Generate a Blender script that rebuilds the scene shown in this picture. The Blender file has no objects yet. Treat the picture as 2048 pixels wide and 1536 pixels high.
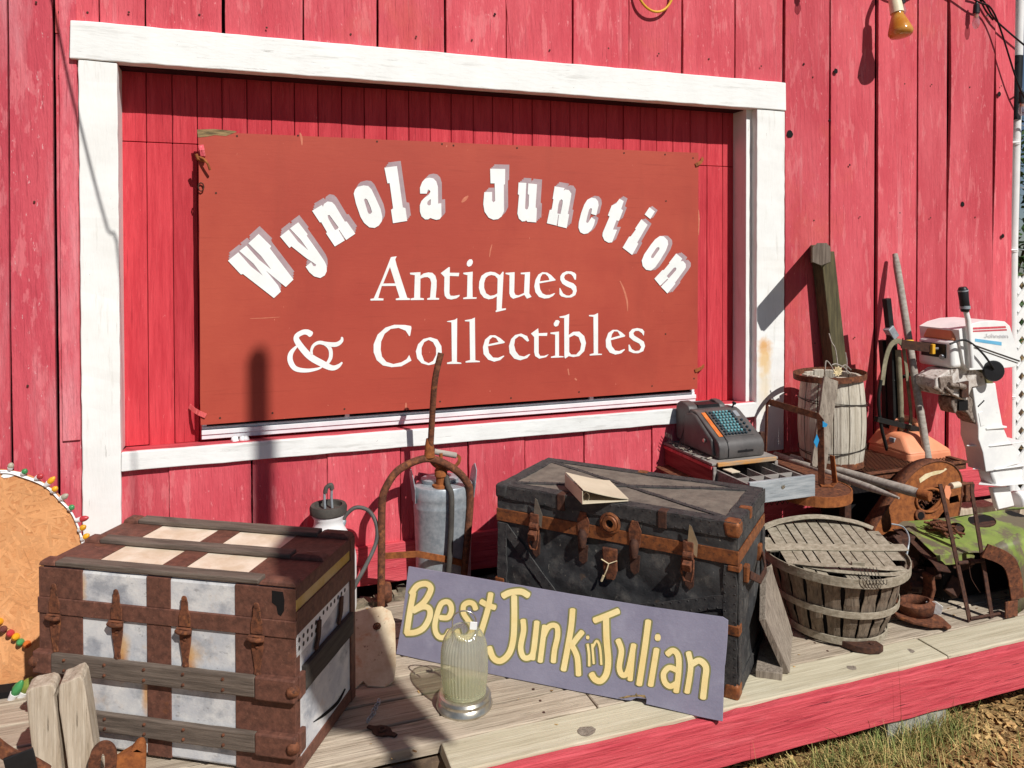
import bpy, bmesh, math, random
from mathutils import Vector, Matrix, noise
from mathutils.geometry import tessellate_polygon
random.seed(7)
SC = bpy.context.scene
COL = SC.collection
# ------------------------------------------------------------------ camera
F_PX, YAW, VH, ROLL, PITCH = 1540.0, 0.34, 528.75, -0.002, 0.014
CAM = Vector((0.0, -3.45, 1.52))
cd = bpy.data.cameras.new('camera')
cam = bpy.data.objects.new('camera', cd); COL.objects.link(cam)
_sy, _cy, _sp, _cp = math.sin(YAW), math.cos(YAW), math.sin(PITCH), math.cos(PITCH)
FWD = Vector((_sy*_cp, _cy*_cp, -_sp)); UPV = Vector((_sy*_sp, _cy*_sp, _cp)); RGT = Vector((_cy, -_sy, 0))
_R = (RGT*math.cos(ROLL) + UPV*math.sin(ROLL)); _U = (UPV*math.cos(ROLL) - RGT*math.sin(ROLL))
cam.matrix_world = Matrix.Translation(CAM) @ Matrix((_R, _U, -FWD)).transposed().to_4x4()
cd.sensor_width = 36.0; cd.lens = F_PX*36.0/2048.0
cd.shift_y = -(768.0-VH)/2048.0
cd.clip_start = 0.05; cd.clip_end = 500
SC.camera = cam
# ------------------------------------------------------------------ light
SUN = Vector((-0.33, 1.0, -1.05)).normalized()          # the way the sunlight travels
sd = bpy.data.lights.new('sun', 'SUN'); sd.energy = 4.9; sd.angle = math.radians(0.53); sd.color = (1.0, 0.975, 0.935)
so = bpy.data.objects.new('sun', sd); COL.objects.link(so)
so.rotation_euler = SUN.to_track_quat('-Z', 'Y').to_euler(); so.location = (3, -8, 9)
wd = bpy.data.worlds.new('World'); SC.world = wd; wd.use_nodes = True
_nt = wd.node_tree; _bg = _nt.nodes['Background']
_sky = _nt.nodes.new('ShaderNodeTexSky'); _sky.sky_type = 'NISHITA'; _sky.sun_disc = False
_sky.sun_elevation = math.asin(-SUN.z); _sky.sun_rotation = math.atan2(-SUN.x, -SUN.y)
_sky.air_density = 0.65; _sky.dust_density = 0.3
_nt.links.new(_sky.outputs[0], _bg.inputs[0]); _bg.inputs[1].default_value = 0.05
SC.view_settings.view_transform = 'Standard'; SC.view_settings.look = 'None'
SC.view_settings.exposure = 0.0; SC.view_settings.gamma = 1.0

# ------------------------------------------------------------------ helpers
def ray(u, v):
    a = (u-1024)/F_PX; b = (VH-v)/F_PX
    return (FWD + _R*a + _U*b)
def W(u, v, y=0.0):
    r = ray(u, v); return CAM + r*((y-CAM.y)/r.y)
def G(u, v, z=0.0):
    r = ray(u, v); return CAM + r*((z-CAM.z)/r.z)
class PL:
    """a plane in the world: origin, two unit directions and their normal"""
    def __init__(s, o, ex, ez):
        s.o = Vector(o); s.ex = Vector(ex).normalized(); ez = Vector(ez)
        s.ez = (ez - s.ex*ez.dot(s.ex)).normalized(); s.n = s.ex.cross(s.ez)
    def pix(s, u, v):
        r = ray(u, v); t = (s.o-CAM).dot(s.n)/r.dot(s.n); p = CAM + r*t - s.o
        return (p.dot(s.ex), p.dot(s.ez))
    def at(s, x, z, h=0.0):
        return s.o + s.ex*x + s.ez*z + s.n*h
def wallplane(y): return PL((0, y, 0), (1, 0, 0), (0, 0, 1))
def catmull(pts, n=6, closed=False):
    P = [Vector(p) for p in pts]; m = len(P); out = []
    rng = range(m) if closed else range(m-1)
    for i in rng:
        if closed: a, b, c, d = P[(i-1) % m], P[i], P[(i+1) % m], P[(i+2) % m]
        else: a, b, c, d = P[max(i-1, 0)], P[i], P[i+1], P[min(i+2, m-1)]
        for k in range(n):
            t = k/n
            out.append(0.5*((2*b) + (c-a)*t + (2*a-5*b+4*c-d)*t*t + (3*b-a-3*c+d)*t*t*t))
    if not closed: out.append(P[-1])
    return out
INV = {}
class MB:
    def __init__(s): s.v = []; s.f = []
    def add(s, vs, fs):
        o = len(s.v); s.v += [Vector(p) for p in vs]; s.f += [tuple(i+o for i in f) for f in fs]; return s
    def hexa(s, p):
        return s.add(p, [(3, 2, 1, 0), (4, 5, 6, 7), (0, 1, 5, 4), (1, 2, 6, 5), (2, 3, 7, 6), (3, 0, 4, 7)])
    def bx(s, x0, x1, y0, y1, z0, z1):
        return s.hexa([(x0, y0, z0), (x1, y0, z0), (x1, y1, z0), (x0, y1, z0), (x0, y0, z1), (x1, y0, z1), (x1, y1, z1), (x0, y1, z1)])
    def box(s, c, size, R=None):
        c = Vector(c); h = Vector(size)/2; R = R or Matrix.Identity(3)
        return s.hexa([c + R @ Vector((x*h.x, y*h.y, z*h.z)) for z in (-1, 1) for x, y in ((-1, -1), (1, -1), (1, 1), (-1, 1))])
    def sweep(s, pts, sec, up=(0, 0, 1), closed=False, cap=True, scale=None):
        P = [Vector(p) for p in pts]; n = len(P); m = len(sec); base = len(s.v); up = Vector(up); prev = None
        for i in range(n):
            if closed: t = P[(i+1) % n]-P[i-1]
            else: t = P[min(i+1, n-1)]-P[max(i-1, 0)]
            t.normalize()
            if prev is None:
                x = t.cross(up)
                if x.length < 1e-4: x = t.cross(Vector((1, 0.3, 0)))
            else: x = prev - t*prev.dot(t)
            x.normalize(); prev = x; y = x.cross(t); k = scale[i] if scale else 1.0
            for a, b in sec: s.v.append(P[i]+x*a*k+y*b*k)
        for i in range(n if closed else n-1):
            j = (i+1) % n
            for q in range(m):
                r = (q+1) % m
                s.f.append((base+i*m+q, base+i*m+r, base+j*m+r, base+j*m+q))
        if cap and not closed:
            s.f.append(tuple(base+q for q in range(m-1, -1, -1))); s.f.append(tuple(base+(n-1)*m+q for q in range(m)))
        return s
    def tube(s, pts, r, n=8, closed=False, scale=None):
        return s.sweep(pts, [(r*math.cos(2*math.pi*k/n), r*math.sin(2*math.pi*k/n)) for k in range(n)], closed=closed, scale=scale)
    def bar(s, pts, w, t, up=(0, 0, 1), closed=False):
        return s.sweep(pts, [(-w/2, -t/2), (w/2, -t/2), (w/2, t/2), (-w/2, t/2)], up=up, closed=closed)
    def lathe(s, prof, n=32, c=(0, 0, 0), R=None, rib=0.0, ribs=0, squash=(1, 1)):
        c = Vector(c); R = R or Matrix.Identity(3); base = len(s.v); m = len(prof)
        for r, z in prof:
            for k in range(n):
                a = 2*math.pi*k/n; rr = r*(1+rib*math.cos(ribs*a)) if ribs else r
                s.v.append(c + R @ Vector((rr*math.cos(a)*squash[0], rr*math.sin(a)*squash[1], z)))
        for i in range(m-1):
            for k in range(n):
                q = (k+1) % n; s.f.append((base+i*n+k, base+i*n+q, base+(i+1)*n+q, base+(i+1)*n+k))
        if prof[0][0] > 1e-5: s.f.append(tuple(base+k for k in range(n-1, -1, -1)))
        if prof[-1][0] > 1e-5: s.f.append(tuple(base+(m-1)*n+k for k in range(n)))
        return s
    def prism(s, pl, loops, h0, h1):
        if not isinstance(loops[0][0], (tuple, list, Vector)): loops = [loops]
        flat = [p for lp in loops for p in lp]
        tri = tessellate_polygon([[Vector((p[0], p[1], 0)) for p in lp] for lp in loops])
        n = len(flat); base = len(s.v)
        s.v += [pl.at(p[0], p[1], h1) for p in flat] + [pl.at(p[0], p[1], h0) for p in flat]
        for t in tri:
            s.f.append(tuple(base+i for i in t)); s.f.append(tuple(base+n+i for i in reversed(t)))
        o = 0
        for lp in loops:
            k = len(lp)
            for i in range(k):
                j = (i+1) % k; s.f.append((base+o+i, base+o+j, base+n+o+j, base+n+o+i))
            o += k
        return s
    def pixprism(s, pl, loops, h0, h1):
        if not isinstance(loops[0][0], (tuple, list)): loops = [loops]
        return s.prism(pl, [[pl.pix(*p) for p in lp] for lp in loops], h0, h1)
    def plank(s, a, b, w, t, nrm, n=14, jit=0.0015, seed=None):
        """a weathered board from a to b (its middle line), width w, thickness t along nrm"""
        rr = random.Random(seed if seed is not None else random.random())
        a = Vector(a); b = Vector(b); nrm = Vector(nrm).normalized(); d = (b-a).normalized(); x = d.cross(nrm); base = len(s.v)
        for i in range(n+1):
            p = a.lerp(b, i/n)
            for sx, sz in ((-1, -1), (1, -1), (1, 1), (-1, 1)):
                e = rr.uniform(-jit, jit)*2 if i in (0, n) else 0
                s.v.append(p + x*(sx*w/2+rr.uniform(-jit, jit)) + nrm*(sz*t/2+rr.uniform(-jit, jit)*0.5) + d*e)
        for i in range(n):
            for q in range(4):
                r = (q+1) % 4; s.f.append((base+i*4+q, base+i*4+r, base+i*4+4+r, base+i*4+4+q))
        s.f.append((base+3, base+2, base+1, base)); s.f.append(tuple(base+n*4+q for q in range(4)))
        return s
    def jit(s, a, seed=1):
        rr = random.Random(seed)
        for v in s.v: v += Vector((rr.uniform(-a, a), rr.uniform(-a, a), rr.uniform(-a, a)))
        return s
    def build(s, name, mat, parent=None, bevel=0.0, seg=2, smooth=0, origin=None, world=True, solid=0.0, fix=True):
        me = bpy.data.meshes.new(name)
        if parent is not None:
            inv = INV[parent.name]
            vs = [inv @ v for v in s.v] if world else s.v
        else:
            o = Vector(origin) if origin is not None else Vector((0, 0, 0)); inv = Matrix.Translation(-o)
            vs = [v-o for v in s.v]
        me.from_pydata([tuple(v) for v in vs], [], s.f); me.update()
        if fix:
            bm = bmesh.new(); bm.from_mesh(me); bmesh.ops.recalc_face_normals(bm, faces=bm.faces); bm.to_mesh(me); bm.free()
        ob = bpy.data.objects.new(name, me); COL.objects.link(ob)
        me.materials.append(mat)
        if smooth:
            for p in me.polygons: p.use_smooth = True
            me.set_sharp_from_angle(angle=math.radians(smooth))
        if parent is not None: ob.parent = parent
        else: ob.location = o
        INV[ob.name] = inv
        if solid: m = ob.modifiers.new('thickness', 'SOLIDIFY'); m.thickness = solid; m.offset = 0
        if bevel: m = ob.modifiers.new('bevel', 'BEVEL'); m.width = bevel; m.segments = seg; m.limit_method = 'ANGLE'; m.angle_limit = math.radians(35)
        return ob
def tag(o, label=None, cat=None, group=None, kind=None):
    if label: o['label'] = label
    if cat: o['category'] = cat
    if group: o['group'] = group
    if kind: o['kind'] = kind
    return o
def thing(name, loc, rz, label, cat, group=None, R=None):
    o = bpy.data.objects.new(name, None); COL.objects.link(o); o.empty_display_size = 0.1
    M4 = Matrix.Translation(Vector(loc)) @ (R.to_4x4() if R else Matrix.Rotation(rz, 4, 'Z'))
    o.matrix_world = M4; INV[o.name] = M4.inverted()
    return tag(o, label, cat, group)
def rot(x=0, y=0, z=0):
    return (Matrix.Rotation(z, 3, 'Z') @ Matrix.Rotation(y, 3, 'Y') @ Matrix.Rotation(x, 3, 'X'))

# ------------------------------------------------------------------ materials
def lin(c):
    return tuple(((x/255)/12.92 if x/255 <= 0.04045 else ((x/255+0.055)/1.055)**2.4) for x in c)+(1.0,)
ISL = {'weathered_red_paint': .13, 'chalky_red_paint': .12, 'bright_red_panel_paint': .1, 'weathered_deck_board': .2, 'pale_deck_board': .06, 'keg_stave_wood': .15, 'basket_stave_wood': .25, 'basket_hoop_wood': .15, 'dry_bark_chip': .45, 'dry_green_grass': .4, 'straw_grass': .35, 'dark_green_leaf': .5, 'rubble_stone': .4, 'strand_flake': .12, 'curling_paper_scrap': .3, 'brown_rust': .12, 'trunk_slat_wood': .12}
FS = {'brown_rust': 3.5, 'orange_rust': 3.5, 'dark_rust': 3.5, 'brown_embossed_tin': 3.0, 'dirty_white_canvas': 2.2, 'aged_cream_canvas': 2.2, 'worn_black_oilcloth': 2.6, 'black_fibre_trim': 3, 'dusty_grey_canvas': 3, 'rusty_copper_band': 4,
      'galvanised_steel': 2.5, 'grey_crackle_enamel': 2.5, 'weathered_zinc_drawer': 2, 'trunk_slat_wood': 2, 'dark_side_slat_wood': 2, 'keg_stave_wood': 1.8, 'basket_stave_wood': 2.2, 'basket_hoop_wood': 2.5, 'scratched_cream_plate': 2, 'pale_split_wood': 1.8,
      'grey_weathered_wood': 1.8, 'silver_handle_wood': 2, 'faded_red_wood_box': 2, 'grey_box_wood': 2, 'worn_orange_oak': 2.5, 'white_outboard_enamel': 2, 'grimy_cast_bracket': 3, 'rusted_green_enamel': 1.6, 'weathered_deck_board': 1.7, 'pale_deck_board': 1.7,
      'red_fascia_paint': 1.5, 'weathered_red_paint': 1.6, 'chalky_red_paint': 1.6, 'bright_red_panel_paint': 1.6, 'peeling_white_paint': 1.6, 'post_white_paint': 1.6, 'lavender_grey_sign_paint': 1.4, 'shaded_olive_timber': 2}
def mat(name, c1, c2, scale=6.0, stretch=(1, 1, 1), rough=0.75, metal=0.0, bump=0.25, bscale=90.0, bstretch=None, layers=(), spec=0.35, lo=0.38, hi=0.62, detail=8.0, bdist=0.004, trans=0.0):
    """layers: (colour, scale, stretch, lo, hi, amount[, seed])"""
    fs = FS.get(name, 1.0); scale *= fs
    m = bpy.data.materials.new(name); m.use_nodes = True; nt = m.node_tree; N = nt.nodes; L = nt.links
    bs = N['Principled BSDF']; bs.inputs['Roughness'].default_value = rough; bs.inputs['Metallic'].default_value = metal
    bs.inputs['Specular IOR Level'].default_value = spec
    tc = N.new('ShaderNodeTexCoord')
    def nz(sc, st, det=detail, rg=0.66, off=0.0):
        mp = N.new('ShaderNodeMapping'); mp.inputs['Scale'].default_value = st; mp.inputs['Location'].default_value = (off*3.1, off*1.7, off*2.3)
        L.new(tc.outputs['Object'], mp.inputs[0])
        n = N.new('ShaderNodeTexNoise'); n.inputs['Scale'].default_value = sc; n.inputs['Detail'].default_value = det; n.inputs['Roughness'].default_value = rg
        L.new(mp.outputs[0], n.inputs['Vector']); return n
    def fac(n, a, b, amt=1.0):
        r = N.new('ShaderNodeMapRange'); r.inputs['From Min'].default_value = a; r.inputs['From Max'].default_value = b; r.inputs['To Max'].default_value = amt
        L.new(n.outputs['Fac'], r.inputs['Value']); return r
    mx = N.new('ShaderNodeMix'); mx.data_type = 'RGBA'
    mx.inputs[6].default_value = lin(c1); mx.inputs[7].default_value = lin(c2)
    L.new(fac(nz(scale, stretch), lo, hi).outputs[0], mx.inputs[0]); cur = mx.outputs[2]
    for i, ly in enumerate(layers):
        col, sc, st, a, b, amt = ly[:6]; sc *= fs
        m2 = N.new('ShaderNodeMix'); m2.data_type = 'RGBA'; L.new(cur, m2.inputs[6]); m2.inputs[7].default_value = lin(col)
        L.new(fac(nz(sc, st, off=(ly[6] if len(ly) > 6 else i+1.3)), a, b, amt).outputs[0], m2.inputs[0]); cur = m2.outputs[2]
    if name in ISL:
        ge = N.new('ShaderNodeNewGeometry'); hv = N.new('ShaderNodeHueSaturation'); L.new(cur, hv.inputs['Color'])
        r = N.new('ShaderNodeMapRange'); r.inputs['To Min'].default_value = 1-ISL[name]; r.inputs['To Max'].default_value = 1+ISL[name]*.7; L.new(ge.outputs['Random Per Island'], r.inputs['Value']); L.new(r.outputs[0], hv.inputs['Value']); cur = hv.outputs[0]
    L.new(cur, bs.inputs['Base Color'])
    if bump:
        b = N.new('ShaderNodeBump'); b.inputs['Strength'].default_value = bump; b.inputs['Distance'].default_value = bdist
        L.new(nz(bscale, bstretch or stretch, det=5).outputs['Fac'], b.inputs['Height']); L.new(b.outputs[0], bs.inputs['Normal'])
    if trans: bs.inputs['Transmission Weight'].default_value = trans
    return m
VG = (9, 9, 0.7)      # vertical grain
XG = (0.7, 9, 9)      # grain along x
M = {}
M['siding'] = mat('weathered_red_paint', (218, 95, 104), (204, 76, 87), 2.2, (1.3, 1.3, 0.45), rough=0.8, bump=1.0, bscale=9, bstretch=(5, 5, 0.55), bdist=0.012,
    layers=[((190, 62, 74), 1.1, (2.4, 2.4, 0.35), 0.50, 0.62, 0.55), ((232, 136, 138), 5, (2.4, 2.4, 0.5), 0.56, 0.60, 0.38), ((228, 160, 162), 2.2, (4, 4, 0.25), 0.60, 0.74, 0.5), ((128, 28, 44), 9, (9, 9, 0.3), 0.62, 0.68, 0.6),
            ((236, 150, 152), 20, (2, 2, 0.8), 0.645, 0.665, 0.6), ((80, 20, 30), 38, (1.2, 1.2, 0.8), 0.715, 0.735, 0.85), ((216, 104, 84), 0.8, (1, 1, 1), 0.55, 0.7, 0.5)])
M['siding_dull'] = mat('chalky_red_paint', (210, 88, 99), (196, 72, 86), 2.0, (1.5, 1.5, 0.4), rough=0.85, bump=1.0, bscale=9, bstretch=(5, 5, 0.55), bdist=0.012,
    layers=[((222, 152, 158), 1.3, (3, 3, 0.5), 0.46, 0.66, 0.65), ((226, 128, 134), 6, (1.8, 1.8, 0.6), 0.55, 0.59, 0.5), ((140, 34, 52), 9, (9, 9, 0.3), 0.60, 0.68, 0.6), ((228, 180, 180), 20, (2, 2, 0.7), 0.65, 0.67, 0.6), ((90, 26, 36), 38, (1.2, 1.2, 0.8), 0.715, 0.735, 0.85)])
M['panel'] = mat('bright_red_panel_paint', (206, 66, 74), (188, 50, 60), 4, (6, 6, 0.6), rough=0.75, bump=0.9, bscale=14, bstretch=(9, 9, 0.4), bdist=0.006,
    layers=[((142, 22, 36), 9, (8, 8, 0.25), 0.57, 0.66, 0.6), ((222, 96, 98), 5, (6, 6, 0.5), 0.6, 0.7, 0.45), ((228, 130, 128), 22, (1.5, 1.5, 0.8), 0.68, 0.7, 0.5), ((120, 60, 50), 2.2, (1, 1, 1), 0.68, 0.76, 0.35)])
M['fascia'] = mat('red_fascia_paint', (206, 84, 92), (192, 68, 78), 3, (0.6, 8, 8), rough=0.75, bump=0.8, bscale=9, bstretch=(0.6, 9, 9), bdist=0.008,
    layers=[((164, 40, 56), 5, (0.6, 9, 9), 0.54, 0.64, 0.6), ((96, 20, 34), 7, (0.3, 12, 12), 0.625, 0.65, 0.85), ((228, 140, 144), 14, (2, 8, 8), 0.66, 0.68, 0.4), ((220, 108, 114), 3, (0.7, 4, 4), 0.56, 0.66, 0.3)])
M['white'] = mat('peeling_white_paint', (238, 238, 234), (228, 228, 224), 3, (1, 1, 1), rough=0.6, bump=0.35, bscale=10, bstretch=(1.5, 6, 6), bdist=0.004,
    layers=[((196, 194, 188), 4, (0.6, 5, 7), 0.56, 0.66, 0.55), ((140, 136, 128), 7, (0.5, 9, 12), 0.665, 0.69, 0.75), ((110, 104, 92), 22, (1, 3, 4), 0.70, 0.72, 0.85)])
M['white_post'] = mat('post_white_paint', (238, 238, 234), (230, 229, 224), 3, (1, 1, 1), rough=0.6, bump=0.3, bscale=10, bstretch=(6, 6, 1.2), bdist=0.004,
    layers=[((206, 203, 194), 4, (6, 6, 0.6), 0.58, 0.68, 0.5), ((128, 122, 112), 9, (9, 9, 0.4), 0.68, 0.70, 0.75), ((110, 104, 92), 24, (3, 3, 1), 0.715, 0.735, 0.8)])
M['alu'] = mat('white_aluminium', (232, 234, 234), (215, 218, 220), 8, rough=0.4, bump=0.0, layers=[((150, 146, 138), 30, (0.5, 3, 3), 0.66, 0.74, 0.6)])
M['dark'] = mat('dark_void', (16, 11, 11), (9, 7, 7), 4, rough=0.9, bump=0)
M['maroon'] = mat('dark_maroon_gap', (64, 12, 22), (44, 8, 16), 6, rough=0.9, bump=0)
M['sign'] = mat('brick_red_sign_paint', (174, 72, 55), (164, 63, 49), 1.3, (0.6, 1, 1), rough=0.6, bump=0.25, bscale=16, bstretch=(1, 1, 6), bdist=0.002,
    layers=[((186, 84, 62), 0.9, (1, 1, 1), 0.5, 0.7, 0.6), ((150, 58, 44), 9, (0.35, 2, 9), 0.58, 0.68, 0.4), ((150, 60, 46), 1.6, (2.4, 1, 0.5), 0.54, 0.7, 0.35), ((222, 136, 112), 16, (3, 3, 1.2), 0.68, 0.70, 0.7), ((60, 30, 26), 30, (2, 1, 1), 0.73, 0.745, 0.8)])
M['letter'] = mat('white_letter_paint', (240, 241, 238), (230, 232, 228), 6, rough=0.55, bump=0.1, bscale=60, layers=[((205, 200, 195), 20, (1, 1, 1), 0.66, 0.75, 0.5)])
M['letter_grey'] = mat('mauve_grey_letter_paint', (176, 154, 156), (160, 138, 142), 12, rough=0.6, bump=0.1, bscale=60)
M['raw'] = mat('bare_weathered_plywood', (168, 140, 98), (92, 80, 56), 24, (0.6, 4, 6), rough=0.9, bump=0.8, bscale=60, bdist=0.004)
M['deckA'] = mat('weathered_deck_board', (188, 174, 154), (158, 143, 125), 3, (0.45, 9, 5), rough=0.9, bump=0.9, bscale=8, bstretch=(0.35, 12, 6), bdist=0.006,
    layers=[((112, 100, 82), 7, (0.5, 14, 6), 0.55, 0.63, 0.7), ((204, 192, 164), 4, (0.6, 8, 5), 0.6, 0.72, 0.6), ((56, 48, 40), 12, (0.3, 14, 6), 0.625, 0.655, 0.9)])
M['deckB'] = mat('pale_deck_board', (204, 195, 170), (184, 174, 148), 3, (0.4, 7, 5), rough=0.9, bump=0.6, bscale=8, bstretch=(0.3, 10, 6), bdist=0.005,
    layers=[((160, 146, 116), 6, (0.4, 12, 6), 0.6, 0.7, 0.6), ((216, 208, 186), 3, (0.6, 5, 5), 0.55, 0.7, 0.6), ((96, 84, 68), 14, (0.3, 14, 6), 0.645, 0.67, 0.85)])
M['grey_wood'] = mat('grey_weathered_wood', (150, 138, 124), (120, 108, 96), 4, (9, 9, 0.7), rough=0.9, bump=0.8, bscale=9, bstretch=(12, 12, 0.5), bdist=0.005,
    layers=[((70, 62, 52), 8, (12, 12, 0.4), 0.57, 0.65, 0.75), ((182, 174, 156), 5, (9, 9, 0.6), 0.62, 0.74, 0.6)])
M['pale_wood'] = mat('pale_split_wood', (198, 184, 164), (168, 151, 130), 4, (9, 9, 0.6), rough=0.9, bump=0.9, bscale=9, bstretch=(14, 14, 0.5), bdist=0.006,
    layers=[((130, 114, 88), 8, (12, 12, 0.4), 0.58, 0.7, 0.6), ((160, 112, 66), 3, (6, 6, 0.5), 0.66, 0.76, 0.4), ((78, 68, 54), 14, (12, 12, 0.4), 0.635, 0.665, 0.85)])
M['keg'] = mat('keg_stave_wood', (206, 198, 182), (178, 168, 150), 4, (9, 9, 0.6), rough=0.9, bump=0.9, bscale=9, bstretch=(14, 14, 0.5), bdist=0.005,
    layers=[((120, 108, 92), 8, (12, 12, 0.35), 0.56, 0.64, 0.7), ((72, 62, 52), 14, (12, 12, 0.3), 0.65, 0.68, 0.85), ((100, 70, 44), 2.5, (1, 1, 1), 0.66, 0.8, 0.4)])
M['basket'] = mat('basket_stave_wood', (128, 113, 96), (96, 84, 72), 4, (8, 8, 0.8), rough=0.9, bump=0.6, bscale=10, bstretch=(12, 12, 0.7), bdist=0.004,
    layers=[((60, 52, 42), 7, (9, 9, 0.5), 0.54, 0.64, 0.7), ((172, 160, 134), 5, (8, 8, 0.6), 0.62, 0.74, 0.6)])
M['basket_hoop'] = mat('basket_hoop_wood', (166, 156, 138), (132, 122, 104), 6, (3, 3, 5), rough=0.9, bump=0.5, bscale=20, bstretch=(2, 2, 12), bdist=0.003, layers=[((92, 82, 68), 12, (2, 2, 9), 0.6, 0.7, 0.6)])
M['slat'] = mat('trunk_slat_wood', (116, 103, 92), (88, 77, 68), 4, (0.8, 9, 9), rough=0.85, bump=0.6, bscale=9, bstretch=(0.5, 14, 14), bdist=0.004,
    layers=[((60, 52, 42), 8, (0.6, 12, 12), 0.58, 0.7, 0.7), ((150, 140, 122), 5, (0.8, 9, 9), 0.64, 0.74, 0.5)])
M['slat_side'] = mat('dark_side_slat_wood', (74, 68, 62), (54, 50, 46), 4, (9, 0.8, 9), rough=0.85, bump=0.5, bscale=12, bstretch=(12, 0.5, 12), bdist=0.003)
M['canvas'] = mat('dirty_white_canvas', (216, 214, 210), (186, 187, 190), 5, rough=0.8, bump=0.3, bscale=120, bdist=0.002,
    layers=[((128, 132, 140), 4, (1, 1, 1.2), 0.52, 0.68, 0.7), ((192, 152, 100), 2.6, (1, 1, 1), 0.58, 0.72, 0.5), ((108, 104, 102), 14, (1, 1, 2.5), 0.62, 0.68, 0.5), ((90, 90, 92), 30, (1, 1, 2), 0.7, 0.76, 0.6)])
M['canvas_top'] = mat('aged_cream_canvas', (226, 212, 192), (206, 186, 160), 5, rough=0.8, bump=0.25, bscale=100, bdist=0.002,
    layers=[((190, 150, 112), 4, (1, 1, 1), 0.58, 0.74, 0.5), ((150, 140, 130), 18, (1, 1, 1), 0.66, 0.75, 0.5)])
M['canvas_stain'] = mat('yellow_stained_canvas', (206, 184, 132), (196, 160, 70), 9, rough=0.85, bump=0.2, bscale=90, bdist=0.002)
M['tin'] = mat('brown_embossed_tin', (114, 74, 60), (86, 56, 46), 14, rough=0.62, bump=0.5, bscale=70, bdist=0.003,
    layers=[((70, 40, 32), 9, (1, 1, 1), 0.58, 0.72, 0.6), ((146, 102, 82), 26, (1, 1, 1), 0.6, 0.68, 0.5), ((146, 88, 46), 4, (1, 1, 1), 0.62, 0.76, 0.5)])
M['rust'] = mat('brown_rust', (120, 72, 48), (78, 46, 32), 16, rough=0.85, bump=0.5, bscale=110, bdist=0.003,
    layers=[((158, 98, 58), 8, (1, 1, 1), 0.56, 0.68, 0.7), ((48, 32, 26), 12, (1, 1, 1), 0.56, 0.68, 0.8)])
M['rust_orange'] = mat('orange_rust', (156, 92, 46), (118, 66, 34), 12, rough=0.85, bump=0.4, bscale=110, bdist=0.003,
    layers=[((200, 122, 62), 6, (1, 1, 1), 0.58, 0.72, 0.5), ((92, 50, 28), 10, (1, 1, 1), 0.62, 0.74, 0.6)])
M['rust_dark'] = mat('dark_rust', (82, 52, 38), (54, 34, 28), 16, rough=0.8, bump=0.5, bscale=110, bdist=0.003, layers=[((126, 76, 48), 14, (1, 1, 1), 0.62, 0.74, 0.5)])
M['rust_plate'] = mat('scratched_cream_plate', (204, 190, 162), (182, 162, 132), 6, rough=0.7, bump=0.4, bscale=60, bdist=0.003,
    layers=[((176, 116, 72), 7, (1, 1, 1), 0.56, 0.68, 0.7), ((92, 58, 42), 16, (1, 1, 1), 0.62, 0.66, 0.85), ((130, 84, 56), 40, (1, 1, 1), 0.66, 0.70, 0.8)])
M['black_canvas'] = mat('worn_black_oilcloth', (66, 66, 66), (46, 46, 47), 5, rough=0.62, bump=0.5, bscale=26, bdist=0.006,
    layers=[((112, 108, 102), 5, (1, 1, 1), 0.54, 0.68, 0.6), ((28, 28, 30), 3, (1, 1, 1), 0.55, 0.66, 0.7), ((164, 158, 144), 16, (1.5, 1.5, .7), 0.64, 0.69, 0.6), ((120, 92, 66), 6, (1, 1, 1), 0.66, 0.72, 0.4)])
M['black_trim'] = mat('black_fibre_trim', (70, 68, 66), (46, 45, 46), 12, rough=0.7, bump=0.5, bscale=60, bdist=0.003, layers=[((96, 90, 84), 20, (1, 1, 1), 0.62, 0.74, 0.6)])
M['dusty_top'] = mat('dusty_grey_canvas', (122, 113, 102), (98, 90, 82), 6, rough=0.95, bump=0.5, bscale=70, bdist=0.004,
    layers=[((104, 95, 85), 4, (1, 1, 1), 0.58, 0.74, 0.6), ((74, 66, 58), 40, (1, 1, 1), 0.66, 0.72, 0.7)])
M['copper'] = mat('rusty_copper_band', (146, 88, 50), (104, 62, 40), 10, rough=0.55, bump=0.3, bscale=60, bdist=0.003, metal=0.2, layers=[((66, 48, 40), 14, (1, 1, 1), 0.54, 0.66, 0.85), ((186, 116, 64), 9, (1, 1, 1), 0.6, 0.7, 0.6)])
M['galv'] = mat('galvanised_steel', (176, 182, 186), (148, 156, 162), 16, rough=0.45, metal=0.4, bump=0.12, bscale=30, layers=[((120, 130, 140), 9, (1, 1, 0.5), 0.6, 0.74, 0.5), ((196, 204, 208), 34, (1, 1, 1), 0.62, 0.7, 0.5)])
M['zinc'] = mat('weathered_zinc_drawer', (176, 180, 182), (140, 146, 150), 6, (0.6, 5, 5), rough=0.6, metal=0.2, bump=0.3, bscale=20, bstretch=(0.6, 8, 8), layers=[((100, 100, 100), 8, (0.7, 8, 8), 0.6, 0.72, 0.6)])
M['register'] = mat('grey_crackle_enamel', (92, 88, 86), (74, 71, 70), 4, rough=0.42, bump=0.25, bscale=180, bdist=0.002, layers=[((132, 122, 112), 3, (1, 1, 1), 0.6, 0.76, 0.5), ((70, 66, 64), 9, (1, 1, 1), 0.62, 0.72, 0.5)])
M['black'] = mat('black_plastic', (36, 36, 38), (26, 26, 28), 10, rough=0.45, bump=0.1, bscale=80)
M['key_teal'] = mat('teal_key', (98, 152, 158), (74, 122, 132), 20, rough=0.35, bump=0)
M['key_dark'] = mat('dark_teal_key', (60, 84, 92), (40, 56, 64), 20, rough=0.35, bump=0)
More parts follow.
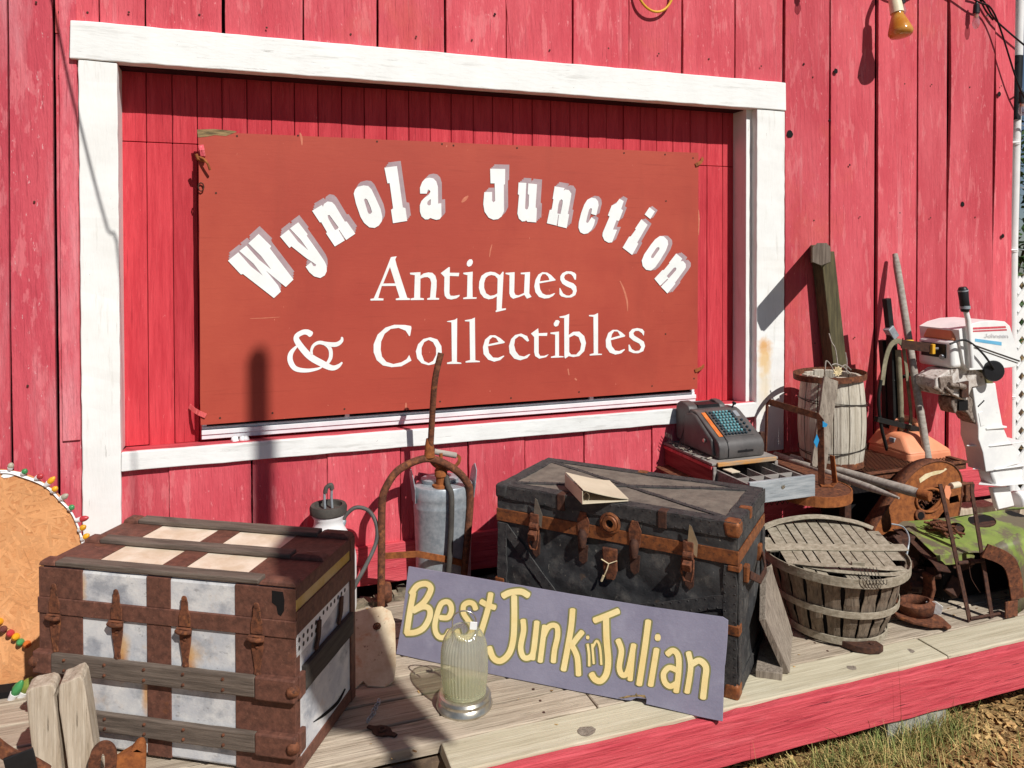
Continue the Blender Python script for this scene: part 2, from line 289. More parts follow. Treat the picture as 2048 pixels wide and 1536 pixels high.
M['orange_strip'] = mat('orange_label_strip', (214, 124, 60), (190, 96, 44), 30, (1, 1, 1), rough=0.5, bump=0.1, bscale=80, layers=[((120, 60, 34), 60, (1, 4, 1), 0.62, 0.68, 0.6)])
M['binder'] = mat('cream_binder_card', (208, 196, 172), (196, 184, 160), 5, rough=0.7, bump=0.1, bscale=80, layers=[((170, 158, 134), 9, (1, 1, 1), 0.62, 0.75, 0.4)])
M['lavender'] = mat('lavender_grey_sign_paint', (140, 137, 154), (127, 124, 142), 4, (1, 1, 1), rough=0.7, bump=0.4, bscale=9, bstretch=(0.6, 9, 9), bdist=0.003,
    layers=[((152, 150, 165), 5, (1, 1, 1), 0.56, 0.7, 0.6), ((104, 104, 120), 9, (0.5, 9, 12), 0.66, 0.73, 0.6), ((212, 204, 196), 26, (1, 1, 1), 0.735, 0.76, 0.8)])
M['cream'] = mat('cream_letter_paint', (240, 222, 164), (232, 206, 140), 5, rough=0.65, bump=0.3, bscale=9, bstretch=(0.6, 9, 9), bdist=0.002, layers=[((200, 184, 134), 9, (0.5, 9, 12), 0.66, 0.74, 0.5)])
M['olive'] = mat('olive_outline_paint', (136, 134, 84), (120, 118, 78), 6, rough=0.7, bump=0.2, bscale=40)
M['osb'] = mat('orange_strand_board', (206, 146, 94), (190, 128, 80), 5, (1, 1, 1), rough=0.75, bump=0.8, bscale=22, bstretch=(1, 1, 3), bdist=0.006,
    layers=[((150, 88, 46), 9, (1, 1, 3.4), 0.63, 0.7, 0.7), ((150, 88, 46), 9, (3, 1, 1), 0.66, 0.71, 0.7), ((222, 166, 116), 7, (1, 1, 2), 0.6, 0.74, 0.5), ((232, 206, 170), 24, (2, 1, 1), 0.74, 0.76, 0.9)])
M['white_plastic'] = mat('white_plastic', (236, 236, 234), (222, 222, 222), 5, rough=0.45, bump=0.05, bscale=60, layers=[((180, 178, 172), 8, (1, 1, 1), 0.62, 0.75, 0.4)])
M['rubber'] = mat('dark_grey_rubber', (82, 78, 72), (62, 58, 54), 12, rough=0.75, bump=0.2, bscale=70)
M['hose'] = mat('grey_hose', (92, 90, 86), (70, 68, 66), 12, rough=0.6, bump=0.2, bscale=70)
M['handle_wood'] = mat('silver_handle_wood', (170, 162, 152), (140, 130, 120), 5, (0.8, 6, 6), rough=0.85, bump=0.4, bscale=12, bstretch=(0.7, 10, 10), bdist=0.003, layers=[((104, 94, 84), 8, (0.7, 8, 8), 0.6, 0.72, 0.6)])
M['olive_wood'] = mat('shaded_olive_timber', (96, 88, 62), (70, 64, 46), 5, (8, 8, 0.7), rough=0.95, bump=0.7, bscale=12, bstretch=(9, 9, 0.7), bdist=0.004, layers=[((50, 46, 34), 8, (9, 9, 0.7), 0.58, 0.7, 0.6), ((168, 158, 124), 6, (4, 4, 1), 0.68, 0.76, 0.5)])  # dark olive carries the shade on the timber's faces
M['cast'] = mat('black_steel', (44, 44, 42), (30, 30, 30), 10, rough=0.5, metal=0.3, bump=0.15, bscale=60, layers=[((92, 74, 52), 14, (1, 1, 1), 0.66, 0.74, 0.5)])
M['strap'] = mat('olive_webbing', (150, 142, 118), (112, 106, 84), 14, rough=0.9, bump=0.4, bscale=120)
M['gas_orange'] = mat('sun_faded_orange_tank', (230, 154, 116), (218, 136, 98), 4, rough=0.5, bump=0.08, bscale=50, layers=[((232, 148, 116), 4, (1, 1, 1), 0.56, 0.72, 0.5), ((150, 70, 48), 12, (1, 1, 1), 0.68, 0.75, 0.5)])
M['outboard'] = mat('white_outboard_enamel', (238, 238, 234), (226, 226, 224), 5, rough=0.35, bump=0.05, bscale=40, layers=[((180, 176, 166), 7, (1, 1, 1), 0.64, 0.76, 0.5), ((214, 170, 120), 3, (1, 1, 1), 0.68, 0.8, 0.4)])
M['bracket'] = mat('grimy_cast_bracket', (160, 146, 134), (96, 80, 70), 18, rough=0.6, metal=0.2, bump=0.4, bscale=60, layers=[((72, 54, 42), 20, (1, 1, 1), 0.58, 0.68, 0.7)])
M['green'] = mat('rusted_green_enamel', (136, 152, 74), (112, 130, 62), 5, rough=0.55, bump=0.4, bscale=30, bdist=0.004,
    layers=[((104, 90, 78), 4.5, (1, 1, 1), 0.47, 0.545, 0.9), ((176, 170, 60), 5, (1, 1, 1), 0.62, 0.72, 0.6), ((70, 58, 48), 16, (1, 1, 1), 0.66, 0.72, 0.7)])
M['concrete'] = mat('pale_concrete', (158, 158, 146), (128, 128, 118), 8, rough=0.95, bump=0.5, bscale=60)
M['rock'] = mat('rubble_stone', (150, 138, 116), (96, 88, 74), 20, rough=0.95, bump=0.6, bscale=60)
M['soil'] = mat('dry_soil_with_chips', (176, 142, 92), (126, 98, 62), 14, rough=1.0, bump=1.0, bscale=40, bdist=0.02, layers=[((206, 178, 128), 38, (1, 2, 1), 0.58, 0.68, 0.7), ((78, 60, 40), 26, (1, 1, 1), 0.6, 0.7, 0.7), ((128, 132, 84), 3, (1, 1, 1), 0.55, 0.75, 0.5)])
M['asphalt'] = mat('dark_low_bounce_ground', (84, 82, 80), (62, 61, 60), 30, rough=0.95, bump=0.6, bscale=90, bdist=0.01, layers=[((112, 108, 102), 90, (1, 1, 1), 0.6, 0.68, 0.6)])
M['chipA'] = mat('dry_bark_chip', (206, 172, 116), (150, 112, 68), 6, rough=0.95, bump=0.3, bscale=60, layers=[((110, 80, 50), 3, (1, 1, 1), 0.55, 0.65, 0.7), ((228, 204, 160), 4, (1, 1, 1), 0.6, 0.7, 0.7)])
M['grass'] = mat('dry_green_grass', (140, 150, 84), (112, 126, 66), 3, rough=0.8, bump=0, layers=[((196, 180, 116), 2.4, (1, 1, 1), 0.5, 0.64, 0.7), ((80, 100, 50), 4, (1, 1, 1), 0.58, 0.7, 0.6)])
M['straw'] = mat('straw_grass', (206, 186, 122), (176, 156, 96), 3, rough=0.8, bump=0)
M['flake'] = mat('strand_flake', (206, 148, 98), (198, 138, 88), 9, rough=0.75, bump=0.3, bscale=60, layers=[((228, 178, 128), 14, (1, 1, 1), 0.62, 0.7, 0.5)])
M['leaf'] = mat('dark_green_leaf', (64, 96, 40), (40, 64, 28), 3, rough=0.6, bump=0, layers=[((120, 140, 64), 5, (1, 1, 1), 0.6, 0.7, 0.6)])
M['bark'] = mat('brown_bark', (92, 72, 54), (60, 46, 36), 10, (4, 4, 1), rough=0.95, bump=0.8, bscale=30)
M['pipe'] = mat('white_painted_pipe', (236, 235, 232), (222, 221, 218), 4, rough=0.45, bump=0.05, bscale=40, layers=[((186, 180, 170), 6, (3, 3, 0.6), 0.62, 0.75, 0.5)])
M['yellow'] = mat('yellow_cable', (232, 182, 60), (214, 160, 44), 5, rough=0.5, bump=0)
M['amber'] = mat('amber_bulb_glass', (206, 150, 70), (186, 116, 34), 14, rough=0.12, bump=0, spec=0.9)
M['porcelain'] = mat('cream_socket', (236, 226, 196), (224, 210, 176), 6, rough=0.5, bump=0.1)
M['wire'] = mat('thin_wire', (60, 52, 44), (44, 38, 34), 10, rough=0.6, bump=0)
M['silver'] = mat('aged_silver', (206, 202, 190), (170, 164, 150), 10, rough=0.28, metal=0.85, bump=0.1, bscale=40, layers=[((120, 112, 98), 12, (1, 1, 1), 0.62, 0.74, 0.6)])
M['blue'] = mat('blue_paint_scrap', (40, 140, 190), (30, 120, 170), 10, rough=0.6, bump=0.1)
M['petal'] = mat('dry_petal', (230, 214, 178), (204, 184, 140), 20, rough=0.9, bump=0.2)
M['mesh_metal'] = mat('rusty_expanded_metal', (112, 72, 48), (72, 48, 36), 14, rough=0.8, bump=0.2)
M['red_box'] = mat('faded_red_wood_box', (150, 72, 70), (120, 46, 48), 4, (3, 0.6, 6), rough=0.85, bump=0.5, bscale=16, bstretch=(8, 0.7, 12), layers=[((90, 40, 38), 8, (6, 0.6, 9), 0.6, 0.7, 0.6)])
M['oak'] = mat('worn_orange_oak', (196, 138, 70), (160, 140, 116), 4, (0.8, 4, 4), rough=0.7, bump=0.4, bscale=16, bstretch=(0.7, 9, 9))
M['greystone'] = mat('grey_box_wood', (156, 150, 144), (120, 114, 108), 4, (0.8, 6, 6), rough=0.85, bump=0.5, bscale=14, bstretch=(0.7, 9, 9), layers=[((84, 80, 76), 8, (0.7, 9, 9), 0.6, 0.7, 0.6)])
M['paper'] = mat('curling_paper_scrap', (196, 186, 170), (60, 54, 50), 40, (1, 1, 1), rough=0.8, bump=0.2)
M['shadowwood'] = mat('post_timber', (120, 100, 80), (90, 74, 60), 6, (6, 6, 0.8), rough=0.9, bump=0.4, bscale=30)
def glass_mat(name, tint, body, k_body, rough=0.05):
    m = bpy.data.materials.new(name); m.use_nodes = True; nt = m.node_tree; N = nt.nodes; L = nt.links
    out = N['Material Output']; N.remove(N['Principled BSDF'])
    tr = N.new('ShaderNodeBsdfTransparent'); tr.inputs[0].default_value = lin(tint)
    df = N.new('ShaderNodeBsdfDiffuse'); tl = N.new('ShaderNodeBsdfTranslucent'); df.inputs[0].default_value = lin(body); tl.inputs[0].default_value = lin(body)
    gl = N.new('ShaderNodeBsdfGlossy'); gl.inputs[1].default_value = rough
    ns = N.new('ShaderNodeTexNoise'); ns.inputs['Scale'].default_value = 40; tc = N.new('ShaderNodeTexCoord'); L.new(tc.outputs['Object'], ns.inputs['Vector'])
    bp = N.new('ShaderNodeBump'); bp.inputs['Strength'].default_value = 0.3; bp.inputs['Distance'].default_value = 0.003; L.new(ns.outputs['Fac'], bp.inputs['Height']); L.new(bp.outputs[0], gl.inputs['Normal'])
    m1 = N.new('ShaderNodeMixShader'); m1.inputs[0].default_value = 0.5; L.new(df.outputs[0], m1.inputs[1]); L.new(tl.outputs[0], m1.inputs[2])
    m2 = N.new('ShaderNodeMixShader'); m2.inputs[0].default_value = k_body; L.new(tr.outputs[0], m2.inputs[1]); L.new(m1.outputs[0], m2.inputs[2])
    lw = N.new('ShaderNodeLayerWeight'); lw.inputs[0].default_value = 0.5; pw = N.new('ShaderNodeMath'); pw.operation = 'POWER'; pw.inputs[1].default_value = 3.0; L.new(lw.outputs['Facing'], pw.inputs[0]); fr = N.new('ShaderNodeMath'); fr.operation = 'MULTIPLY_ADD'; fr.inputs[1].default_value = 0.4; fr.inputs[2].default_value = 0.05; L.new(pw.outputs[0], fr.inputs[0])
    m3 = N.new('ShaderNodeMixShader'); L.new(fr.outputs[0], m3.inputs[0]); L.new(m2.outputs[0], m3.inputs[1]); L.new(gl.outputs[0], m3.inputs[2])
    L.new(m3.outputs[0], out.inputs[0]); return m
M['jar'] = glass_mat('ribbed_greenish_glass', (240, 243, 230), (236, 234, 212), 0.3)
M['bulb'] = glass_mat('clear_bulb_glass', (240, 232, 232), (236, 220, 226), 0.25)
def plastic_bulb(n, c): return mat('bulb_'+n, c, tuple(int(x*0.85) for x in c), 20, rough=0.35, bump=0)
M['b_amber'] = plastic_bulb('amber', (240, 172, 40)); M['b_green'] = plastic_bulb('green', (74, 150, 90)); M['b_red'] = plastic_bulb('red', (190, 60, 66)); M['b_clear'] = plastic_bulb('clear', (190, 182, 160)); M['b_maroon'] = plastic_bulb('maroon', (110, 66, 60)); M['b_olive'] = plastic_bulb('olive', (140, 152, 70)); M['b_orange'] = plastic_bulb('orange', (214, 112, 50))
# ------------------------------------------------------------------ ground
GZ = -0.27
mb = MB(); n = 40
mb.add([(-60, -60, GZ), (60, -60, GZ), (60, 60, GZ), (-60, 60, GZ)], [(0, 1, 2, 3)])
tag(mb.build('ground', M['soil']), kind='structure')
mb = MB(); mb.add([(-60, -60, GZ+.006), (60, -60, GZ+.006), (60, -4.2, GZ+.006), (-60, -4.2, GZ+.006)], [(0, 1, 2, 3)])
tag(mb.build('low_bounce_ground', M['asphalt']), kind='structure')  # added dark ground out of view, cuts light bounced onto the wall
# ------------------------------------------------------------------ barn
barn = thing('barn', (1.8, 0, 0), 0, 'red board-sided barn with a white framed window opening behind the junk', 'barn')
XL, XR = W(145, 80).x, W(1560, 195).x              # outer sides of the white window surround
ZT, ZTI = W(143, 41, -.04).z, W(145, 118, -.04).z   # top rail
ZB, ZBI = W(248, 905, -.04).z, W(248, 942, -.04).z  # bottom rail, upper and lower edge
XLI, XRI = W(237, 400, -.04).x, W(1513, 400, -.04).x
XLO = W(160, 500, -.04).x
SK = W(740, 1090, -.03).z                           # top of the skirting board
SKB = W(740, 1168, -.03).z
XC = W(2010, 500).x                                 # corner of the barn
# board joints read off the top edge of the wall (u at v=20)
ju = [20, 113, 202, 295, 450, 608, 755, 890, 1010, 1142, 1255, 1362, 1467, 1565, 1657, 1750, 1832, 1893, 1985, 2027]
jx = [W(u, 60).x for u in ju]
while jx[0] > -3.6: jx.insert(0, jx[0]-0.21)
sd_ = MB(); dull = MB(); rr = random.Random(3)
def board(mb, x0, x1, z0, z1, y, t=0.02, warp=0.0, n=26, seed=0):
    r2 = random.Random(seed); base = len(mb.v); ph = r2.uniform(0, 6); am = r2.uniform(0.0008, 0.0022)+warp
    for i in range(n+1):
        z = z0+(z1-z0)*i/n
        e0 = am*math.sin(ph+z*3.1)+r2.uniform(-.0006, .0006); e1 = am*math.sin(ph*1.7+z*2.3)+r2.uniform(-.0006, .0006)
        yy = y+0.0015*math.sin(ph*2.1+z*2.0)
        mb.v += [Vector((x0+e0, yy-t, z)), Vector((x1+e1, yy-t+r2.uniform(-.0004, .0004), z)), Vector((x1+e1, yy, z)), Vector((x0+e0, yy, z))]
    for i in range(n):
        for q in range(4):
            r = (q+1) % 4; mb.f.append((base+i*4+q, base+i*4+r, base+i*4+4+r, base+i*4+4+q))
    mb.f.append((base+3, base+2, base+1, base)); mb.f.append(tuple(base+n*4+q for q in range(4)))
HT = 3.6
for i in range(len(jx)-1):
    x0, x1 = jx[i], jx[i+1]; gap = rr.choice([0.013, 0.016, 0.019]) if x0 > 2.2 else rr.choice([0.006, 0.009, 0.011])
    y = 0.0-(0.006 if i % 2 else 0.0)+rr.uniform(-.002, .002)
    tgt = sd_ if x0 > -0.45 else dull
    inwin = x1 > XLO+0.06 and x0 < XR-0.06
    warp = 0.010 if x1 > XC-0.12 else 0
    if not inwin: board(tgt, x0, x1-gap, SK-0.02, HT, y, warp=warp, seed=i)
    else:
        board(sd_, x0, x1-gap, ZT-0.05, HT, y, seed=i)
        if x0 < XLO: board(dull, x0, XLO+.03, SK-0.02, ZT-.052, y+.004, seed=i)
        if x1 > XR-.03 and x0 < XR-.03: board(sd_, XR-.045, x1-gap, SK-0.02, ZT-.052, y, seed=i)
# wall under the window: its joints sit elsewhere
jb = [W(u, 1000).x for u in (165, 340, 505, 655, 800, 935, 1047, 1165, 1250, 1300, 1400, 1470, 1560)]
for i in range(len(jb)-1):
    board(sd_, jb[i], jb[i+1]-rr.choice([0.002, 0.003, 0.005]), SK-0.02, ZBI+0.05, -(0.005 if i % 2 else 0.0), seed=50+i)
sid = sd_.build('siding', M['siding'], barn, bevel=0.0015, seg=1)
dul = dull.build('faded_siding', M['siding_dull'], barn, bevel=0.0015, seg=1)
dul['label'] = 'chalky faded red boards'
b = MB(); b.bx(-3.6, XLO, 0.03, 0.12, GZ, HT); b.bx(XR-0.05, XC-0.02, 0.03, 0.12, GZ, HT); b.bx(XLO, XR-0.05, 0.03, 0.12, ZTI, HT); b.bx(XLO, XR-0.05, 0.03, 0.10, GZ, ZB-0.03)
b.bx(-3.6, XC-0.02, 0.17, 4.5, GZ, HT)
b.build('sheathing', M['maroon'], barn)
# slipped batten left of the surround, ending above the skirting
bx0, bx1, bz = W(122, 500, -.02).x, W(158, 500, -.02).x, W(140, 882, -.03).z
bt = MB(); board(bt, bx0, bx1, bz, HT, -0.008, 0.022, seed=91); bt.build('batten', M['siding_dull'], barn, bevel=0.002, seg=1)
# slanted batten above the surround
bt = MB(); p = [(W(1005, -60, -.02)), (W(1024, 140, -.02)), (W(1062, 140, -.02)), (W(1046, -60, -.02))]
bt.prism(wallplane(-0.006), [(q.x, q.z) for q in p], 0, 0.02); bt.build('batten', M['siding'], barn, bevel=0.002, seg=1)
# skirting boards
sk = MB()
for (a, c, s_) in ((-3.6, W(640, 1120).x, 1), (W(640, 1120).x+.004, W(1300, 1050).x, 2), (W(1300, 1050).x+.004, XC-.03, 3)):
    sk.plank((a, -0.03, (SK+SKB)/2), (c, -0.03, (SK+SKB)/2), SK-SKB, 0.028, (0, -1, 0), n=30, jit=0.002, seed=s_)
sk.build('skirting_board', M['fascia'], barn, bevel=0.003, seg=1)
# knot holes and nail holes in the siding
for (u, v, r) in ((1672, 142, 5), (1926, 408, 5), (1999, 188, 5), (2006, 472, 4.5), (1580, 268, 7), (1608, 128, 2), (118, 24, 2), (119, 152, 2), (1660, 240, 2.5), (1700, 330, 2), (990, 28, 2)):
    kh = MB(); c = W(u, v, -0.031); rad = r/330.0*(0.75 if u < 500 else 1.0)
    kh.prism(wallplane(-0.029), [(c.x+rad*rr.uniform(.8, 1.1)*math.cos(k*.7), c.z+rad*rr.uniform(.8, 1.1)*math.sin(k*.7)) for k in range(9)], 0, 0.0012); kh.build('knot_hole', M['dark'], barn)
nl = None
for i in range(len(jx)-1):
    for zz in (1.02, 1.72, 2.5):
        xm = (jx[i]+jx[i+1])/2+rr.uniform(-.05, .05)
        if xm < -.9 or xm > XC-.05 or (XLO-.03 < xm < XR+.03 and zz < ZT+.05): continue
        p = Vector((xm, -.0275, zz+rr.uniform(-.03, .03)))
        if nl is None:
            m_ = MB(); m_.lathe([(.0046, 0), (.004, .0016), (0, .002)], 8, p, R=rot(math.radians(90))); nl = m_.build('nail_head', M['rust_dark'], barn, smooth=40); nl0 = p
        else: c_ = nl.copy(); COL.objects.link(c_); c_.parent = barn; c_.location = p-nl0
# white window surround
def blob(m, c, rad, col, amt, soft=0.25):
    """a stain of its own shape round point c (object space)"""
    nt = m.node_tree; N = nt.nodes; L = nt.links; bs = N['Principled BSDF']; src = bs.inputs['Base Color'].links[0].from_socket
    tc = N.new('ShaderNodeTexCoord'); sb = N.new('ShaderNodeVectorMath'); sb.operation = 'SUBTRACT'; sb.inputs[1].default_value = c
    dv = N.new('ShaderNodeVectorMath'); dv.operation = 'DIVIDE'; dv.inputs[1].default_value = rad
    ln = N.new('ShaderNodeVectorMath'); ln.operation = 'LENGTH'; nz = N.new('ShaderNodeTexNoise'); nz.inputs['Scale'].default_value = 30; nz.inputs['Detail'].default_value = 4
    L.new(tc.outputs['Object'], sb.inputs[0]); L.new(sb.outputs[0], dv.inputs[0]); L.new(dv.outputs[0], ln.inputs[0]); L.new(tc.outputs['Object'], nz.inputs['Vector'])
    ad = N.new('ShaderNodeMath'); ad.operation = 'MULTIPLY_ADD'; ad.inputs[1].default_value = 0.9; L.new(nz.outputs['Fac'], ad.inputs[0]); L.new(ln.outputs['Value'], ad.inputs[2])
    mr = N.new('ShaderNodeMapRange'); mr.inputs['From Min'].default_value = 1.45; mr.inputs['From Max'].default_value = soft+0.45; mr.inputs['To Max'].default_value = amt
    L.new(ad.outputs[0], mr.inputs['Value'])
    mx = N.new('ShaderNodeMix'); mx.data_type = 'RGBA'; L.new(mr.outputs[0], mx.inputs[0]); L.new(src, mx.inputs[6]); mx.inputs[7].default_value = lin(col); L.new(mx.outputs[2], bs.inputs['Base Color'])
M['white_post_stained'] = M['white_post'].copy(); M['white_post_stained'].name = 'post_white_paint_with_rust_run'
for vv, rz_, am, cl_ in ((715, .13, .75, (226, 176, 92)), (770, .2, .5, (226, 204, 160)), (690, .05, .7, (214, 150, 60))):
    c_ = W(1536, vv, -.045); blob(M['white_post_stained'], (c_.x-1.8-.02, c_.y, c_.z), (.055, .2, rz_), cl_, am)
fr = MB(); YF = -0.045
fr.plank((XL, YF+0.02, (ZT+ZTI)/2), (XR, YF+0.02, (ZT+ZTI)/2), ZT-ZTI, 0.05, (0, -1, 0), n=60, jit=0.0016, seed=5)
rail = fr.build('top_rail', M['white'], barn, bevel=0.004, seg=2)
fr = MB(); fr.bx(XL+.012, XR-.002, -0.001, 0.115, ZTI+0.004, ZTI+0.06); fr.build('frame_head', M['white_post'], barn)
for nm, x0, x1, zb, sd0 in (('left', XLO, XLI, SK+.0, 8), ('right', XRI, XR-.002, 0.46, 9)):
    fr = MB(); fr.plank(((x0+x1)/2, YF+.024, zb), ((x0+x1)/2, YF+.024, ZTI-.0015), x1-x0, 0.045, (0, -1, 0), n=50, jit=0.0014, seed=sd0)
    fr.build('side_post', M['white_post'] if nm == 'left' else M['white_post_stained'], barn, bevel=0.004)
# reveals that close the depth between surround and panel
fr = MB(); xr2 = W(1487, 300, 0.0).x
fr.bx(XRI-.035, XRI+.03, 0.001, 0.118, ZB-.01, ZTI+.002); fr.build('jamb', M['white_post'], barn, bevel=0.002)
fr = MB(); fr.bx(XLO+.01, XLI-.004, 0.001, 0.118, ZB-.01, ZTI+.002); fr.build('jamb', M['white_post'], barn, bevel=0.002)
fr = MB(); fr.plank((XLI+.002, YF+.018, (ZB+ZBI)/2), (XRI-.002, YF+.018, (ZB+ZBI)/2), ZB-ZBI, 0.04, (0, -1, 0), n=40, jit=0.0012, seed=12)
fr.build('bottom_rail', M['white'], barn, bevel=0.003)
fr = MB(); fr.hexa([(XLI, -0.0265, ZB-.03), (XRI, -0.0265, ZB-.03), (XRI, 0.116, ZB-.03), (XLI, 0.116, ZB-.03), (XLI, -0.0265, ZB+.003), (XRI, -0.0265, ZB+.003), (XRI, 0.116, ZB-.014), (XLI, 0.116, ZB-.014)])
fr.build('sill', M['fascia'], barn)
# recessed infill panel, grooved, in an upper and a lower run
pn = MB(); YP = 0.115; seam = W(300, 284, YP).z; g0 = XLI-.01; k = 0; gx = [g0]
while gx[-1] < XRI: gx.append(gx[-1]+rr.choice([.098, .102, .105, .1, .11]))
for i in range(len(gx)-1):
    a, c = gx[i], min(gx[i+1]-.0025, XRI+.02); dy = rr.uniform(-.0015, .0015)
    pn.bx(a, c, YP+dy, YP+.03, ZB-.012+rr.uniform(-.004, .002), seam-.003); pn.bx(a+.0005, c, YP+.001-dy, YP+.03, seam, ZTI+.02)
pn.build('infill_panel', M['panel'], barn, bevel=0.002, seg=1)
b = MB(); b.bx(XLI-.03, XRI+.03, 0.146, 0.166, ZB-.05, ZTI+.05); b.build('panel_backing', M['dark'], barn)
# old sliding window behind the sign: its white track shows under the board
wx0, wx1 = W(403, 850, .05).x, W(1393, 790, .05).x; zt0 = W(405, 868, .05).z; zs = W(401, 850, .03).z
tr = MB(); tr.bx(wx0, wx1, 0.052, 0.112, zt0-.006, zt0+.014); tr.bx(wx0, wx1, 0.066, 0.112, zt0+.0142, zt0+.026); tr.bx(wx0, wx1, 0.058, 0.112, zt0-.026, zt0-.0064)
tr.bx(wx0, wx0+.02, 0.07, 0.112, zt0+.0262, zs+.3); tr.bx(wx1-.02, wx1, 0.07, 0.112, zt0+.0262, zs+.3)
for u in (690, 1180): x = W(u, 830, .06).x; tr.bx(x, x+.02, 0.06, 0.112, zt0+.0264, zt0+.045)
tr.build('window_track', M['alu'], barn, bevel=0.0015, seg=1)
tr = MB(); tr.bx(wx0+.0205, wx1-.0205, 0.085, 0.105, zt0+.0266, zs+.3); tr.build('window_pane', M['dark'], barn)
# blob of dried foam on the sill
mb = MB(); c = W(478, 883, .02)
for k in range(5): mb.lathe([(0, -.016), (.012, -.011), (.016, 0), (.011, .011), (0, .015)], 9, c+Vector((rr.uniform(-.02, .03), rr.uniform(-.01, .01), rr.uniform(-.004, .01))))
mb.jit(.002); tag(mb.build('foam_lump', M['white_plastic'], origin=c, smooth=60), 'small white foam lump on the red sill below the left end of the big sign', 'foam lump')
# white corner of the barn
cw = MB(); cw.bx(XC+.0, XC+.075, 0.02, 0.06, 0.3, HT); cw.build('corner_board', M['pipe'], barn, bevel=.003)
# ------------------------------------------------------------------ deck
YE = -1.285; ZD = 0.0; ZF = -0.165
deck = thing('deck', (1.9, -.7, 0), 0, 'low grey plank deck with a red painted front board', 'deck')
def deckrow(mb, y0, y1, joints, z=0.0, seed=0, xl=-2.2, xr=6.0):
    r2 = random.Random(seed); xs = [xl]+joints+[xr]
    for a, c in zip(xs[:-1], xs[1:]):
        mb.plank((a+.002, (y0+y1)/2, z-.019+r2.uniform(-.0015, .0015)), (c-.002, (y0+y1)/2, z-.019+r2.uniform(-.0015, .0015)), y1-y0, 0.038, (0, 0, 1), n=int((c-a)/0.06)+2, jit=0.0016, seed=r2.random())
da = MB(); y = YE+0.148; k = 0
while y < -0.13:
    w = 0.138; deckrow(da, y+.005, min(y+w, -.09)-.004, [[1.12], [2.9], [], [-.3, 3.3], [2.2], [], [1.6], [3.4], [.5]][k % 9], seed=k+20); y += w; k += 1
da.build('deck_boards', M['deckA'], deck, bevel=.003, seg=1)
jx1 = G(1872, 1300).x
db = MB(); r2 = random.Random(4)
db.plank((.58, YE+.074, -.018), (jx1, YE+.072, -.016), .145, .038, (0, 0, 1), n=34, jit=.0018, seed=31)
db.plank((jx1+.012, YE+.078, -.02), (6, YE+.078, -.02), .14, .038, (0, 0, 1), n=44, jit=.0018, seed=32)
db.build('front_board', M['deckB'], deck, bevel=.004, seg=2)
fb = MB(); fb.plank((.60, YE-.018, (ZF-.003)/2-.003), (6, YE-.018, (ZF-.003)/2-.003), -ZF-.004, .036, (0, -1, 0), n=90, jit=.0022, seed=33)
fb.build('fascia_board', M['fascia'], deck, bevel=.004)
nl = None
for k in range(7):
    for xx in (.95, 2.1, 3.2):
        for dy in (.035, .1):
            p = Vector((xx+rr.uniform(-.015, .015), YE+.15+k*.138+dy, .0))
            if nl is None:
                m_ = MB(); m_.lathe([(.0052, .0), (.0048, .0022), (0, .0028)], 8, p); nl = m_.build('nail_head', M['rust_dark'], deck, smooth=40); nl0 = p
            else:
                c_ = nl.copy(); COL.objects.link(c_); c_.parent = deck; c_.location = p-nl0
fb = MB(); fb.bx(-2.2, .59, YE+.12, YE+.15, ZF, -.04); fb.build('inner_beam', M['shadowwood'], deck)
# knots and nail heads of the front board
for (u, v, r) in ((1172, 1463, 15), (1703, 1336, 9), (1820, 1302, 9)):
    kn = MB(); c = G(u, v, .0018); s_ = r/560
    kn.prism(PL(c, (1, 0, 0), (0, 1, 0)), [(s_*1.25*rr.uniform(.8, 1.1)*math.cos(q*.63), s_*rr.uniform(.8, 1.1)*math.sin(q*.63)) for q in range(10)], 0, .0012); kn.build('knot', M['grey_wood'], deck)
pr = MB(); c = G(1830, 1440, -.2); pr.bx(c.x-.14, c.x+.14, YE-.02, YE+.2, GZ-.02, ZF-.006); pr.build('footing', M['concrete'], deck, bevel=.006)
# ------------------------------------------------------------------ big sign
M['scratch'] = mat('bare_scratch', (206, 126, 100), (190, 106, 82), 40, rough=.8, bump=0)
A_ = (450, 400, 6.8267); B_ = (680, 310, 8.5333); C_ = (950, 310, 8.5333); D_ = (1140, 390, 7.3154)
E_ = (730, 500, 8.5333); F_ = (950, 500, 8.5333); G_ = (560, 620, 5.6889); H_ = (900, 610, 4.9951)
def P(c, pts): return [(c[0]+x/c[2], c[1]+y/c[2]) for x, y in pts]
YS = 0.030
sp = wallplane(YS)
c0 = [W(*p, YS) for p in ((397, 263), (1397, 306), (1395, 778), (401, 850))]
big = thing('shop_sign', (c0[3].x, YS, c0[3].z), 0, 'large brick red painted board lettered in white, hung in the white framed opening', 'sign')
sw = (c0[1].x-c0[0].x)
ed = []
for k in range(4):
    a, b_ = c0[k], c0[(k+1) % 4]
    for i in range(12):
        q = a.lerp(b_, i/12); ed.append((q.x+rr.uniform(-.0012, .0012), q.z+rr.uniform(-.0012, .0012)))
mb = MB(); mb.prism(sp, ed, -0.016, 0.0)
mb.build('board', M['sign'], big, bevel=.0015, seg=1)
mb = MB(); mb.pixprism(sp, [(394, 259), (428, 258), (470, 262), (474, 264), (462, 268), (452, 272), (430, 270), (415, 273), (396, 275)], 0.0002, 0.0012)
mb.build('bare_patch', M['raw'], big)
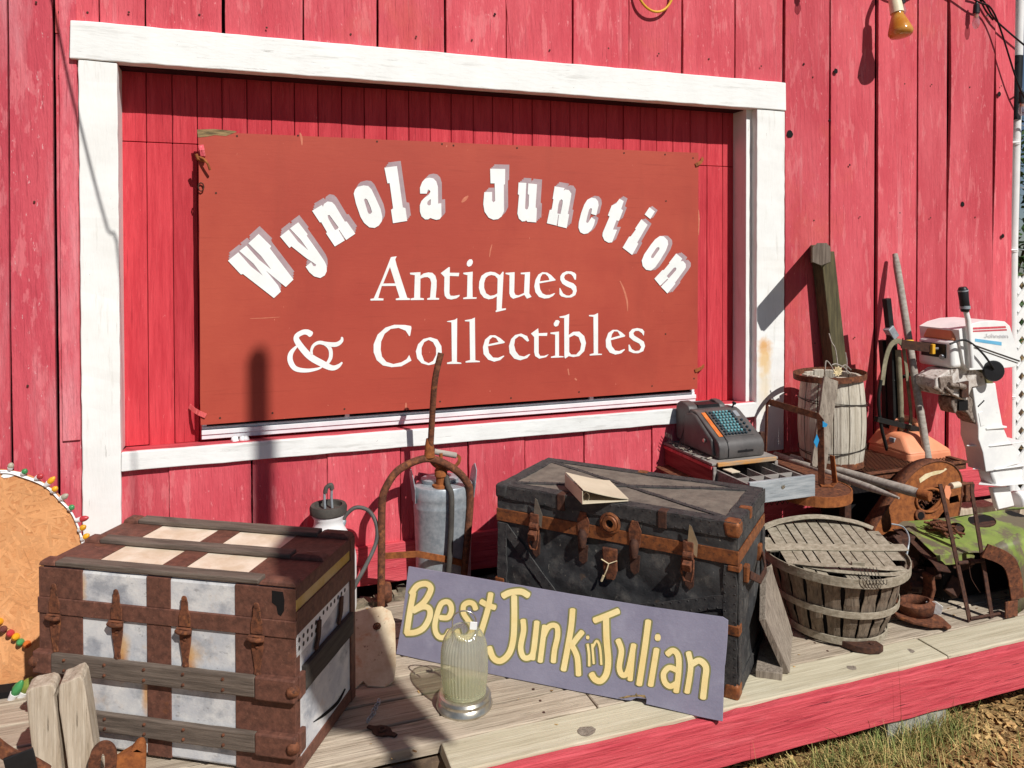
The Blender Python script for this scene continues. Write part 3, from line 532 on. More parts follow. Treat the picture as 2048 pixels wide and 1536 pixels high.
SLAB = [
 ('W', A_, [[(40,828),(182,714),(350,903),(515,1032),(388,868),(196,696),(292,622),(464,816),(630,948),(494,766),(318,592),(460,463),(632,632),(612,660),(935,1085),(830,1187),(745,1120),(560,965),(725,1165),(763,1250),(668,1338),(245,1010),(218,1018)]], (1.8,-15.8)),
 ('y', A_, [[(750,498),(868,405),(1000,572),(1135,685),(1035,545),(886,388),(1000,305),(1128,468),(1115,488),(1300,750),(1360,840),(1385,900),(1388,975),(1360,1030),(1300,1065),(1215,1042),(1150,985),(1100,910),(1175,850),(1205,900),(1235,905),(1243,882),(1200,852),(1110,795),(905,632),(880,655)]], (2,-14.5)),
 ('n', A_, [[(1188,148),(1322,68),(1338,95),(1350,55),(1400,20),(1460,30),(1500,70),(1635,295),(1660,293),(1778,460),(1652,546),(1560,410),(1552,416),(1634,552),(1498,635),(1378,455),(1392,440),(1312,302),(1295,308)],[(1400,210),(1425,205),(1550,375),(1535,398),(1500,410),(1410,255)]], (4,-14.5)),
 ('o', B_, [[(232,660),(255,590),(300,545),(400,520),(480,530),(535,585),(600,720),(690,920),(720,1050),(712,1130),(660,1205),(590,1245),(500,1235),(410,1160),(350,1060),(270,830)],[(408,765),(430,742),(462,760),(520,890),(545,975),(520,1005),(490,1005),(470,970)]], (6,-10)),
 ('l', B_, [[(755,218),(970,190),(1070,895),(1115,905),(1145,1125),(902,1165),(868,935),(905,915),(845,480),(808,485)]], (7.6,-10.5)),
 ('a', B_, [[(1365,660),(1362,560),(1400,460),(1450,405),(1520,388),(1590,400),(1640,450),(1668,540),(1672,830),(1725,825),(1730,1050),(1700,1095),(1640,1108),(1580,1090),(1540,1075),(1500,1100),(1450,1100),(1390,1050),(1362,970),(1360,860),(1385,790),(1440,730),(1515,680),(1540,630),(1530,605),(1505,590),(1490,610),(1480,660)],[(1548,755),(1545,850),(1515,865),(1485,840),(1490,800),(1520,770)]], (8,-8.3)),
 ('J', C_, [[(255,235),(512,240),(508,500),(488,510),(492,960),(450,1050),(390,1095),(310,1105),(230,1070),(160,970),(138,840),(155,635),(288,632),(288,780),(312,810),(340,785),(332,485),(262,485)]], (8.6,-8.8)),
 ('u', C_, [[(740,470),(872,478),(850,910),(870,930),(895,925),(912,870),(918,680),(895,670),(905,485),(1055,500),(1030,895),(1052,910),(1042,1150),(890,1140),(870,1115),(850,1130),(800,1135),(745,1085),(720,1000),(748,680),(728,672)]], (10.5,-9.5)),
 ('n', C_, [[(1355,535),(1525,565),(1508,610),(1540,590),(1600,600),(1640,660),(1632,730),(1580,1005),(1602,1015),(1560,1250),(1405,1212),(1428,1022),(1416,1020),(1390,1205),(1222,1165),(1270,938),(1305,935),(1335,755),(1320,750)],[(1420,840),(1440,780),(1470,757),(1492,775),(1490,830),(1455,1008),(1400,998)]], (9.4,-8.8)),
 ('c', D_, [[(380,300),(395,230),(415,150),(405,90),(370,50),(310,40),(250,70),(205,140),(160,260),(125,400),(120,480),(145,545),(200,572),(260,560),(310,510),(345,440),(365,365),(310,325),(265,400),(245,410),(232,395),(250,310),(275,215),(300,190),(318,205),(305,275)]], (7,-4)),
 ('t', D_, [[(720,55),(782,90),(745,205),(772,225),(712,380),(675,372),(625,505),(685,508),(612,692),(560,698),(500,665),(470,600),(475,550),(575,315),(550,298),(605,155),(670,125)]], (8,-5.5)),
 ('i', D_, [[(1040,355),(1130,435),(980,695),(995,715),(905,877),(765,770),(860,610),(885,605),(958,505),(948,492)]], (8.5,-2)),
 ('i', D_, [[(1158,180),(1238,242),(1170,352),(1088,285)]], (6,-2.7)),
 ('o', D_, [[(1365,605),(1310,600),(1240,650),(1180,725),(1080,870),(1045,960),(1060,1040),(1110,1095),(1180,1105),(1240,1060),(1310,960),(1400,810),(1432,720),(1425,665)],[(1285,760),(1305,775),(1300,800),(1215,920),(1190,925),(1180,905),(1195,870),(1260,775)]], (9,-1)),
 ('n', D_, [[(1550,855),(1638,930),(1615,970),(1650,965),(1690,1010),(1690,1060),(1665,1100),(1530,1285),(1538,1298),(1420,1440),(1325,1340),(1432,1236),(1420,1224),(1314,1328),(1230,1225),(1345,1100),(1370,1095),(1450,1000),(1445,990)],[(1410,1185),(1510,1070),(1535,1058),(1552,1075),(1545,1100),(1440,1220)]], (10.5,-2.5)),
]
WB = {k: MB() for k in ('Wynola', 'Junction', 'Antiques', 'Collectibles', '&')}; GB = {'Wynola': MB(), 'Junction': MB()}
for i, (nm, cr, lps, off) in enumerate(SLAB):
    wl, gl_ = (WB['Wynola'], GB['Wynola']) if i < 6 else (WB['Junction'], GB['Junction'])
    lp = [P(cr, l) for l in lps]
    wl.pixprism(sp, lp, 0.0026, 0.0032)
    for q, k in enumerate((1.0, 0.66, 0.33)):
        gl_.pixprism(sp, [[(x+off[0]*k, y+off[1]*k) for x, y in l] for l in lp], 0.0003, 0.0006+q*0.0006)
SER = [
 (E_, [[(90,835),(150,825),(300,480),(440,125),(460,118),(540,108),(515,160),(540,260),(720,815),(765,825),(765,852),(525,855),(525,830),(590,815),(525,612),(285,615),(225,820),(315,828),(312,860),(95,862)],[(425,290),(515,570),(310,572)]]),
 (E_, [[(768,388),(945,378),(945,440),(1000,400),(1080,382),(1150,390),(1200,440),(1222,520),(1220,640),(1205,815),(1265,820),(1262,848),(1060,850),(1060,825),(1110,812),(1130,560),(1110,490),(1070,462),(1010,465),(945,490),(940,815),(1003,825),(1003,852),(778,855),(778,828),(838,815),(850,430),(768,415)]]),
 (E_, [[(1292,395),(1430,290),(1448,295),(1445,388),(1608,390),(1598,448),(1445,442),(1440,740),(1460,780),(1520,782),(1615,765),(1610,790),(1560,825),(1470,845),(1400,830),(1360,780),(1350,700),(1355,460)]]),
 (E_, [[(1735,235),(1745,195),(1780,160),(1820,158),(1840,190),(1835,230),(1810,270),(1770,285),(1740,265)]]),
 (E_, [[(1675,388),(1838,370),(1832,560),(1835,805),(1905,808),(1900,832),(1675,838),(1675,815),(1740,800),(1748,430),(1680,412)]]),
 (F_, [[(470,370),(487,375),(455,1000),(528,995),(525,1020),(355,1060),(350,1040),(368,1025),(372,790),(300,830),(230,842),(150,815),(90,740),(65,650),(72,540),(110,440),(180,390),(260,370),(340,380),(425,430)],[(280,425),(340,440),(385,490),(380,740),(330,770),(260,782),(190,740),(155,650),(155,560),(180,480),(225,440)]]),
 (F_, [[(520,390),(675,378),(668,720),(690,765),(740,775),(835,735),(850,415),(780,412),(780,388),(938,375),(925,740),(965,800),(885,830),(840,765),(760,800),(650,832),(605,800),(585,740),(588,430),(520,410)]]),
 (F_, [[(1355,735),(1365,740),(1330,785),(1260,820),(1180,828),(1090,800),(1030,720),(1010,620),(1030,510),(1080,420),(1150,378),(1230,385),(1300,430),(1375,510),(1368,520),(1095,570),(1110,670),(1150,740),(1210,768),(1280,765)],[(1150,412),(1200,410),(1245,450),(1268,500),(1260,515),(1105,535),(1120,460)]]),
 (F_, [[(1700,508),(1722,505),(1725,420),(1700,390),(1640,365),(1560,362),(1490,395),(1455,450),(1455,510),(1490,575),(1560,620),(1640,655),(1672,700),(1660,745),(1610,778),(1560,775),(1500,740),(1452,648),(1440,652),(1440,755),(1470,790),(1550,812),(1640,810),(1710,770),(1735,700),(1725,620),(1680,570),(1600,540),(1540,510),(1518,470),(1535,425),(1590,402),(1640,415),(1670,450)]]),
 (G_, [[(1470,298),(1480,290),(1495,205),(1490,182),(1420,170),(1300,168),(1200,200),(1110,280),(1065,390),(1065,480),(1100,570),(1170,630),(1270,650),(1380,640),(1495,575),(1470,512),(1440,560),(1380,595),(1290,615),(1210,590),(1160,530),(1145,450),(1150,360),(1190,270),(1260,215),(1350,203),(1430,235)]]),
 (G_, [[(1545,470),(1570,390),(1630,330),(1710,310),(1790,335),(1835,410),(1840,480),(1810,570),(1750,615),(1690,628),(1610,605),(1560,550)],[(1690,340),(1740,365),(1775,430),(1775,510),(1740,580),(1690,605),(1640,580),(1610,500),(1610,430),(1640,365)]]),
 (G_, [[(1900,128),(1990,110),(2015,92),(2012,590),(2062,600),(2062,612),(1900,614),(1900,598),(1955,585),(1950,140),(1900,134)]]),
 (H_, [[(148,152),(215,140),(248,125),(252,552),(298,560),(296,570),(155,575),(155,562),(200,550),(195,165),(148,162)]]),
 (H_, [[(535,505),(542,512),(500,550),(440,566),(380,545),(335,490),(328,420),(350,345),(400,303),(450,302),(500,330),(548,370),(540,380),(378,412),(390,480),(430,525),(480,528)],[(425,320),(460,330),(485,370),(385,392),(395,345)]]),
 (H_, [[(790,358),(770,365),(720,320),(690,310),(650,340),(640,400),(655,460),(690,505),(740,515),(790,490),(802,492),(770,530),(700,552),(640,535),(595,480),(588,410),(610,340),(650,300),(710,285),(770,310)]]),
 (H_, [[(808,285),(880,232),(885,282),(972,278),(968,308),(885,308),(885,480),(900,508),(940,508),(985,492),(960,520),(890,536),(850,510),(840,470),(840,320)]]),
 (H_, [[(1035,185),(1055,152),(1080,150),(1095,165),(1080,205),(1055,217),(1038,205)]]),
 (H_, [[(1003,275),(1088,265),(1088,508),(1134,512),(1132,522),(1008,528),(1008,516),(1050,505),(1050,295),(1003,288)]]),
 (H_, [[(1093,115),(1150,105),(1190,88),(1185,300),(1230,268),(1290,265),(1340,310),(1358,380),(1340,460),(1290,510),(1230,520),(1185,510),(1150,535),(1142,520),(1140,130),(1095,127)],[(1190,325),(1240,300),(1285,320),(1310,390),(1300,450),(1260,495),(1210,495),(1190,470)]]),
 (H_, [[(1388,100),(1440,98),(1478,80),(1478,485),(1518,488),(1515,498),(1395,505),(1395,492),(1435,482),(1432,118),(1388,112)]]),
 (H_, [[(1740,440),(1748,446),(1710,482),(1650,495),(1595,475),(1558,420),(1555,350),(1580,280),(1625,248),(1670,248),(1710,270),(1750,305),(1745,315),(1605,352),(1615,410),(1650,455),(1690,460)],[(1640,262),(1675,265),(1698,305),(1608,330),(1618,290)]]),
 (H_, [[(1935,308),(1940,265),(1920,240),(1870,230),(1820,240),(1788,275),(1790,320),(1830,355),(1890,385),(1910,420),(1890,455),(1850,460),(1815,440),(1792,395),(1782,398),(1785,460),(1830,480),(1880,482),(1930,460),(1948,410),(1935,365),(1880,330),(1840,305),(1830,280),(1850,258),(1885,258),(1915,280)]]),
]
for i, (cr, lps) in enumerate(SER):
    wl = WB['Antiques'] if i < 9 else WB['Collectibles']; wl.pixprism(sp, [P(cr, l) for l in lps], 0.0004, 0.0012)
def stroke(mb, pl, pts, w, h, n=6, cap=True, smooth=True):
    """a brush stroke of the given width(s) through pixel points, laid on plane pl at height h"""
    q = [(x, y, 0) for x, y in pts]; ws = w if isinstance(w, (list, tuple)) else [w]*len(pts)
    pp = catmull([(x, y, k) for (x, y), k in zip(pts, ws)], n) if smooth and len(pts) > 2 else [Vector((x, y, k)) for (x, y), k in zip(pts, ws)]
    L_, R_ = [], []
    m = len(pp)
    for i in range(m):
        t = Vector((pp[min(i+1, m-1)].x-pp[max(i-1, 0)].x, pp[min(i+1, m-1)].y-pp[max(i-1, 0)].y)).normalized(); nn = Vector((-t.y, t.x))*pp[i].z/2
        c = Vector((pp[i].x, pp[i].y)); L_.append(c+nn); R_.append(c-nn)
    base = len(mb.v)
    for i in range(m):
        for s in (L_[i], R_[i]): a, b_ = pl.pix(s.x, s.y); mb.v.append(pl.at(a, b_, h+i*1.2e-5))
    for i in range(m-1): mb.f.append((base+2*i, base+2*i+1, base+2*i+3, base+2*i+2))
    if cap:
        for e, sg in ((0, -1), (m-1, 1)):
            c = Vector((pp[e].x, pp[e].y)); d = (L_[e]-c); t = Vector((d.y, -d.x))*sg
            arc = [c+d*math.cos(a)+t*math.sin(a)*0.55 for a in [math.pi*k/6 for k in range(7)]]
            o = len(mb.v)
            for s in arc: a, b_ = pl.pix(s.x, s.y); mb.v.append(pl.at(a, b_, h+e*1.2e-5+4e-6))
            mb.f.append(tuple(range(o, o+7)))
AMP = [([(350,275),(310,252),(255,255),(190,300),(205,370),(330,520),(480,610),(590,658),(660,640),(705,598)], [70,62,56,58,70,76,76,60,44,20]),
       ([(190,412),(125,490),(118,580),(175,665),(300,688),(430,668),(480,642)], [24,52,62,58,44,28,16]),
       ([(535,612),(575,540),(572,450),(520,388),(445,370),(385,400),(358,455),(362,500)], [34,42,44,44,40,34,30,26]),
       ([(500,375),(580,392),(650,388),(700,350),(705,312)], [36,52,50,38,24])]
for i, (pts, ws) in enumerate(AMP):
    stroke(WB['&'], sp, P(G_, pts), [w/G_[2] for w in ws], 0.0006+i*0.0004)
for k, v in GB.items(): v.build('letter_shadow', M['letter_grey'], big, fix=False)
for k, v in WB.items(): v.build('lettering', M['letter'], big, fix=False)['label'] = 'white painted lettering reading '+k
for (u, v) in ((474, 272), (596, 271), (754, 283), (884, 288), (907, 291), (1034, 296), (1248, 306), (1330, 309), (1386, 316), (432, 386), (1332, 402), (440, 836), (545, 826), (689, 818), (880, 803), (1022, 796), (1158, 784), (1304, 772), (1388, 757), (1331, 668)):
    sc_ = MB(); c = W(u, v, YS); sc_.prism(sp, [(c.x+.0045*math.cos(k*.9), c.z+.0045*math.sin(k*.9)) for k in range(7)], .0002, .0012); sc_.build('screw', M['rust_dark'], big)
# old scratches through the paint
for pts, w_ in ((((1240, 562), (1248, 580), (1254, 602), (1255, 622)), 3.4), (((924, 404), (930, 398), (936, 392)), 7), (((600, 266), (603, 276), (604, 290)), 4.5), (((984, 489), (981, 500), (979, 514)), 2.6), (((812, 806), (812, 814), (813, 820)), 4), (((500, 637), (530, 636), (560, 634)), 1.6), (((1072, 700), (1078, 712)), 2.4), (((1136, 738), (1138, 750)), 2.2), (((1150, 757), (1153, 760)), 3), (((1397, 420), (1398, 440), (1397, 470)), 2.6)):
    mb = MB(); stroke(mb, sp, list(pts), [w_*.5]+[w_]*(len(pts)-2)+[w_*.4] if len(pts) > 2 else w_, .0003); mb.build('scratch', M['scratch'], big, fix=False)
# holding clips at the corners
def clip(pts, nm, mt, w=0.016):
    mb = MB(); mb.bar([W(u, v, y) for u, v, y in pts], w, 0.003, up=(0, -1, 0)); return mb.build(nm, mt, big, bevel=.0006, seg=1)
clip([(402, 290, .02), (404, 300, .005), (406, 312, .012), (404, 318, .026)], 'clip', M['siding'], .02)
clip([(379, 812, .112), (388, 820, .06), (398, 826, .022), (412, 832, .024)], 'clip', M['siding'], .02)
clip([(1406, 316, .108), (1402, 324, .06), (1396, 328, .024), (1391, 330, .026)], 'clip', M['rust_orange'], .018)
clip([(1408, 731, .108), (1403, 736, .06), (1397, 739, .022), (1390, 742, .026)], 'clip', M['rust_orange'], .018)
mb = MB(); mb.tube([W(u, v, y) for u, v, y in ((398, 314, .02), (408, 318, .0), (416, 328, -.004), (420, 340, .004))], .005, 8); mb.tube([W(u, v, .02) for u, v in ((392, 308), (396, 318), (410, 322))], .007, 8)
mb.build('hook', M['rust_orange'], big, smooth=60)
mb = MB(); c = W(402, 374, .02); mb.tube([c+Vector((.011*math.cos(k*.7854), 0, .018*math.sin(k*.7854))) for k in range(8)], .003, 6, closed=True)
mb.build('ring', M['rust_dark'], big, smooth=60)

# ------------------------------------------------------------------ small leaning sign
b0 = G(792, 1308, .004); b1 = G(1445, 1443, .004); ex = (b1-b0).normalized(); back = Vector((-ex.y, ex.x, 0)); lean = math.radians(17)
jp = PL(b0, ex, Vector((0, 0, math.cos(lean)))+back*math.sin(lean))
js = thing('leaning_sign', b0.lerp(b1, .5), 0, 'lavender grey board with cream hand painted lettering leaning on the black trunk', 'sign')
OUT = [(792, 1308), (804, 1240), (817, 1133), (960, 1157), (1140, 1188), (1300, 1214), (1445, 1234), (1456, 1241), (1455, 1270), (1453, 1298), (1450, 1330), (1449, 1330), (1445, 1443), (1400, 1434), (1330, 1417), (1292, 1408), (1293, 1398), (1284, 1397), (1272, 1396), (1262, 1401), (1249, 1400), (1236, 1398), (1150, 1382), (1000, 1352), (880, 1327)]
mb = MB(); mb.pixprism(jp, OUT, -0.012, 0.0); mb.build('board', M['lavender'], js, bevel=.0015, seg=1)
mb = MB(); mb.pixprism(jp, [(1236, 1396), (1248, 1397), (1262, 1394), (1281, 1393), (1293, 1397), (1290, 1390), (1274, 1389), (1273, 1385), (1270, 1390), (1255, 1391)], 0.0002, 0.0008); mb.build('chipped_edge', M['raw'], js)
P1 = (780, 1120, 6.0235); P2 = (1100, 1170, 5.4865)
def p1(*pts): return P(P1, pts)
def p2(*pts): return P(P2, pts)
JW = [ # pixel points, width in pixels
 (p1((285,395),(240,640),(205,882)), 11.5), (p1((262,405),(330,312),(430,285),(492,325),(480,400),(410,510),(290,605)), 11.5), (p1((285,612),(400,562),(478,590),(480,690),(410,815),(310,870),(200,878)), 11.5),
 (p1((610,692),(700,692),(742,620),(735,540),(690,502),(620,530),(572,650),(545,780),(560,880),(610,932),(680,920),(722,855)), 10.5),
 (p1((1035,590),(1010,530),(950,512),(892,550),(890,640),(940,720),(990,800),(985,870),(930,930),(850,930),(812,850)), 10.5),
 (p1((1218,405),(1180,600),(1090,900)), 11), (p1((1100,500),(1180,543),(1265,572)), 11),
 (p1((1498,440),(1500,700),(1488,950),(1440,1120),(1340,1213),(1250,1180),(1198,1055)), 12), (p1((1365,432),(1450,392),(1580,380),(1668,425)), 12.5),
 (p1((1605,725),(1612,850),(1577,1050),(1612,1168),(1690,1168),(1735,1080),(1772,745)), 11), (p1((1770,760),(1720,1190)), 10.5),
 (p1((1865,795),(1812,1220)), 10.5), (p1((1850,920),(1900,820),(1960,785),(2015,810),(2020,920),(1985,1080),(1970,1225)), 10.5),
 (p2((250,270),(228,500),(150,930)), 11.5), (p2((355,515),(300,580),(240,660)), 11), (p2((240,655),(300,790),(315,985)), 11),
 (p2((415,650),(430,760),(432,885)), 5), (p2((465,650),(482,860)), 4.6), (p2((472,680),(515,612),(550,690),(565,870)), 4.6),
 (p2((615,350),(622,600),(640,830),(620,975),(560,1050),(495,1032),(458,975)), 12.5), (p2((490,388),(610,342),(750,285)), 12),
 (p2((748,605),(785,720),(762,900),(795,985),(850,960),(892,800),(920,655)), 11), (p2((915,670),(880,1038)), 10.5),
 (p2((1080,395),(1040,700),(980,1090)), 12), (p2((1170,705),(1105,1100)), 11.5),
 (p2((1288,758),(1350,718),(1408,780),(1412,950),(1385,1168)), 11.5), (p2((1395,935),(1310,905),(1248,970),(1262,1065),(1320,1110),(1385,1080)), 11),
 (p2((1520,742),(1545,900),(1505,1175)), 11), (p2((1560,865),(1640,828),(1712,900),(1700,1050),(1680,1238)), 12.5)]
dots = [(P(P2, [(415, 575)])[0], 3.6), (P(P2, [(1183, 575)])[0], 6.5)]
cl = MB(); ol = MB()
for i, (pts, w) in enumerate(JW):
    stroke(ol, jp, pts, w+6.5, 0.0004+(i % 6)*0.00022); stroke(cl, jp, pts, w, 0.0021+(i % 6)*0.0002)
for (c, r) in dots:
    stroke(ol, jp, [(c[0]-.5, c[1]), (c[0]+.5, c[1])], 2*r+6, 0.0005, smooth=False); stroke(cl, jp, [(c[0]-r*.4, c[1]), (c[0]+r*.4, c[1])], 2*r, 0.0022, smooth=False)
ol.build('lettering_outline', M['olive'], js, fix=False); cl.build('lettering', M['cream'], js, fix=False)
# ------------------------------------------------------------------ trunks
class Trunk:
    def __init__(s, RF, ang, L, D, H, name, label):
        s.f = Vector((math.cos(ang), math.sin(ang), 0)); s.d = Vector((-math.sin(ang), math.cos(ang), 0)); s.L, s.D, s.H = L, D, H
        RF = Vector((RF[0], RF[1], 0)); s.LF = RF - s.f*L; s.RF = RF
        s.root = thing(name, s.LF+s.f*L/2+s.d*D/2, ang, label, 'trunk')
        s.fp = PL(s.LF, s.f, (0, 0, 1)); s.rp = PL(RF, s.d, (0, 0, 1)); s.tp = PL(s.LF+Vector((0, 0, H)), s.f, s.d)
    def box(s, mb, x0, x1, y0, y1, z0, z1):
        q = lambda x, y, z: s.LF+s.f*x+s.d*y+Vector((0, 0, z))
        return mb.hexa([q(x0, y0, z0), q(x1, y0, z0), q(x1, y1, z0), q(x0, y1, z0), q(x0, y0, z1), q(x1, y0, z1), q(x1, y1, z1), q(x0, y1, z1)])
    def part(s, name, mt, *bb, bevel=.003, parent=None):
        mb = MB()
        for b_ in bb: s.box(mb, *b_)
        return mb.build(name, mt, parent or s.root, bevel=bevel)
    def pt(s, x, y, z): return s.LF+s.f*x+s.d*y+Vector((0, 0, z))
T = Trunk((.142, -1.16), -.538, .85, .425, .56, 'steamer_trunk', 'white canvas trunk with brown tin straps and grey wooden slats')
L, D, H = T.L, T.D, T.H
st = M['canvas'].copy(); st.name = 'dirty_white_canvas_with_rust_runs'
for x, z in ((.285, .285), (.515, .285)):
    blob(st, (x-L/2, -D/2, z), (.022, .08, .075), (186, 118, 44), 0.85)
    blob(st, (x-L/2, -D/2, z+.05), (.035, .08, .05), (214, 168, 104), 0.6)
blob(st, (.366-L/2, -D/2, .2), (.02, .06, .08), (206, 150, 84), 0.8); blob(st, (.148-L/2, -D/2, .5), (.02, .06, .06), (206, 160, 100), 0.7)
T.part('body', st, (0, L, 0, D, .012, .447), bevel=.008)
T.part('lid', st, (0, L, 0, D, .4475, .5545), bevel=.010)
for x0, x1 in ((.152, .37), (.454, .662)): T.part('top_canvas', M['canvas_top'], (x0, x1, .006, D-.004, .5546, .5566), bevel=0)
pz0, pz1 = .013, .412
for x0, x1 in ((-.004, .15), (.372, .452), (.664, L+.004)):
    T.part('tin_panel', M['tin'], (x0, x1, -.0035, .004, pz0, pz1), bevel=.0015)
    T.part('tin_panel', M['tin'], (x0, x1, -.0035, .004, .4622, .5535), bevel=.0015)
    T.part('tin_panel', M['tin'], (x0, x1, .004, D-.002, .5535, .5595), bevel=.0015)
# tin on the right end
T.part('tin_edge', M['tin'], (L-.003, L+.0035, .0045, .028, pz0, .40), bevel=.0015)
T.part('tin_edge', M['tin'], (L-.003, L+.006, D-.034, D+.004, .0, .556), bevel=.003)
T.part('tin_edge', M['tin'], (L-.003, L+.0045, .0285, D-.0345, .004, .045), bevel=.0015)
T.part('tin_edge', M['tin'], (L-.003, L+.0045, .0045, D-.0345, .518, .557), bevel=.003)
T.part('stained_strip', M['canvas_stain'], (L-.003, L+.0015, .006, D-.0345, .485, .5178), bevel=0)
T.part('lid_band', M['tin'], (-.006, L+.0065, -.0075, .004, .4125, .4618), bevel=.002)
T.part('lid_band', M['tin'], (L-.003, L+.0065, .0042, D-.0345, .418, .4848), bevel=.002)
# slats
def slatnails(sl, xs, zs, y):
    for x in xs:
        for z in zs: mb = MB(); mb.lathe([(0, -.003), (.0045, -.001), (.0052, .001)], 8, T.pt(x, y, z), R=rot(math.radians(-90))); mb.build('nail', M['rust'], sl, smooth=40)
for z0, z1, xs in ((.236, .296, (.1, .24, .375, .505, .635)), (.074, .131, (.1, .24, .375, .505, .635))):
    mb = MB(); mb.plank(T.pt(.052, -.012, (z0+z1)/2), T.pt(.735, -.012, (z0+z1)/2), z1-z0, .018, -T.d, n=18, jit=.0008, seed=z0)
    sl = mb.build('slat', M['slat'], T.root, bevel=.004)
    slatnails(sl, xs, (z0+.014, z1-.014), -.0225)
    T.part('slat_cap', M['tin'], (.735, L+.012, -.024, .002, z0-.004, z1+.004), bevel=.005); T.part('slat_cap', M['tin'], (-.012, .0515, -.024, .002, z0-.004, z1+.004), bevel=.005)
    T.part('slat_cap', M['tin'], (L+.0005, L+.016, .0025, .04, z0-.004, z1+.004), bevel=.004)
    for xx in (L+.004, -.006):
        mb = MB(); mb.lathe([(0, .012), (.016, .008), (.02, 0), (.018, -.01), (.0, -.012)], 12, T.pt(xx, -.018, (z0+z1)/2), R=rot(math.radians(90))); mb.build('corner_knob', M['rust'], T.root, smooth=60)
mb = MB(); mb.plank(T.pt(L+.009, .042, .275), T.pt(L+.009, D-.036, .275), .072, .016, T.f, n=10, jit=.0006, seed=3); mb.build('side_slat', M['slat_side'], T.root, bevel=.003)
for y0, y1 in ((-.004, .04), (.185, .232), (.375, D)):
    mb = MB(); mb.plank(T.pt(.055, (y0+y1)/2, .567), T.pt(.74, (y0+y1)/2, .567), y1-y0, .016, (0, 0, 1), n=18, jit=.0008, seed=y1); mb.build('lid_slat', M['slat'], T.root, bevel=.004)
    for xa, xb in ((-.003, .0545), (.7405, L+.004)):
        c = T.pt((xa+xb)/2, (y0+y1)/2, .5595); w = xb-xa
        mb = MB(); mb.lathe([(.5, 0), (.5, .1), (.46, .5), (.32, .85), (0, 1)], 4, (0, 0, 0)); 
        for v in mb.v:
            p = rot(0, 0, math.pi/4) @ v; k = 1.4142
            q = T.pt((xa+xb)/2+p.x*k*w/1.0*1.0, (y0+y1)/2+p.y*k*(y1-y0), .5592+v.z*.019); v.xyz = q
        mb.build('slat_cap', M['tin'], T.root, bevel=.006)
# latches
for u, vt, vb in ((113, 1182, 1270), (237, 1193, 1300), (373, 1204, 1312), (517, 1220, 1325)):
    x, zt = T.fp.pix(u, vt); zb = T.fp.pix(u, vb)[1]
    if u == 113: zb = .31
    mb = MB(); pl = T.fp
    zt = .505; mb.prism(pl, [(x-.019, .418), (x+.019, .418), (x+.019, .45), (x+.012, .47), (x+.011, .49), (x+.006, zt), (x-.006, zt), (x-.011, .49), (x-.012, .47), (x-.019, .45)], .0078, .012)
    mb.lathe([(0, 0), (.010, 0), (.009, .003), (0, .004)], 10, pl.at(x, zt-.004, .010), R=Matrix((T.f, Vector((0, 0, 1)), -T.d)).transposed())
    la = mb.build('latch', M['rust'], T.root, bevel=.001, seg=1)
    mb = MB(); mb.prism(pl, [(x-.02, .395), (x+.02, .395), (x+.018, .37), (x+.009, .315), (x+.011, .300), (x+.007, .290), (x-.007, .290), (x-.011, .300), (x-.009, .315), (x-.018, .37)], .0042, .009)
    for dz in (.300, .38): mb.lathe([(0, 0), (.006, 0), (.005, .003), (0, .004)], 8, pl.at(x, dz, .009), R=Matrix((T.f, Vector((0, 0, 1)), -T.d)).transposed())
    mb.build('hasp', M['rust'], la, bevel=.001, seg=1)
    mb = MB(); mb.tube([pl.at(x-.025, .405, .014), pl.at(x-.01, .404, .020), pl.at(x+.01, .404, .020), pl.at(x+.025, .405, .014)], .007, 8); mb.tube([pl.at(x-.024, .412, .013), pl.at(x+.024, .412, .013)], .004, 6)
    mb.build('loop', M['rust'], la, smooth=60)
# torn tin at the corner, dotted strip and leather handle stubs on the right end
mb = MB(); mb.pixprism(PL(T.fp.at(0, 0, .0036), T.f, (0, 0, 1)), [(544, 1181), (566, 1184), (569, 1200), (568, 1222), (562, 1232), (556, 1228), (553, 1212), (544, 1205)], 0.0, .0008); mb.build('torn_patch', M['dark'], T.root)
rp = T.rp; mb = MB(); A1, A2 = rp.pix(584, 1282), rp.pix(690, 1190)
e0 = [(A1[0]+.004, .335), (A1[0]+.006, .375)]
strip = [(.006, .352), (.05, .352), (.1, .354), (.15, .358), (.155, .36), (.2, .367), (.26, .378), (.33, .39), (.375, .394), (.372, .416), (.3, .417), (.2, .417), (.1, .417), (.004, .414)]
mb.prism(rp, strip, .0015, .0035); ds = mb.build('dotted_strip', M['white_plastic'], T.root)
mb = MB()
for k in range(13):
    yy = .022+k*.027
    for zz in ((.372, .396) if k < 6 else (.402,)):
        mb.prism(rp, [(yy+(.006*q)*math.cos(a), zz+(.006*q)*1.2*math.sin(a)) for q, a in ((1, 2*math.pi*i/9) for i in range(9))], .0036, .0042)
mb.build('dots', M['slat_side'], ds)
for y0 in (.105, .27):
    mb = MB(); mb.prism(rp, [(y0+.03, .40), (y0+.052, .395), (y0+.05, .375), (y0+.045, .345), (y0+.03, .32), (y0+.012, .315), (y0+.008, .325), (y0+.02, .345), (y0+.026, .375)], .004, .012); mb.build('leather_stub', M['rust_dark'], T.root, bevel=.003)
mb = MB(); stroke(mb, PL(rp.at(0, 0, .0006), T.d, (0, 0, 1)), [(627, 1444), (650, 1428), (675, 1405), (690, 1378)], [2, 6, 6, 3], .0002); mb.build('tear', M['dark'], T.root)

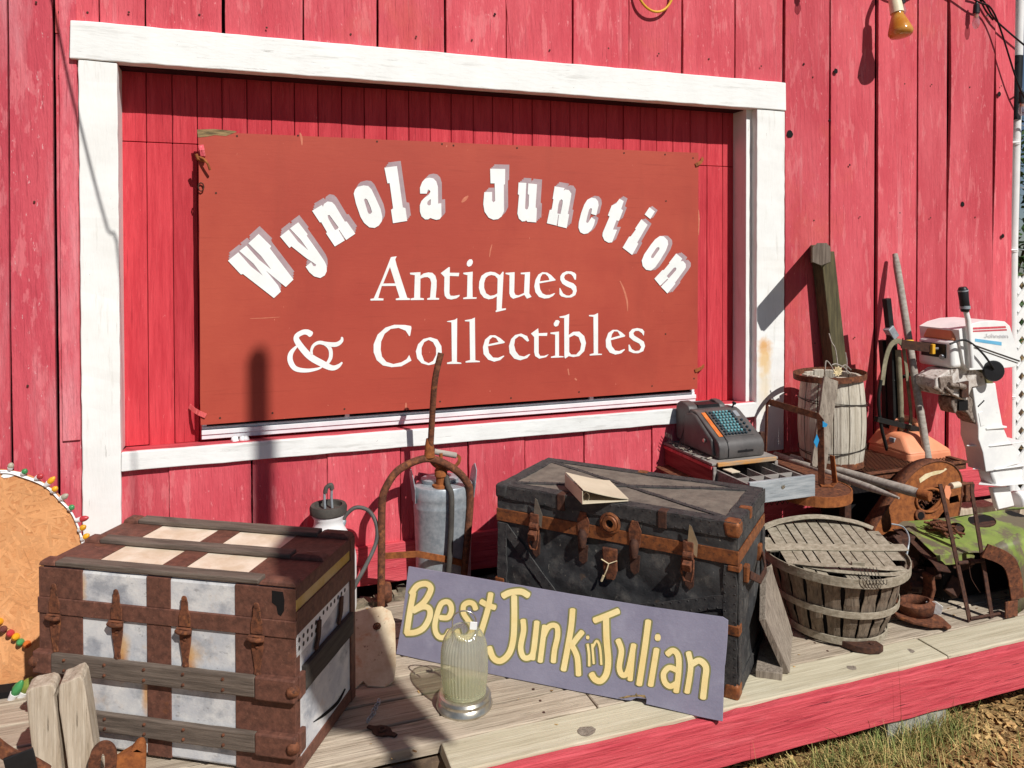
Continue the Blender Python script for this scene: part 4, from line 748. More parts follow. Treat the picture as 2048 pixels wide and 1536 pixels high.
B = Trunk((1.585, -1.254), -.844, .934, .447, .608, 'black_trunk', 'big black oilcloth trunk with rusty copper band and dusty grey top')
L2, D2, H2 = B.L, B.D, B.H
def puffy(tr, x0, x1, y0, y1, z0, z1, n=34, amp=.008, seed=2):
    """a box whose sides ripple like loose oilcloth"""
    bm = bmesh.new(); bmesh.ops.create_cube(bm, size=1.0)
    bmesh.ops.subdivide_edges(bm, edges=bm.edges[:], cuts=n, use_grid_fill=True)
    mb = MB(); idx = {}
    for v in bm.verts:
        idx[v] = len(mb.v); p = Vector((x0+(v.co.x+.5)*(x1-x0), y0+(v.co.y+.5)*(y1-y0), z0+(v.co.z+.5)*(z1-z0)))
        e = min(1, 6*min(.5-abs(v.co.x), .5-abs(v.co.y)) if False else 1)
        s_ = noise.noise(p*9+Vector((seed, 0, 0)))*amp+noise.noise(p*23)*amp*.35+noise.noise(Vector((p.x*6+p.z*9, p.y*6, p.z*3)))*amp*.6
        q = p.copy(); c = Vector(((x0+x1)/2, (y0+y1)/2, (z0+z1)/2))
        if abs(v.co.y) > .499 and abs(v.co.x) < .48 and abs(v.co.z) < .48: q.y += s_*(1 if v.co.y > 0 else -1)
        if abs(v.co.x) > .499 and abs(v.co.y) < .48 and abs(v.co.z) < .48: q.x += s_*(1 if v.co.x > 0 else -1)
        if v.co.z > .499 and abs(v.co.y) < .48 and abs(v.co.x) < .48: q.z += s_*.5
        mb.v.append(tr.pt(*q))
    mb.f = [tuple(idx[v] for v in f.verts) for f in bm.faces]; bm.free(); return mb
puffy(B, 0, L2, 0, D2, .01, .4595).build('body', M['black_canvas'], B.root, smooth=50)
puffy(B, -.003, L2+.003, -.003, D2+.003, .5105, .594, amp=.003).build('lid', M['black_canvas'], B.root, smooth=50)
puffy(B, .012, L2-.012, .012, D2-.012, .56, .600, amp=.006, seed=7).build('lid_top', M['dusty_top'], B.root, smooth=50)
B.part('copper_band', M['copper'], (-.006, L2+.006, -.0065, .0, .4605, .5095), bevel=.002); B.part('copper_band', M['copper'], (L2, L2+.0065, .0002, D2, .462, .505), bevel=.002); B.part('copper_band', M['copper'], (-.0065, 0, .0002, D2, .462, .505), bevel=.002)
def trim(pl, a, b_, w, h0=.0005, h1=.006, nm='trim', mt=None, wob=.0022, seed=1):
    r2 = random.Random(seed); a = Vector(a); b_ = Vector(b_); t = (b_-a).normalized(); nn = Vector((-t.y, t.x)); k = max(4, int((b_-a).length/.03)); up, dn = [], []
    for i in range(k+1):
        c = a.lerp(b_, i/k); up.append(c+nn*(w/2+r2.uniform(-wob, wob))); dn.append(c-nn*(w/2+r2.uniform(-wob, wob)))
    mb = MB(); mb.prism(pl, [(p.x, p.y) for p in dn+up[::-1]], h0, h1)
    # rivets
    for i in range(1, k):
        for s_ in (-1, 1):
            c = a.lerp(b_, i/k)+nn*s_*w*.36; q = pl.at(c.x, c.y, h1); mb.lathe([(.0032, 0), (.0028, .0014), (0, .002)], 6, q, R=Matrix((pl.ex, pl.ez, pl.n)).transposed())
    return mb.build(nm, mt or M['black_trim'], B.root, bevel=.001, seg=1)
top = PL(B.pt(0, 0, .6005), B.f, B.d)
trim(top, (.0, .022), (L2, .022), .05, -.004, .004, seed=1); trim(top, (.0, D2-.02), (L2, D2-.02), .045, -.004, .004, seed=2); trim(top, (.022, .046), (.022, D2-.044), .05, -.004, .0046, seed=3); trim(top, (L2-.024, .046), (L2-.024, D2-.044), .055, -.004, .0046, seed=4)
trim(top, (.045, D2-.045), (L2-.05, .045), .022, -.003, .0035, seed=5); trim(top, (.045, .05), (L2-.05, D2-.045), .022, -.003, .0052, seed=6)
fp2 = B.fp
trim(fp2, (0, .578), (L2, .578), .052, .0035, .0085, seed=7, wob=.003)
trim(fp2, (.03, .44), (.43, .02), .04, .001, .0065, seed=8); trim(fp2, (L2-.04, .33), (.5, .2), .045, .001, .0068, seed=9); trim(fp2, (.5, .2), (.3, .02), .04, .0012, .0072, seed=19)
trim(fp2, (L2-.022, .02), (L2-.022, .455), .046, .001, .0078, seed=10); trim(fp2, (.02, .02), (.02, .455), .042, .001, .0078, seed=11)
trim(B.rp, (.024, .02), (.024, .455), .046, .001, .0075, seed=12); trim(B.rp, (D2-.022, .02), (D2-.022, .455), .046, .001, .0075, seed=13); trim(B.rp, (.05, .03), (D2-.05, .03), .05, .001, .0062, seed=14); trim(B.rp, (.0, .578), (D2, .578), .05, .0035, .008, seed=15)
# copper corner pieces
def corner(x, z, sx, up, mt=M['copper'], r=.05):
    mb = MB(); q = lambda dx, dy, dz: B.pt(x-sx*dx, dy, z-up*dz)
    mb.hexa([q(-.010, -.012, -.006), q(r, -.012, -.006), q(r*.9, r*.9, -.008), q(-.010, r, -.006), q(-.010, -.012, r), q(r*.8, -.012, r), q(r*.7, .01, r), q(-.010, r*.9, r)])
    return mb.build('corner_cap', mt, B.root, bevel=.012, seg=3, smooth=60)
corner(L2, .602, 1, 1); corner(L2, .004, 1, -1); corner(0, .602, -1, 1, M['black_trim']); corner(0, .004, -1, -1)
for z in (.25, .33):
    pass
B.part('edge_clamp', M['copper'], (L2-.04, L2+.011, -.011, .03, .22, .255), bevel=.004); B.part('edge_clamp', M['copper'], (L2-.03, L2+.0115, -.0112, .03, .44, .458), bevel=.003)
B.part('edge_clamp', M['copper'], (-.011, .03, -.011, .03, .2, .235), bevel=.004)
for u, v0, v1 in ((1124, 993, 1018), (1326, 1022, 1050), (1510, 998, 1006)):
    x, z1 = fp2.pix(u, v0); 
    if u < 1500: B.part('lid_tab', M['rust_dark'], (x-.016, x+.016, -.013, .03, .545, .607), bevel=.003)
B.part('lid_tab', M['copper'], (L2-.03, L2+.012, .16, .19, .57, .609), bevel=.003); B.part('lid_tab', M['copper'], (.43, .47, D2-.03, D2+.004, .57, .608), bevel=.003)
Rf = Matrix((B.f, Vector((0, 0, 1)), -B.d)).transposed()
# round lock escutcheon
x, z = fp2.pix(1222, 1041); mb = MB(); mb.lathe([(.040, 0), (.040, .006), (.034, .010), (.030, .008), (.026, .014), (.016, .014), (.014, .006), (0, .006)], 28, fp2.at(x, .53, .0065), R=Rf); lk = mb.build('lock_ring', M['copper'], B.root, smooth=40)
mb = MB(); mb.lathe([(.013, .0062), (.013, .0068), (0, .0068)], 18, fp2.at(x, .53, .0065), R=Rf); mb.build('keyhole', M['dark'], lk)
# leather hasp with string
x, _ = fp2.pix(1222, 1100); mb = MB(); mb.prism(fp2, [(x-.03, .44), (x+.03, .44), (x+.028, .40), (x+.03, .36), (x+.018, .325), (x-.014, .322), (x-.026, .36), (x-.027, .40)], .004, .018); lh = mb.build('leather_hasp', M['rust'], B.root, bevel=.005)
mb = MB(); mb.tube([fp2.at(x-.03, .395, .019), fp2.at(x, .385, .022), fp2.at(x+.03, .40, .019)], .0022, 6); mb.tube([fp2.at(x, .386, .022), fp2.at(x-.008, .36, .024), fp2.at(x-.02, .335, .021)], .0022, 6); mb.tube([fp2.at(x-.02, .338, .021), fp2.at(x-.03, .315, .02)], .0045, 6)
mb.build('string', M['petal'], lh, smooth=60)
# buckled hasps and clasps
for u in (1074, 1380):
    x, _ = fp2.pix(u, 1080)
    mb = MB(); mb.box(fp2.at(x, .495, .014), (.038, .024, .05), R=Matrix((B.f, B.d, Vector((0, 0, 1)))).transposed()); mb.lathe([(0, -.018), (.015, -.018), (.015, .018), (0, .018)], 12, fp2.at(x, .472, .022), R=Matrix((-B.d, Vector((0, 0, 1)), B.f)).transposed())
    h = mb.build('hasp', M['rust'], B.root, bevel=.003)
    mb = MB(); mb.prism(PL(fp2.at(0, 0, .020), B.f, (0, 0, 1)), [(x-.004, .5), (x+.03, .47), (x+.034, .52), (x+.012, .575), (x+.004, .58)], 0, .003); mb.build('hasp_plate', M['silver'], h)
    mb = MB(); mb.bar([fp2.at(x-.02, .46, .02), fp2.at(x-.022, .415, .03), fp2.at(x-.012, .385, .03), fp2.at(x+.012, .385, .03), fp2.at(x+.02, .42, .03), fp2.at(x+.018, .46, .02)], .008, .006, up=-B.d); mb.box(fp2.at(x, .44, .034), (.03, .028, .03), R=Matrix((B.f, B.d, Vector((0, 0, 1)))).transposed()@rot(.4)); mb.build('buckle', M['rust'], h, bevel=.002)
    mb = MB(); mb.prism(fp2, [(x-.018, .44), (x+.018, .44), (x+.016, .36), (x, .345), (x-.016, .36)], .004, .009); mb.build('strap_plate', M['rust_dark'], h, bevel=.002)
for u in (1168, 1271):
    x, _ = fp2.pix(u, 1080)
    mb = MB(); mb.prism(fp2, [(x-.02, .46), (x+.02, .46), (x+.026, .52), (x+.012, .555), (x-.012, .555), (x-.024, .52)], .0068, .011); c = mb.build('clasp', M['rust'], B.root, bevel=.002)
    mb = MB(); mb.lathe([(0, -.035), (.012, -.03), (.017, -.005), (.017, .02), (.010, .034), (0, .036)], 12, fp2.at(x, .455, .016), R=rot(0, 0, 0)); mb.prism(fp2, [(x-.02, .43), (x+.02, .43), (x+.015, .37), (x, .36), (x-.015, .37)], .004, .010); mb.build('clasp_knob', M['rust_dark'], c, smooth=50)
for y in (.1, .32):
    mb = MB(); mb.box(B.rp.at(y, .40, .01), (.02, .035, .06), R=Matrix((B.f, B.d, Vector((0, 0, 1)))).transposed()); mb.build('handle_loop', M['copper'], B.root, bevel=.005)
mb = MB(); mb.bar([B.rp.at(.1, .395, .024), B.rp.at(.16, .36, .045), B.rp.at(.26, .36, .045), B.rp.at(.32, .395, .024)], .028, .008, up=B.f); mb.build('handle', M['rust_dark'], B.root, bevel=.003)
# binder on the trunk
zb = .6085; q = lambda u, v, z=zb: G(u, v, z)
a, b_, c, d_ = q(1131, 972), q(1166, 1009), q(1257, 1003), q(1219, 966)
bd = thing('ring_binder', (a+b_+c+d_)/4, 0, 'cream ring binder lying shut on the dusty black trunk', 'binder')
mb = MB(); up = Vector((0, 0, 1)); h0, h1 = .004, .048
mb.hexa([a, b_, c, d_, a+up*h0, b_+up*h0, c+up*h0, d_+up*h0]); mb.build('back_cover', M['binder'], bd, bevel=.001, seg=1)
t = (c-b_).normalized()
mb = MB(); mb.hexa([a-t*.003, b_-t*.003, b_, a, a-t*.003+up*h1, b_-t*.003+up*h1, b_+up*h1, a+up*h1]); mb.build('spine', M['binder'], bd, bevel=.001, seg=1)
mb = MB(); base = []
for i in range(7):
    k = i/6; z0 = h1*(1-k)**1.3+h0+.004*k
    base.append((a.lerp(d_, k)+up*(z0), b_.lerp(c, k)+up*(z0)))
for i in range(6):
    (p, r_), (p2_, r2_) = base[i], base[i+1]; mb.hexa([p, r_, r2_, p2_, p+up*.003, r_+up*.003, r2_+up*.003, p2_+up*.003])
mb.build('front_cover', M['binder'], bd)
mb = MB(); e = b_.lerp(a, .12)+t*.02
for k in (0, .35, .7): o = e.lerp(a+t*.02, k); mb.tube([o+up*.006+t*.013*math.cos(w)+up*.016*(1+math.sin(w))-up*.004 for w in [i*.524 for i in range(12)]], .0018, 6, closed=True)
mb.build('rings', M['silver'], bd, smooth=60)
# ------------------------------------------------------------------ between the trunks
def arc(c, r, a0, a1, n, ex=Vector((1, 0, 0)), ez=Vector((0, 0, 1))):
    return [c+ex*r*math.cos(a0+(a1-a0)*i/n)+ez*r*math.sin(a0+(a1-a0)*i/n) for i in range(n+1)]
# hand truck: bent pipe hoop on a nose plate, with a steel shaft welded on top
hy = -.2; l0 = W(762, 1216, hy); l1 = W(764, 1010, hy); r1 = W(940, 985, hy); r0 = Vector((W(924, 1142, hy).x, hy, .03)); tp = W(855, 917, hy)
ht = thing('hand_truck', ((l0.x+r0.x)/2, hy, 0), 0, 'rusty hand truck with a bent pipe hoop and a tall steel handle', 'hand truck')
hp = catmull([l0+Vector((0, 0, .01)), l0.lerp(l1, .5), l1, W(772, 975, hy), W(800, 938, hy), tp, W(905, 936, hy), W(932, 962, hy), r1, W(938, 1040, hy), r0], 6)
mb = MB(); mb.tube(hp, .0165, 12); mb.build('hoop', M['rust'], ht, smooth=50)
mb = MB(); a, b_ = W(770, 1112, hy), W(932, 1128, hy); mb.bar([a, W(835, 1108, hy-.03), W(900, 1120, hy-.02), b_], .004, .028, up=(0, 0, 1)); mb.build('crossbar', M['rust_orange'], ht, bevel=.001)
s0, s1, s2 = W(860, 914, hy), W(870, 760, hy-.05), W(882, 706, hy-.05)
mb = MB(); mb.tube(catmull([s0, W(864, 840, hy-.02), s1, s2], 5), .0135, 10); mb.build('shaft', M['rust'], ht, smooth=50)
mb = MB(); mb.lathe([(.024, 0), (.020, .05), (.0145, .08), (0, .08)], 14, W(859, 914, hy)); mb.build('socket', M['rust_orange'], ht, smooth=50)
# nose plate
q0, q1, q2, q3 = G(724, 1366, .012), G(789, 1364, .012), W(786, 1216, -.53), W(716, 1224, -.53)
exn = (q1-q0).normalized(); ezn = (q2-q1); npl = PL(q0, exn, ezn)
mb = MB(); mb.pixprism(npl, [(690, 1372), (712, 1376), (726, 1362), (735, 1372), (770, 1374), (788, 1362), (792, 1330), (790, 1245), (782, 1222), (764, 1212), (738, 1216), (700, 1226)], -.006, 0)
mb.build('nose_plate', M['rust_plate'], ht, bevel=.002)
mb = MB(); a, b_ = npl.pix(754, 1253); mb.tube([npl.at(a+.013*math.cos(k*.785), b_+.013*math.sin(k*.785), .002) for k in range(8)], .003, 6, closed=True); mb.lathe([(.009, 0), (.006, .003), (0, .003)], 8, npl.at(a, b_, .001), R=Matrix((npl.ex, npl.ez, npl.n)).transposed()); mb.build('bolt', M['rust'], ht, smooth=50)
mb = MB(); mb.lathe([(0, -.016), (.04, -.016), (.045, 0), (.04, .016), (0, .016)], 20, l0+Vector((.03, .03, .05)), R=rot(0, math.radians(90))); mb.build('wheel', M['rust'], ht, smooth=40)

# galvanised backpack pump can
cy = -.115; cl_, cr_ = W(828, 985, cy), W(944, 985, cy); ccx = (cl_.x+cr_.x)/2; cr = (cr_.x-cl_.x)/2; zt = W(885, 978, cy-.08).z
can = thing('pump_can', (ccx, cy, 0), 0, 'galvanised backpack pump can with a rusty pump and black hose', 'pump can')
R2 = (1.0, .78); cc = Vector((ccx, cy, 0))
mb = MB(); mb.lathe([(cr*.93, .04), (cr*.94, .2), (cr, zt-.10), (cr*1.01, zt-.095), (cr*1.01, zt-.088), (cr, zt-.083), (cr, zt-.055), (cr*1.012, zt-.05), (cr*1.0, zt-.04), (cr*.99, zt-.005), (cr*.96, zt), (cr*.6, zt+.006), (0, zt+.008)], 40, cc, squash=R2)
mb.build('body', M['galv'], can, smooth=40)
mb = MB(); mb.lathe([(cr*.62, zt+.004), (cr*.66, zt+.022), (cr*.6, zt+.026), (0, zt+.024)], 24, cc+Vector((-.01, .02, 0)), squash=R2); mb.build('lid', M['galv'], can, smooth=40)
for sx in (-1, 1):
    mb = MB(); x = ccx+sx*cr*1.0
    pr = [(x, cy-.03, zt-.07), (x+sx*.004, cy-.045, zt-.0), (x+sx*.012, cy-.035, zt+.055), (x+sx*.014, cy, zt+.078), (x+sx*.012, cy+.035, zt+.055), (x+sx*.004, cy+.045, zt), (x, cy+.03, zt-.07)]
    o = len(mb.v); mb.v += [Vector(p) for p in pr]; mb.f.append(tuple(range(o, o+7)))
    mb.build('shoulder_lug', M['galv'], can, solid=.004, bevel=.001)
px_ = W(882, 985, cy-.05); pc = Vector((px_.x, cy-.05, zt))
mb = MB(); mb.lathe([(.04, .0), (.038, .012), (.022, .016), (.022, .045), (.028, .05), (.028, .075), (.024, .08), (.024, .095), (.028, .1), (.024, .108), (.008, .11), (.008, .15), (0, .15)], 18, pc); mb.build('pump', M['rust_orange'], can, smooth=40)
g0, g1 = W(868, 903, cy-.04), W(912, 911, cy-.04); hb = pc+Vector((0, 0, .15))
mb = MB(); mb.tube([g0, g1], .013, 12); mb.build('grip', M['handle_wood'], can, smooth=50)
mb = MB(); mb.bar(catmull([g0+Vector((-.004, 0, 0)), W(862, 922, cy-.04), W(878, 936, cy-.04), W(898, 938, cy-.04), W(915, 928, cy-.04), W(919, 916, cy-.04), g1+Vector((.004, 0, 0))], 4), .014, .006, up=(0, -1, 0)); mb.tube([W(887, 938, cy-.045), hb-Vector((0, 0, .02))], .007, 8); mb.build('bail', M['rust_orange'], can, smooth=40)
mb = MB(); yy = cy-cr*.78-.02; mb.tube(catmull([pc+Vector((.022, -.01, .05)), W(896, 972, yy+.03), W(903, 992, yy), W(902, 1060, yy), W(898, 1130, yy), W(893, 1170, yy)], 6), .0125, 10); mb.build('hose', M['rubber'], can, smooth=60)

# white garden sprayer behind the white trunk
jy = -.16; jc = W(657, 1050, jy); jr = (W(695, 1040, jy).x-W(630, 1040, jy).x)/2
z0 = W(657, 1020, jy).z
jug = thing('garden_sprayer', (jc.x, jy, 0), 0, 'white plastic garden sprayer with a black collar behind the white trunk', 'sprayer')
c = Vector((jc.x, jy, 0))
mb = MB(); mb.lathe([(jr*1.6, 0), (jr*1.72, .04), (jr*1.72, z0-.2), (jr*1.5, z0-.13), (jr*1.08, z0-.085), (jr*.9, z0-.06), (jr*.88, z0-.035), (jr*1.02, z0-.02), (jr*.98, z0-.008), (jr*.8, z0), (0, z0)], 28, c); mb.build('tank', M['white_plastic'], jug, smooth=50)
mb = MB(); mb.lathe([(jr*.98, z0-.018), (jr*1.13, z0-.010), (jr*1.16, z0+.012), (jr*1.08, z0+.024), (jr*.86, z0+.024), (jr*.8, z0+.006), (jr*.3, z0+.004), (0, z0+.004)], 28, c); mb.build('collar', M['rubber'], jug, smooth=40)
mb = MB(); hh = W(656, 972, jy); mb.tube(catmull([c+Vector((.016, 0, z0+.004)), Vector((hh.x+.014, jy, hh.z-.05)), Vector((hh.x+.014, jy, hh.z-.015)), hh, Vector((hh.x-.014, jy, hh.z-.02)), c+Vector((-.014, 0, z0+.004))], 5), .0055, 8); ph = mb.build('pump_handle', M['galv'], jug, smooth=50)
mb = MB(); mb.tube(catmull([Vector((hh.x-.012, jy, hh.z-.028)), Vector((hh.x-.006, jy, hh.z-.006)), Vector((hh.x+.012, jy, hh.z+.004)), Vector((hh.x+.016, jy, hh.z-.016))], 4), .0095, 8); mb.build('handle_grip', M['rubber'], ph, smooth=50)
mb = MB(); mb.tube(catmull([W(686, 1045, jy), W(692, 1030, jy), W(712, 1015, jy), W(738, 1022, jy), W(753, 1050, jy-.03), W(752, 1085, jy-.05), W(735, 1125, jy-.08), W(716, 1160, jy-.1), W(690, 1210, jy-.12)], 7), .0085, 10); mb.build('hose', M['hose'], jug, smooth=60)
mb = MB(); mb.lathe([(.012, -.012), (.012, .012), (.010, .016), (0, .016)], 10, W(686, 1047, jy), R=rot(0, .3)); mb.build('hose_nut', M['galv'], jug, smooth=40)

# glass lantern jar
lc = G(929, 1410); px = (G(984, 1410)-G(876, 1410)).length/2; k = px/.105
ln_ = thing('glass_jar', lc, 0, 'ribbed glass jar with wire handle and silver base on the deck', 'glass jar')
zt = .262
mb = MB(); mb.lathe([(.107*k, 0), (.110*k, .008), (.106*k, .018), (.100*k, .024), (.100*k, .03), (.104*k, .036), (.098*k, .044), (.092*k, .046), (0, .046)], 48, lc); mb.build('base', M['silver'], ln_, smooth=30)
prof = [(.078*k, .047), (.085*k, .075), (.090*k, .12), (.090*k, .165), (.087*k, .20), (.079*k, .225), (.067*k, .244), (.054*k, .256)]
mb = MB(); mb.lathe(prof, 168, lc, rib=.026, ribs=42); mb.f = mb.f[:-2]; mb.build('glass', M['jar'], ln_, smooth=80)
mb = MB(); mb.lathe([(.085*k, .05), (.085*k, .06), (0, .062)], 32, lc); mb.build('glass_floor', M['jar'], ln_, smooth=40)
mb = MB(); mb.lathe([(.054*k, .256), (.050*k, .262), (.046*k, .258)], 40, lc); mb.f = mb.f[:-2]; mb.build('rim', M['jar'], ln_, smooth=60)
hx = .045*k; rx = Vector((_cy, -_sy, 0))
htop = .322
mb = MB(); mb.tube([lc+rx*-hx+Vector((0, 0, .215)), lc+rx*-hx*1.02+Vector((0, 0, .285))]+arc(lc+Vector((0, 0, .288)), hx, math.pi, 0, 12, rx, Vector((0, 0, .8)))+[lc+rx*hx+Vector((0, 0, .215))], .0026, 8); mb.build('wire_handle', M['silver'], ln_, smooth=60)
mb = MB(); mb.box(lc+rx*(hx-.006)+Vector((-.004, -.006, .272)), (.024, .004, .026), R=rot(0, .1, -.3)); mb.build('price_tag', M['white_plastic'], ln_, bevel=.001)

# rusty latch and scrap of chain lying on the deck
a, b_ = G(735, 1455), G(793, 1474); dd = (b_-a).normalized(); nn = Vector((-dd.y, dd.x, 0)); pl = PL(a.lerp(b_, .5), dd, nn); Lh = (b_-a).length/2
mb = MB(); mb.prism(pl, [(-Lh, -.006), (-Lh*.6, -.010), (-Lh*.35, -.022), (0, -.027), (Lh*.35, -.022), (Lh*.6, -.010), (Lh, -.007), (Lh, .007), (Lh*.6, .010), (Lh*.35, .022), (0, .027), (-Lh*.35, .022), (-Lh*.6, .010), (-Lh, .006)], 0.001, .007)
mb.lathe([(.015, .007), (.013, .012), (.007, .012), (.006, .008), (0, .008)], 14, pl.at(0, 0)); tag(mb.build('iron_plate', M['rust_dark'], origin=pl.at(0, 0), bevel=.002, smooth=40), 'small rusty iron latch plate lying beside the white trunk', 'iron plate')
mb = MB(); p0, p1_ = G(738, 1443), G(757, 1405)
for i in range(9):
    cc = p0.lerp(p1_, i/8)+Vector((rr.uniform(-.003, .003), rr.uniform(-.003, .003), .004)); t = (p1_-p0).normalized(); u_ = Vector((-t.y, t.x, 0)) if i % 2 else Vector((-t.y*.6, t.x*.6, .8)); mb.tube([cc+t*.011*math.cos(w*.785)+u_*.006*math.sin(w*.785) for w in range(8)], .0016, 5, closed=True)
tag(mb.build('chain', M['galv'], origin=p0, smooth=60), 'short grey chain lying on the deck boards by the rusty latch', 'chain')

# ------------------------------------------------------------------ plywood pumpkin with its lights
base = G(20, 1384); cen = Vector((-.955, -.19, .375)); rad = .412; lean_ = math.radians(14)
pk = PL(cen, (math.cos(.1), math.sin(.1)*-1, 0), (0, math.sin(lean_), math.cos(lean_)))
disc = thing('plywood_cutout', (cen.x, cen.y-.1, 0), 0, 'round orange strand board cutout leaning on the wall', 'plywood cutout')
pts = [pk.pix(*p) for p in ((0, 938), (25, 941), (60, 951), (100, 974), (128, 1003), (150, 1045), (164, 1085), (172, 1130), (172, 1180), (166, 1230), (150, 1280), (120, 1325), (90, 1352), (50, 1376), (0, 1396))]
mx_ = pts[0][0]; left = [(2*(mx_-.10)-x, z) for x, z in pts[::-1]]
sm = catmull([(x, z, 0) for x, z in pts], 3); sm2 = catmull([(x, z, 0) for x, z in left], 3)
outl = [(p.x, p.y) for p in sm]+[(p.x, p.y) for p in sm2]
mb = MB(); mb.prism(pk, outl, -.012, 0); mb.build('board', M['osb'], disc, bevel=.001, seg=1)
mb = MB(); r3 = random.Random(77)
for i in range(1500):
    x, z = r3.uniform(-.1, .42), r3.uniform(-.42, .42); a = r3.uniform(0, 3.14); L_, w_ = r3.uniform(.012, .045), r3.uniform(.003, .009)
    d = Vector((math.cos(a), math.sin(a))); nn = Vector((-d.y, d.x)); q = [Vector((x, z))+d*L_*sx+nn*w_*sz*r3.uniform(.6, 1) for sx, sz in ((-1, -1), (1, -1), (1, 1), (-1, 1))]
    def ins(p):
        c_ = False; k = len(outl); j_ = k-1
        for ii in range(k):
            if (outl[ii][1] > p.y) != (outl[j_][1] > p.y) and p.x < (outl[j_][0]-outl[ii][0])*(p.y-outl[ii][1])/(outl[j_][1]-outl[ii][1])+outl[ii][0]: c_ = not c_
            j_ = ii
        return c_
    if not all(ins(p) for p in q): continue
    h = r3.uniform(.0003, .0016); o = len(mb.v); mb.v += [pk.at(p.x, p.y, h+r3.uniform(-.0006, .0009)) for p in q]; mb.f.append((o, o+1, o+2, o+3))
mb.build('strands', M['flake'], disc, fix=False)['kind'] = 'stuff'
mb = MB(); gp = G(10, 1392); mb.plank((-1.5, gp.y+.06, .012), (-.60, gp.y+.0, .012), .06, .02, (0, 0, 1), n=10, jit=.001, seed=3); mb.build('foot_strip', M['dark'], disc)
lt = thing('light_string', (cen.x+.3, cen.y-.02, 0), 0, 'string of coloured cone bulbs stapled along the edge of the orange cutout', 'light string')
EB = [(22, 938, 27, 925, 'b_clear'), (47, 948, 57, 938, 'b_green'), (74, 957, 90, 949, 'b_red'), (94, 970, 114, 953, 'b_amber'), (106, 983, 118, 973, 'b_amber'), (122, 998, 140, 988, 'b_clear'), (140, 1018, 151, 1011, 'b_green'), (156, 1040, 181, 1034, 'b_red'), (160, 1060, 175, 1050, 'b_amber'), (166, 1078, 182, 1067, 'b_amber')]
def bulb(a, b_, mt, r):
    d = (b_-a).normalized(); z = d; x = z.cross(Vector((.2, 1, .1))).normalized(); y = z.cross(x); R = Matrix((x, y, z)).transposed(); L_ = (b_-a).length
    mb = MB(); mb.lathe([(r*.8, 0), (r, L_*.3), (r*.85, L_*.6), (r*.4, L_*.9), (0, L_)], 10, a, R=R); bb = mb.build('bulb', M[mt], lt, smooth=60)
    mb = MB(); mb.lathe([(r*.7, -L_*.55), (r*.9, -.001), (0, -.0005)], 10, a, R=R); mb.build('socket', M['white_plastic'], bb, smooth=40)
for u0, v0, u1, v1, mt in EB:
    a = pk.at(*pk.pix(u0+ (u1-u0)*.3, v0+(v1-v0)*.3), .012); b_ = pk.at(*pk.pix(u1, v1), .02); bulb(a, b_, mt, .0115)
for u, v, mt in ((0, 1243, 'b_amber'), (8, 1258, 'b_maroon'), (22, 1266, 'b_red'), (33, 1273, 'b_amber'), (42, 1284, 'b_green'), (55, 1288, 'b_orange')):
    p = pk.at(*pk.pix(u, v)); 
    mb = MB(); mb.lathe([(.0125, 0), (.0135, .008), (.009, .024), (0, .032)], 12, p, R=Matrix((pk.ex, pk.ez, pk.n)).transposed()); mb.build('bulb', M[mt], lt, smooth=60)
for u, v, mt, r in ((30, 1380, 'b_green', .017), (50, 1374, 'b_olive', .022)):
    a = G(u, v, .03); bulb(a+Vector((0, 0, -.01)), a+Vector((.025, -.01, .035)), mt, r)
mb = MB(); edge = [pk.at(*pk.pix(u, v), .004) for u, v in ((0, 942), (20, 943), (45, 951), (75, 962), (98, 976), (118, 997), (140, 1020), (153, 1045), (163, 1075), (166, 1100))]
mb.tube(catmull(edge, 3), .004, 6); mb.tube(catmull([e+Vector((.004, -.004, -.006)) for e in edge], 3), .003, 6); mb.build('cord', M['white_plastic'], lt, smooth=60)
mb = MB(); mb.pixprism(PL(pk.at(0, 0, .0006), pk.ex, pk.ez), [(2, 953), (14, 940), (40, 944), (46, 948), (30, 951), (18, 955), (8, 956)], 0, .002); mb.build('peeled_paint', M['white'], disc)

# ------------------------------------------------------------------ split rail ends and rusty iron at the lower left
sy_ = -1.0
def raw_post(name, label, outline, y, th, sd0):
    pl = wallplane(y); lp = [pl.pix(*p) for p in outline]; mb = MB()
    mb.prism(pl, lp, -th, 0); c = mb.v[0]
    x = sum(p[0] for p in lp)/len(lp)
    return tag(mb.build(name, M['pale_wood'], origin=(x, y, 0), bevel=.004), label, 'split rail')
def lowz(u, y, z): 
    return [ (u, v) for v in [VH] ]
def bot(x_u, y): # image row where z=0 on plane y for column u
    lo, hi = 1300, 2200
    for _ in range(40):
        m_ = (lo+hi)/2
        if W(x_u, m_, y).z > 0: lo = m_
        else: hi = m_
    return lo
raw_post('split_rail', 'shorter cracked pale rail end standing before the white trunk', [(51, 1384), (62, 1377), (86, 1372), (98, 1369), (108, 1372), (112, 1382), (108, 1392), (113, 1430), (121, 1500), (124, 1545), (128, bot(128, sy_)), (76, bot(76, sy_)), (66, 1520), (56, 1440)], sy_, .07, 1)
raw_post('split_rail', 'taller pale split rail end with pointed top before the white trunk', [(116, 1384), (120, 1369), (134, 1365), (148, 1357), (160, 1353), (167, 1362), (174, 1400), (184, 1470), (193, 1536), (200, bot(200, sy_)), (146, bot(146, sy_)), (136, 1540), (126, 1470), (118, 1420)], sy_-.005, .085, 2)
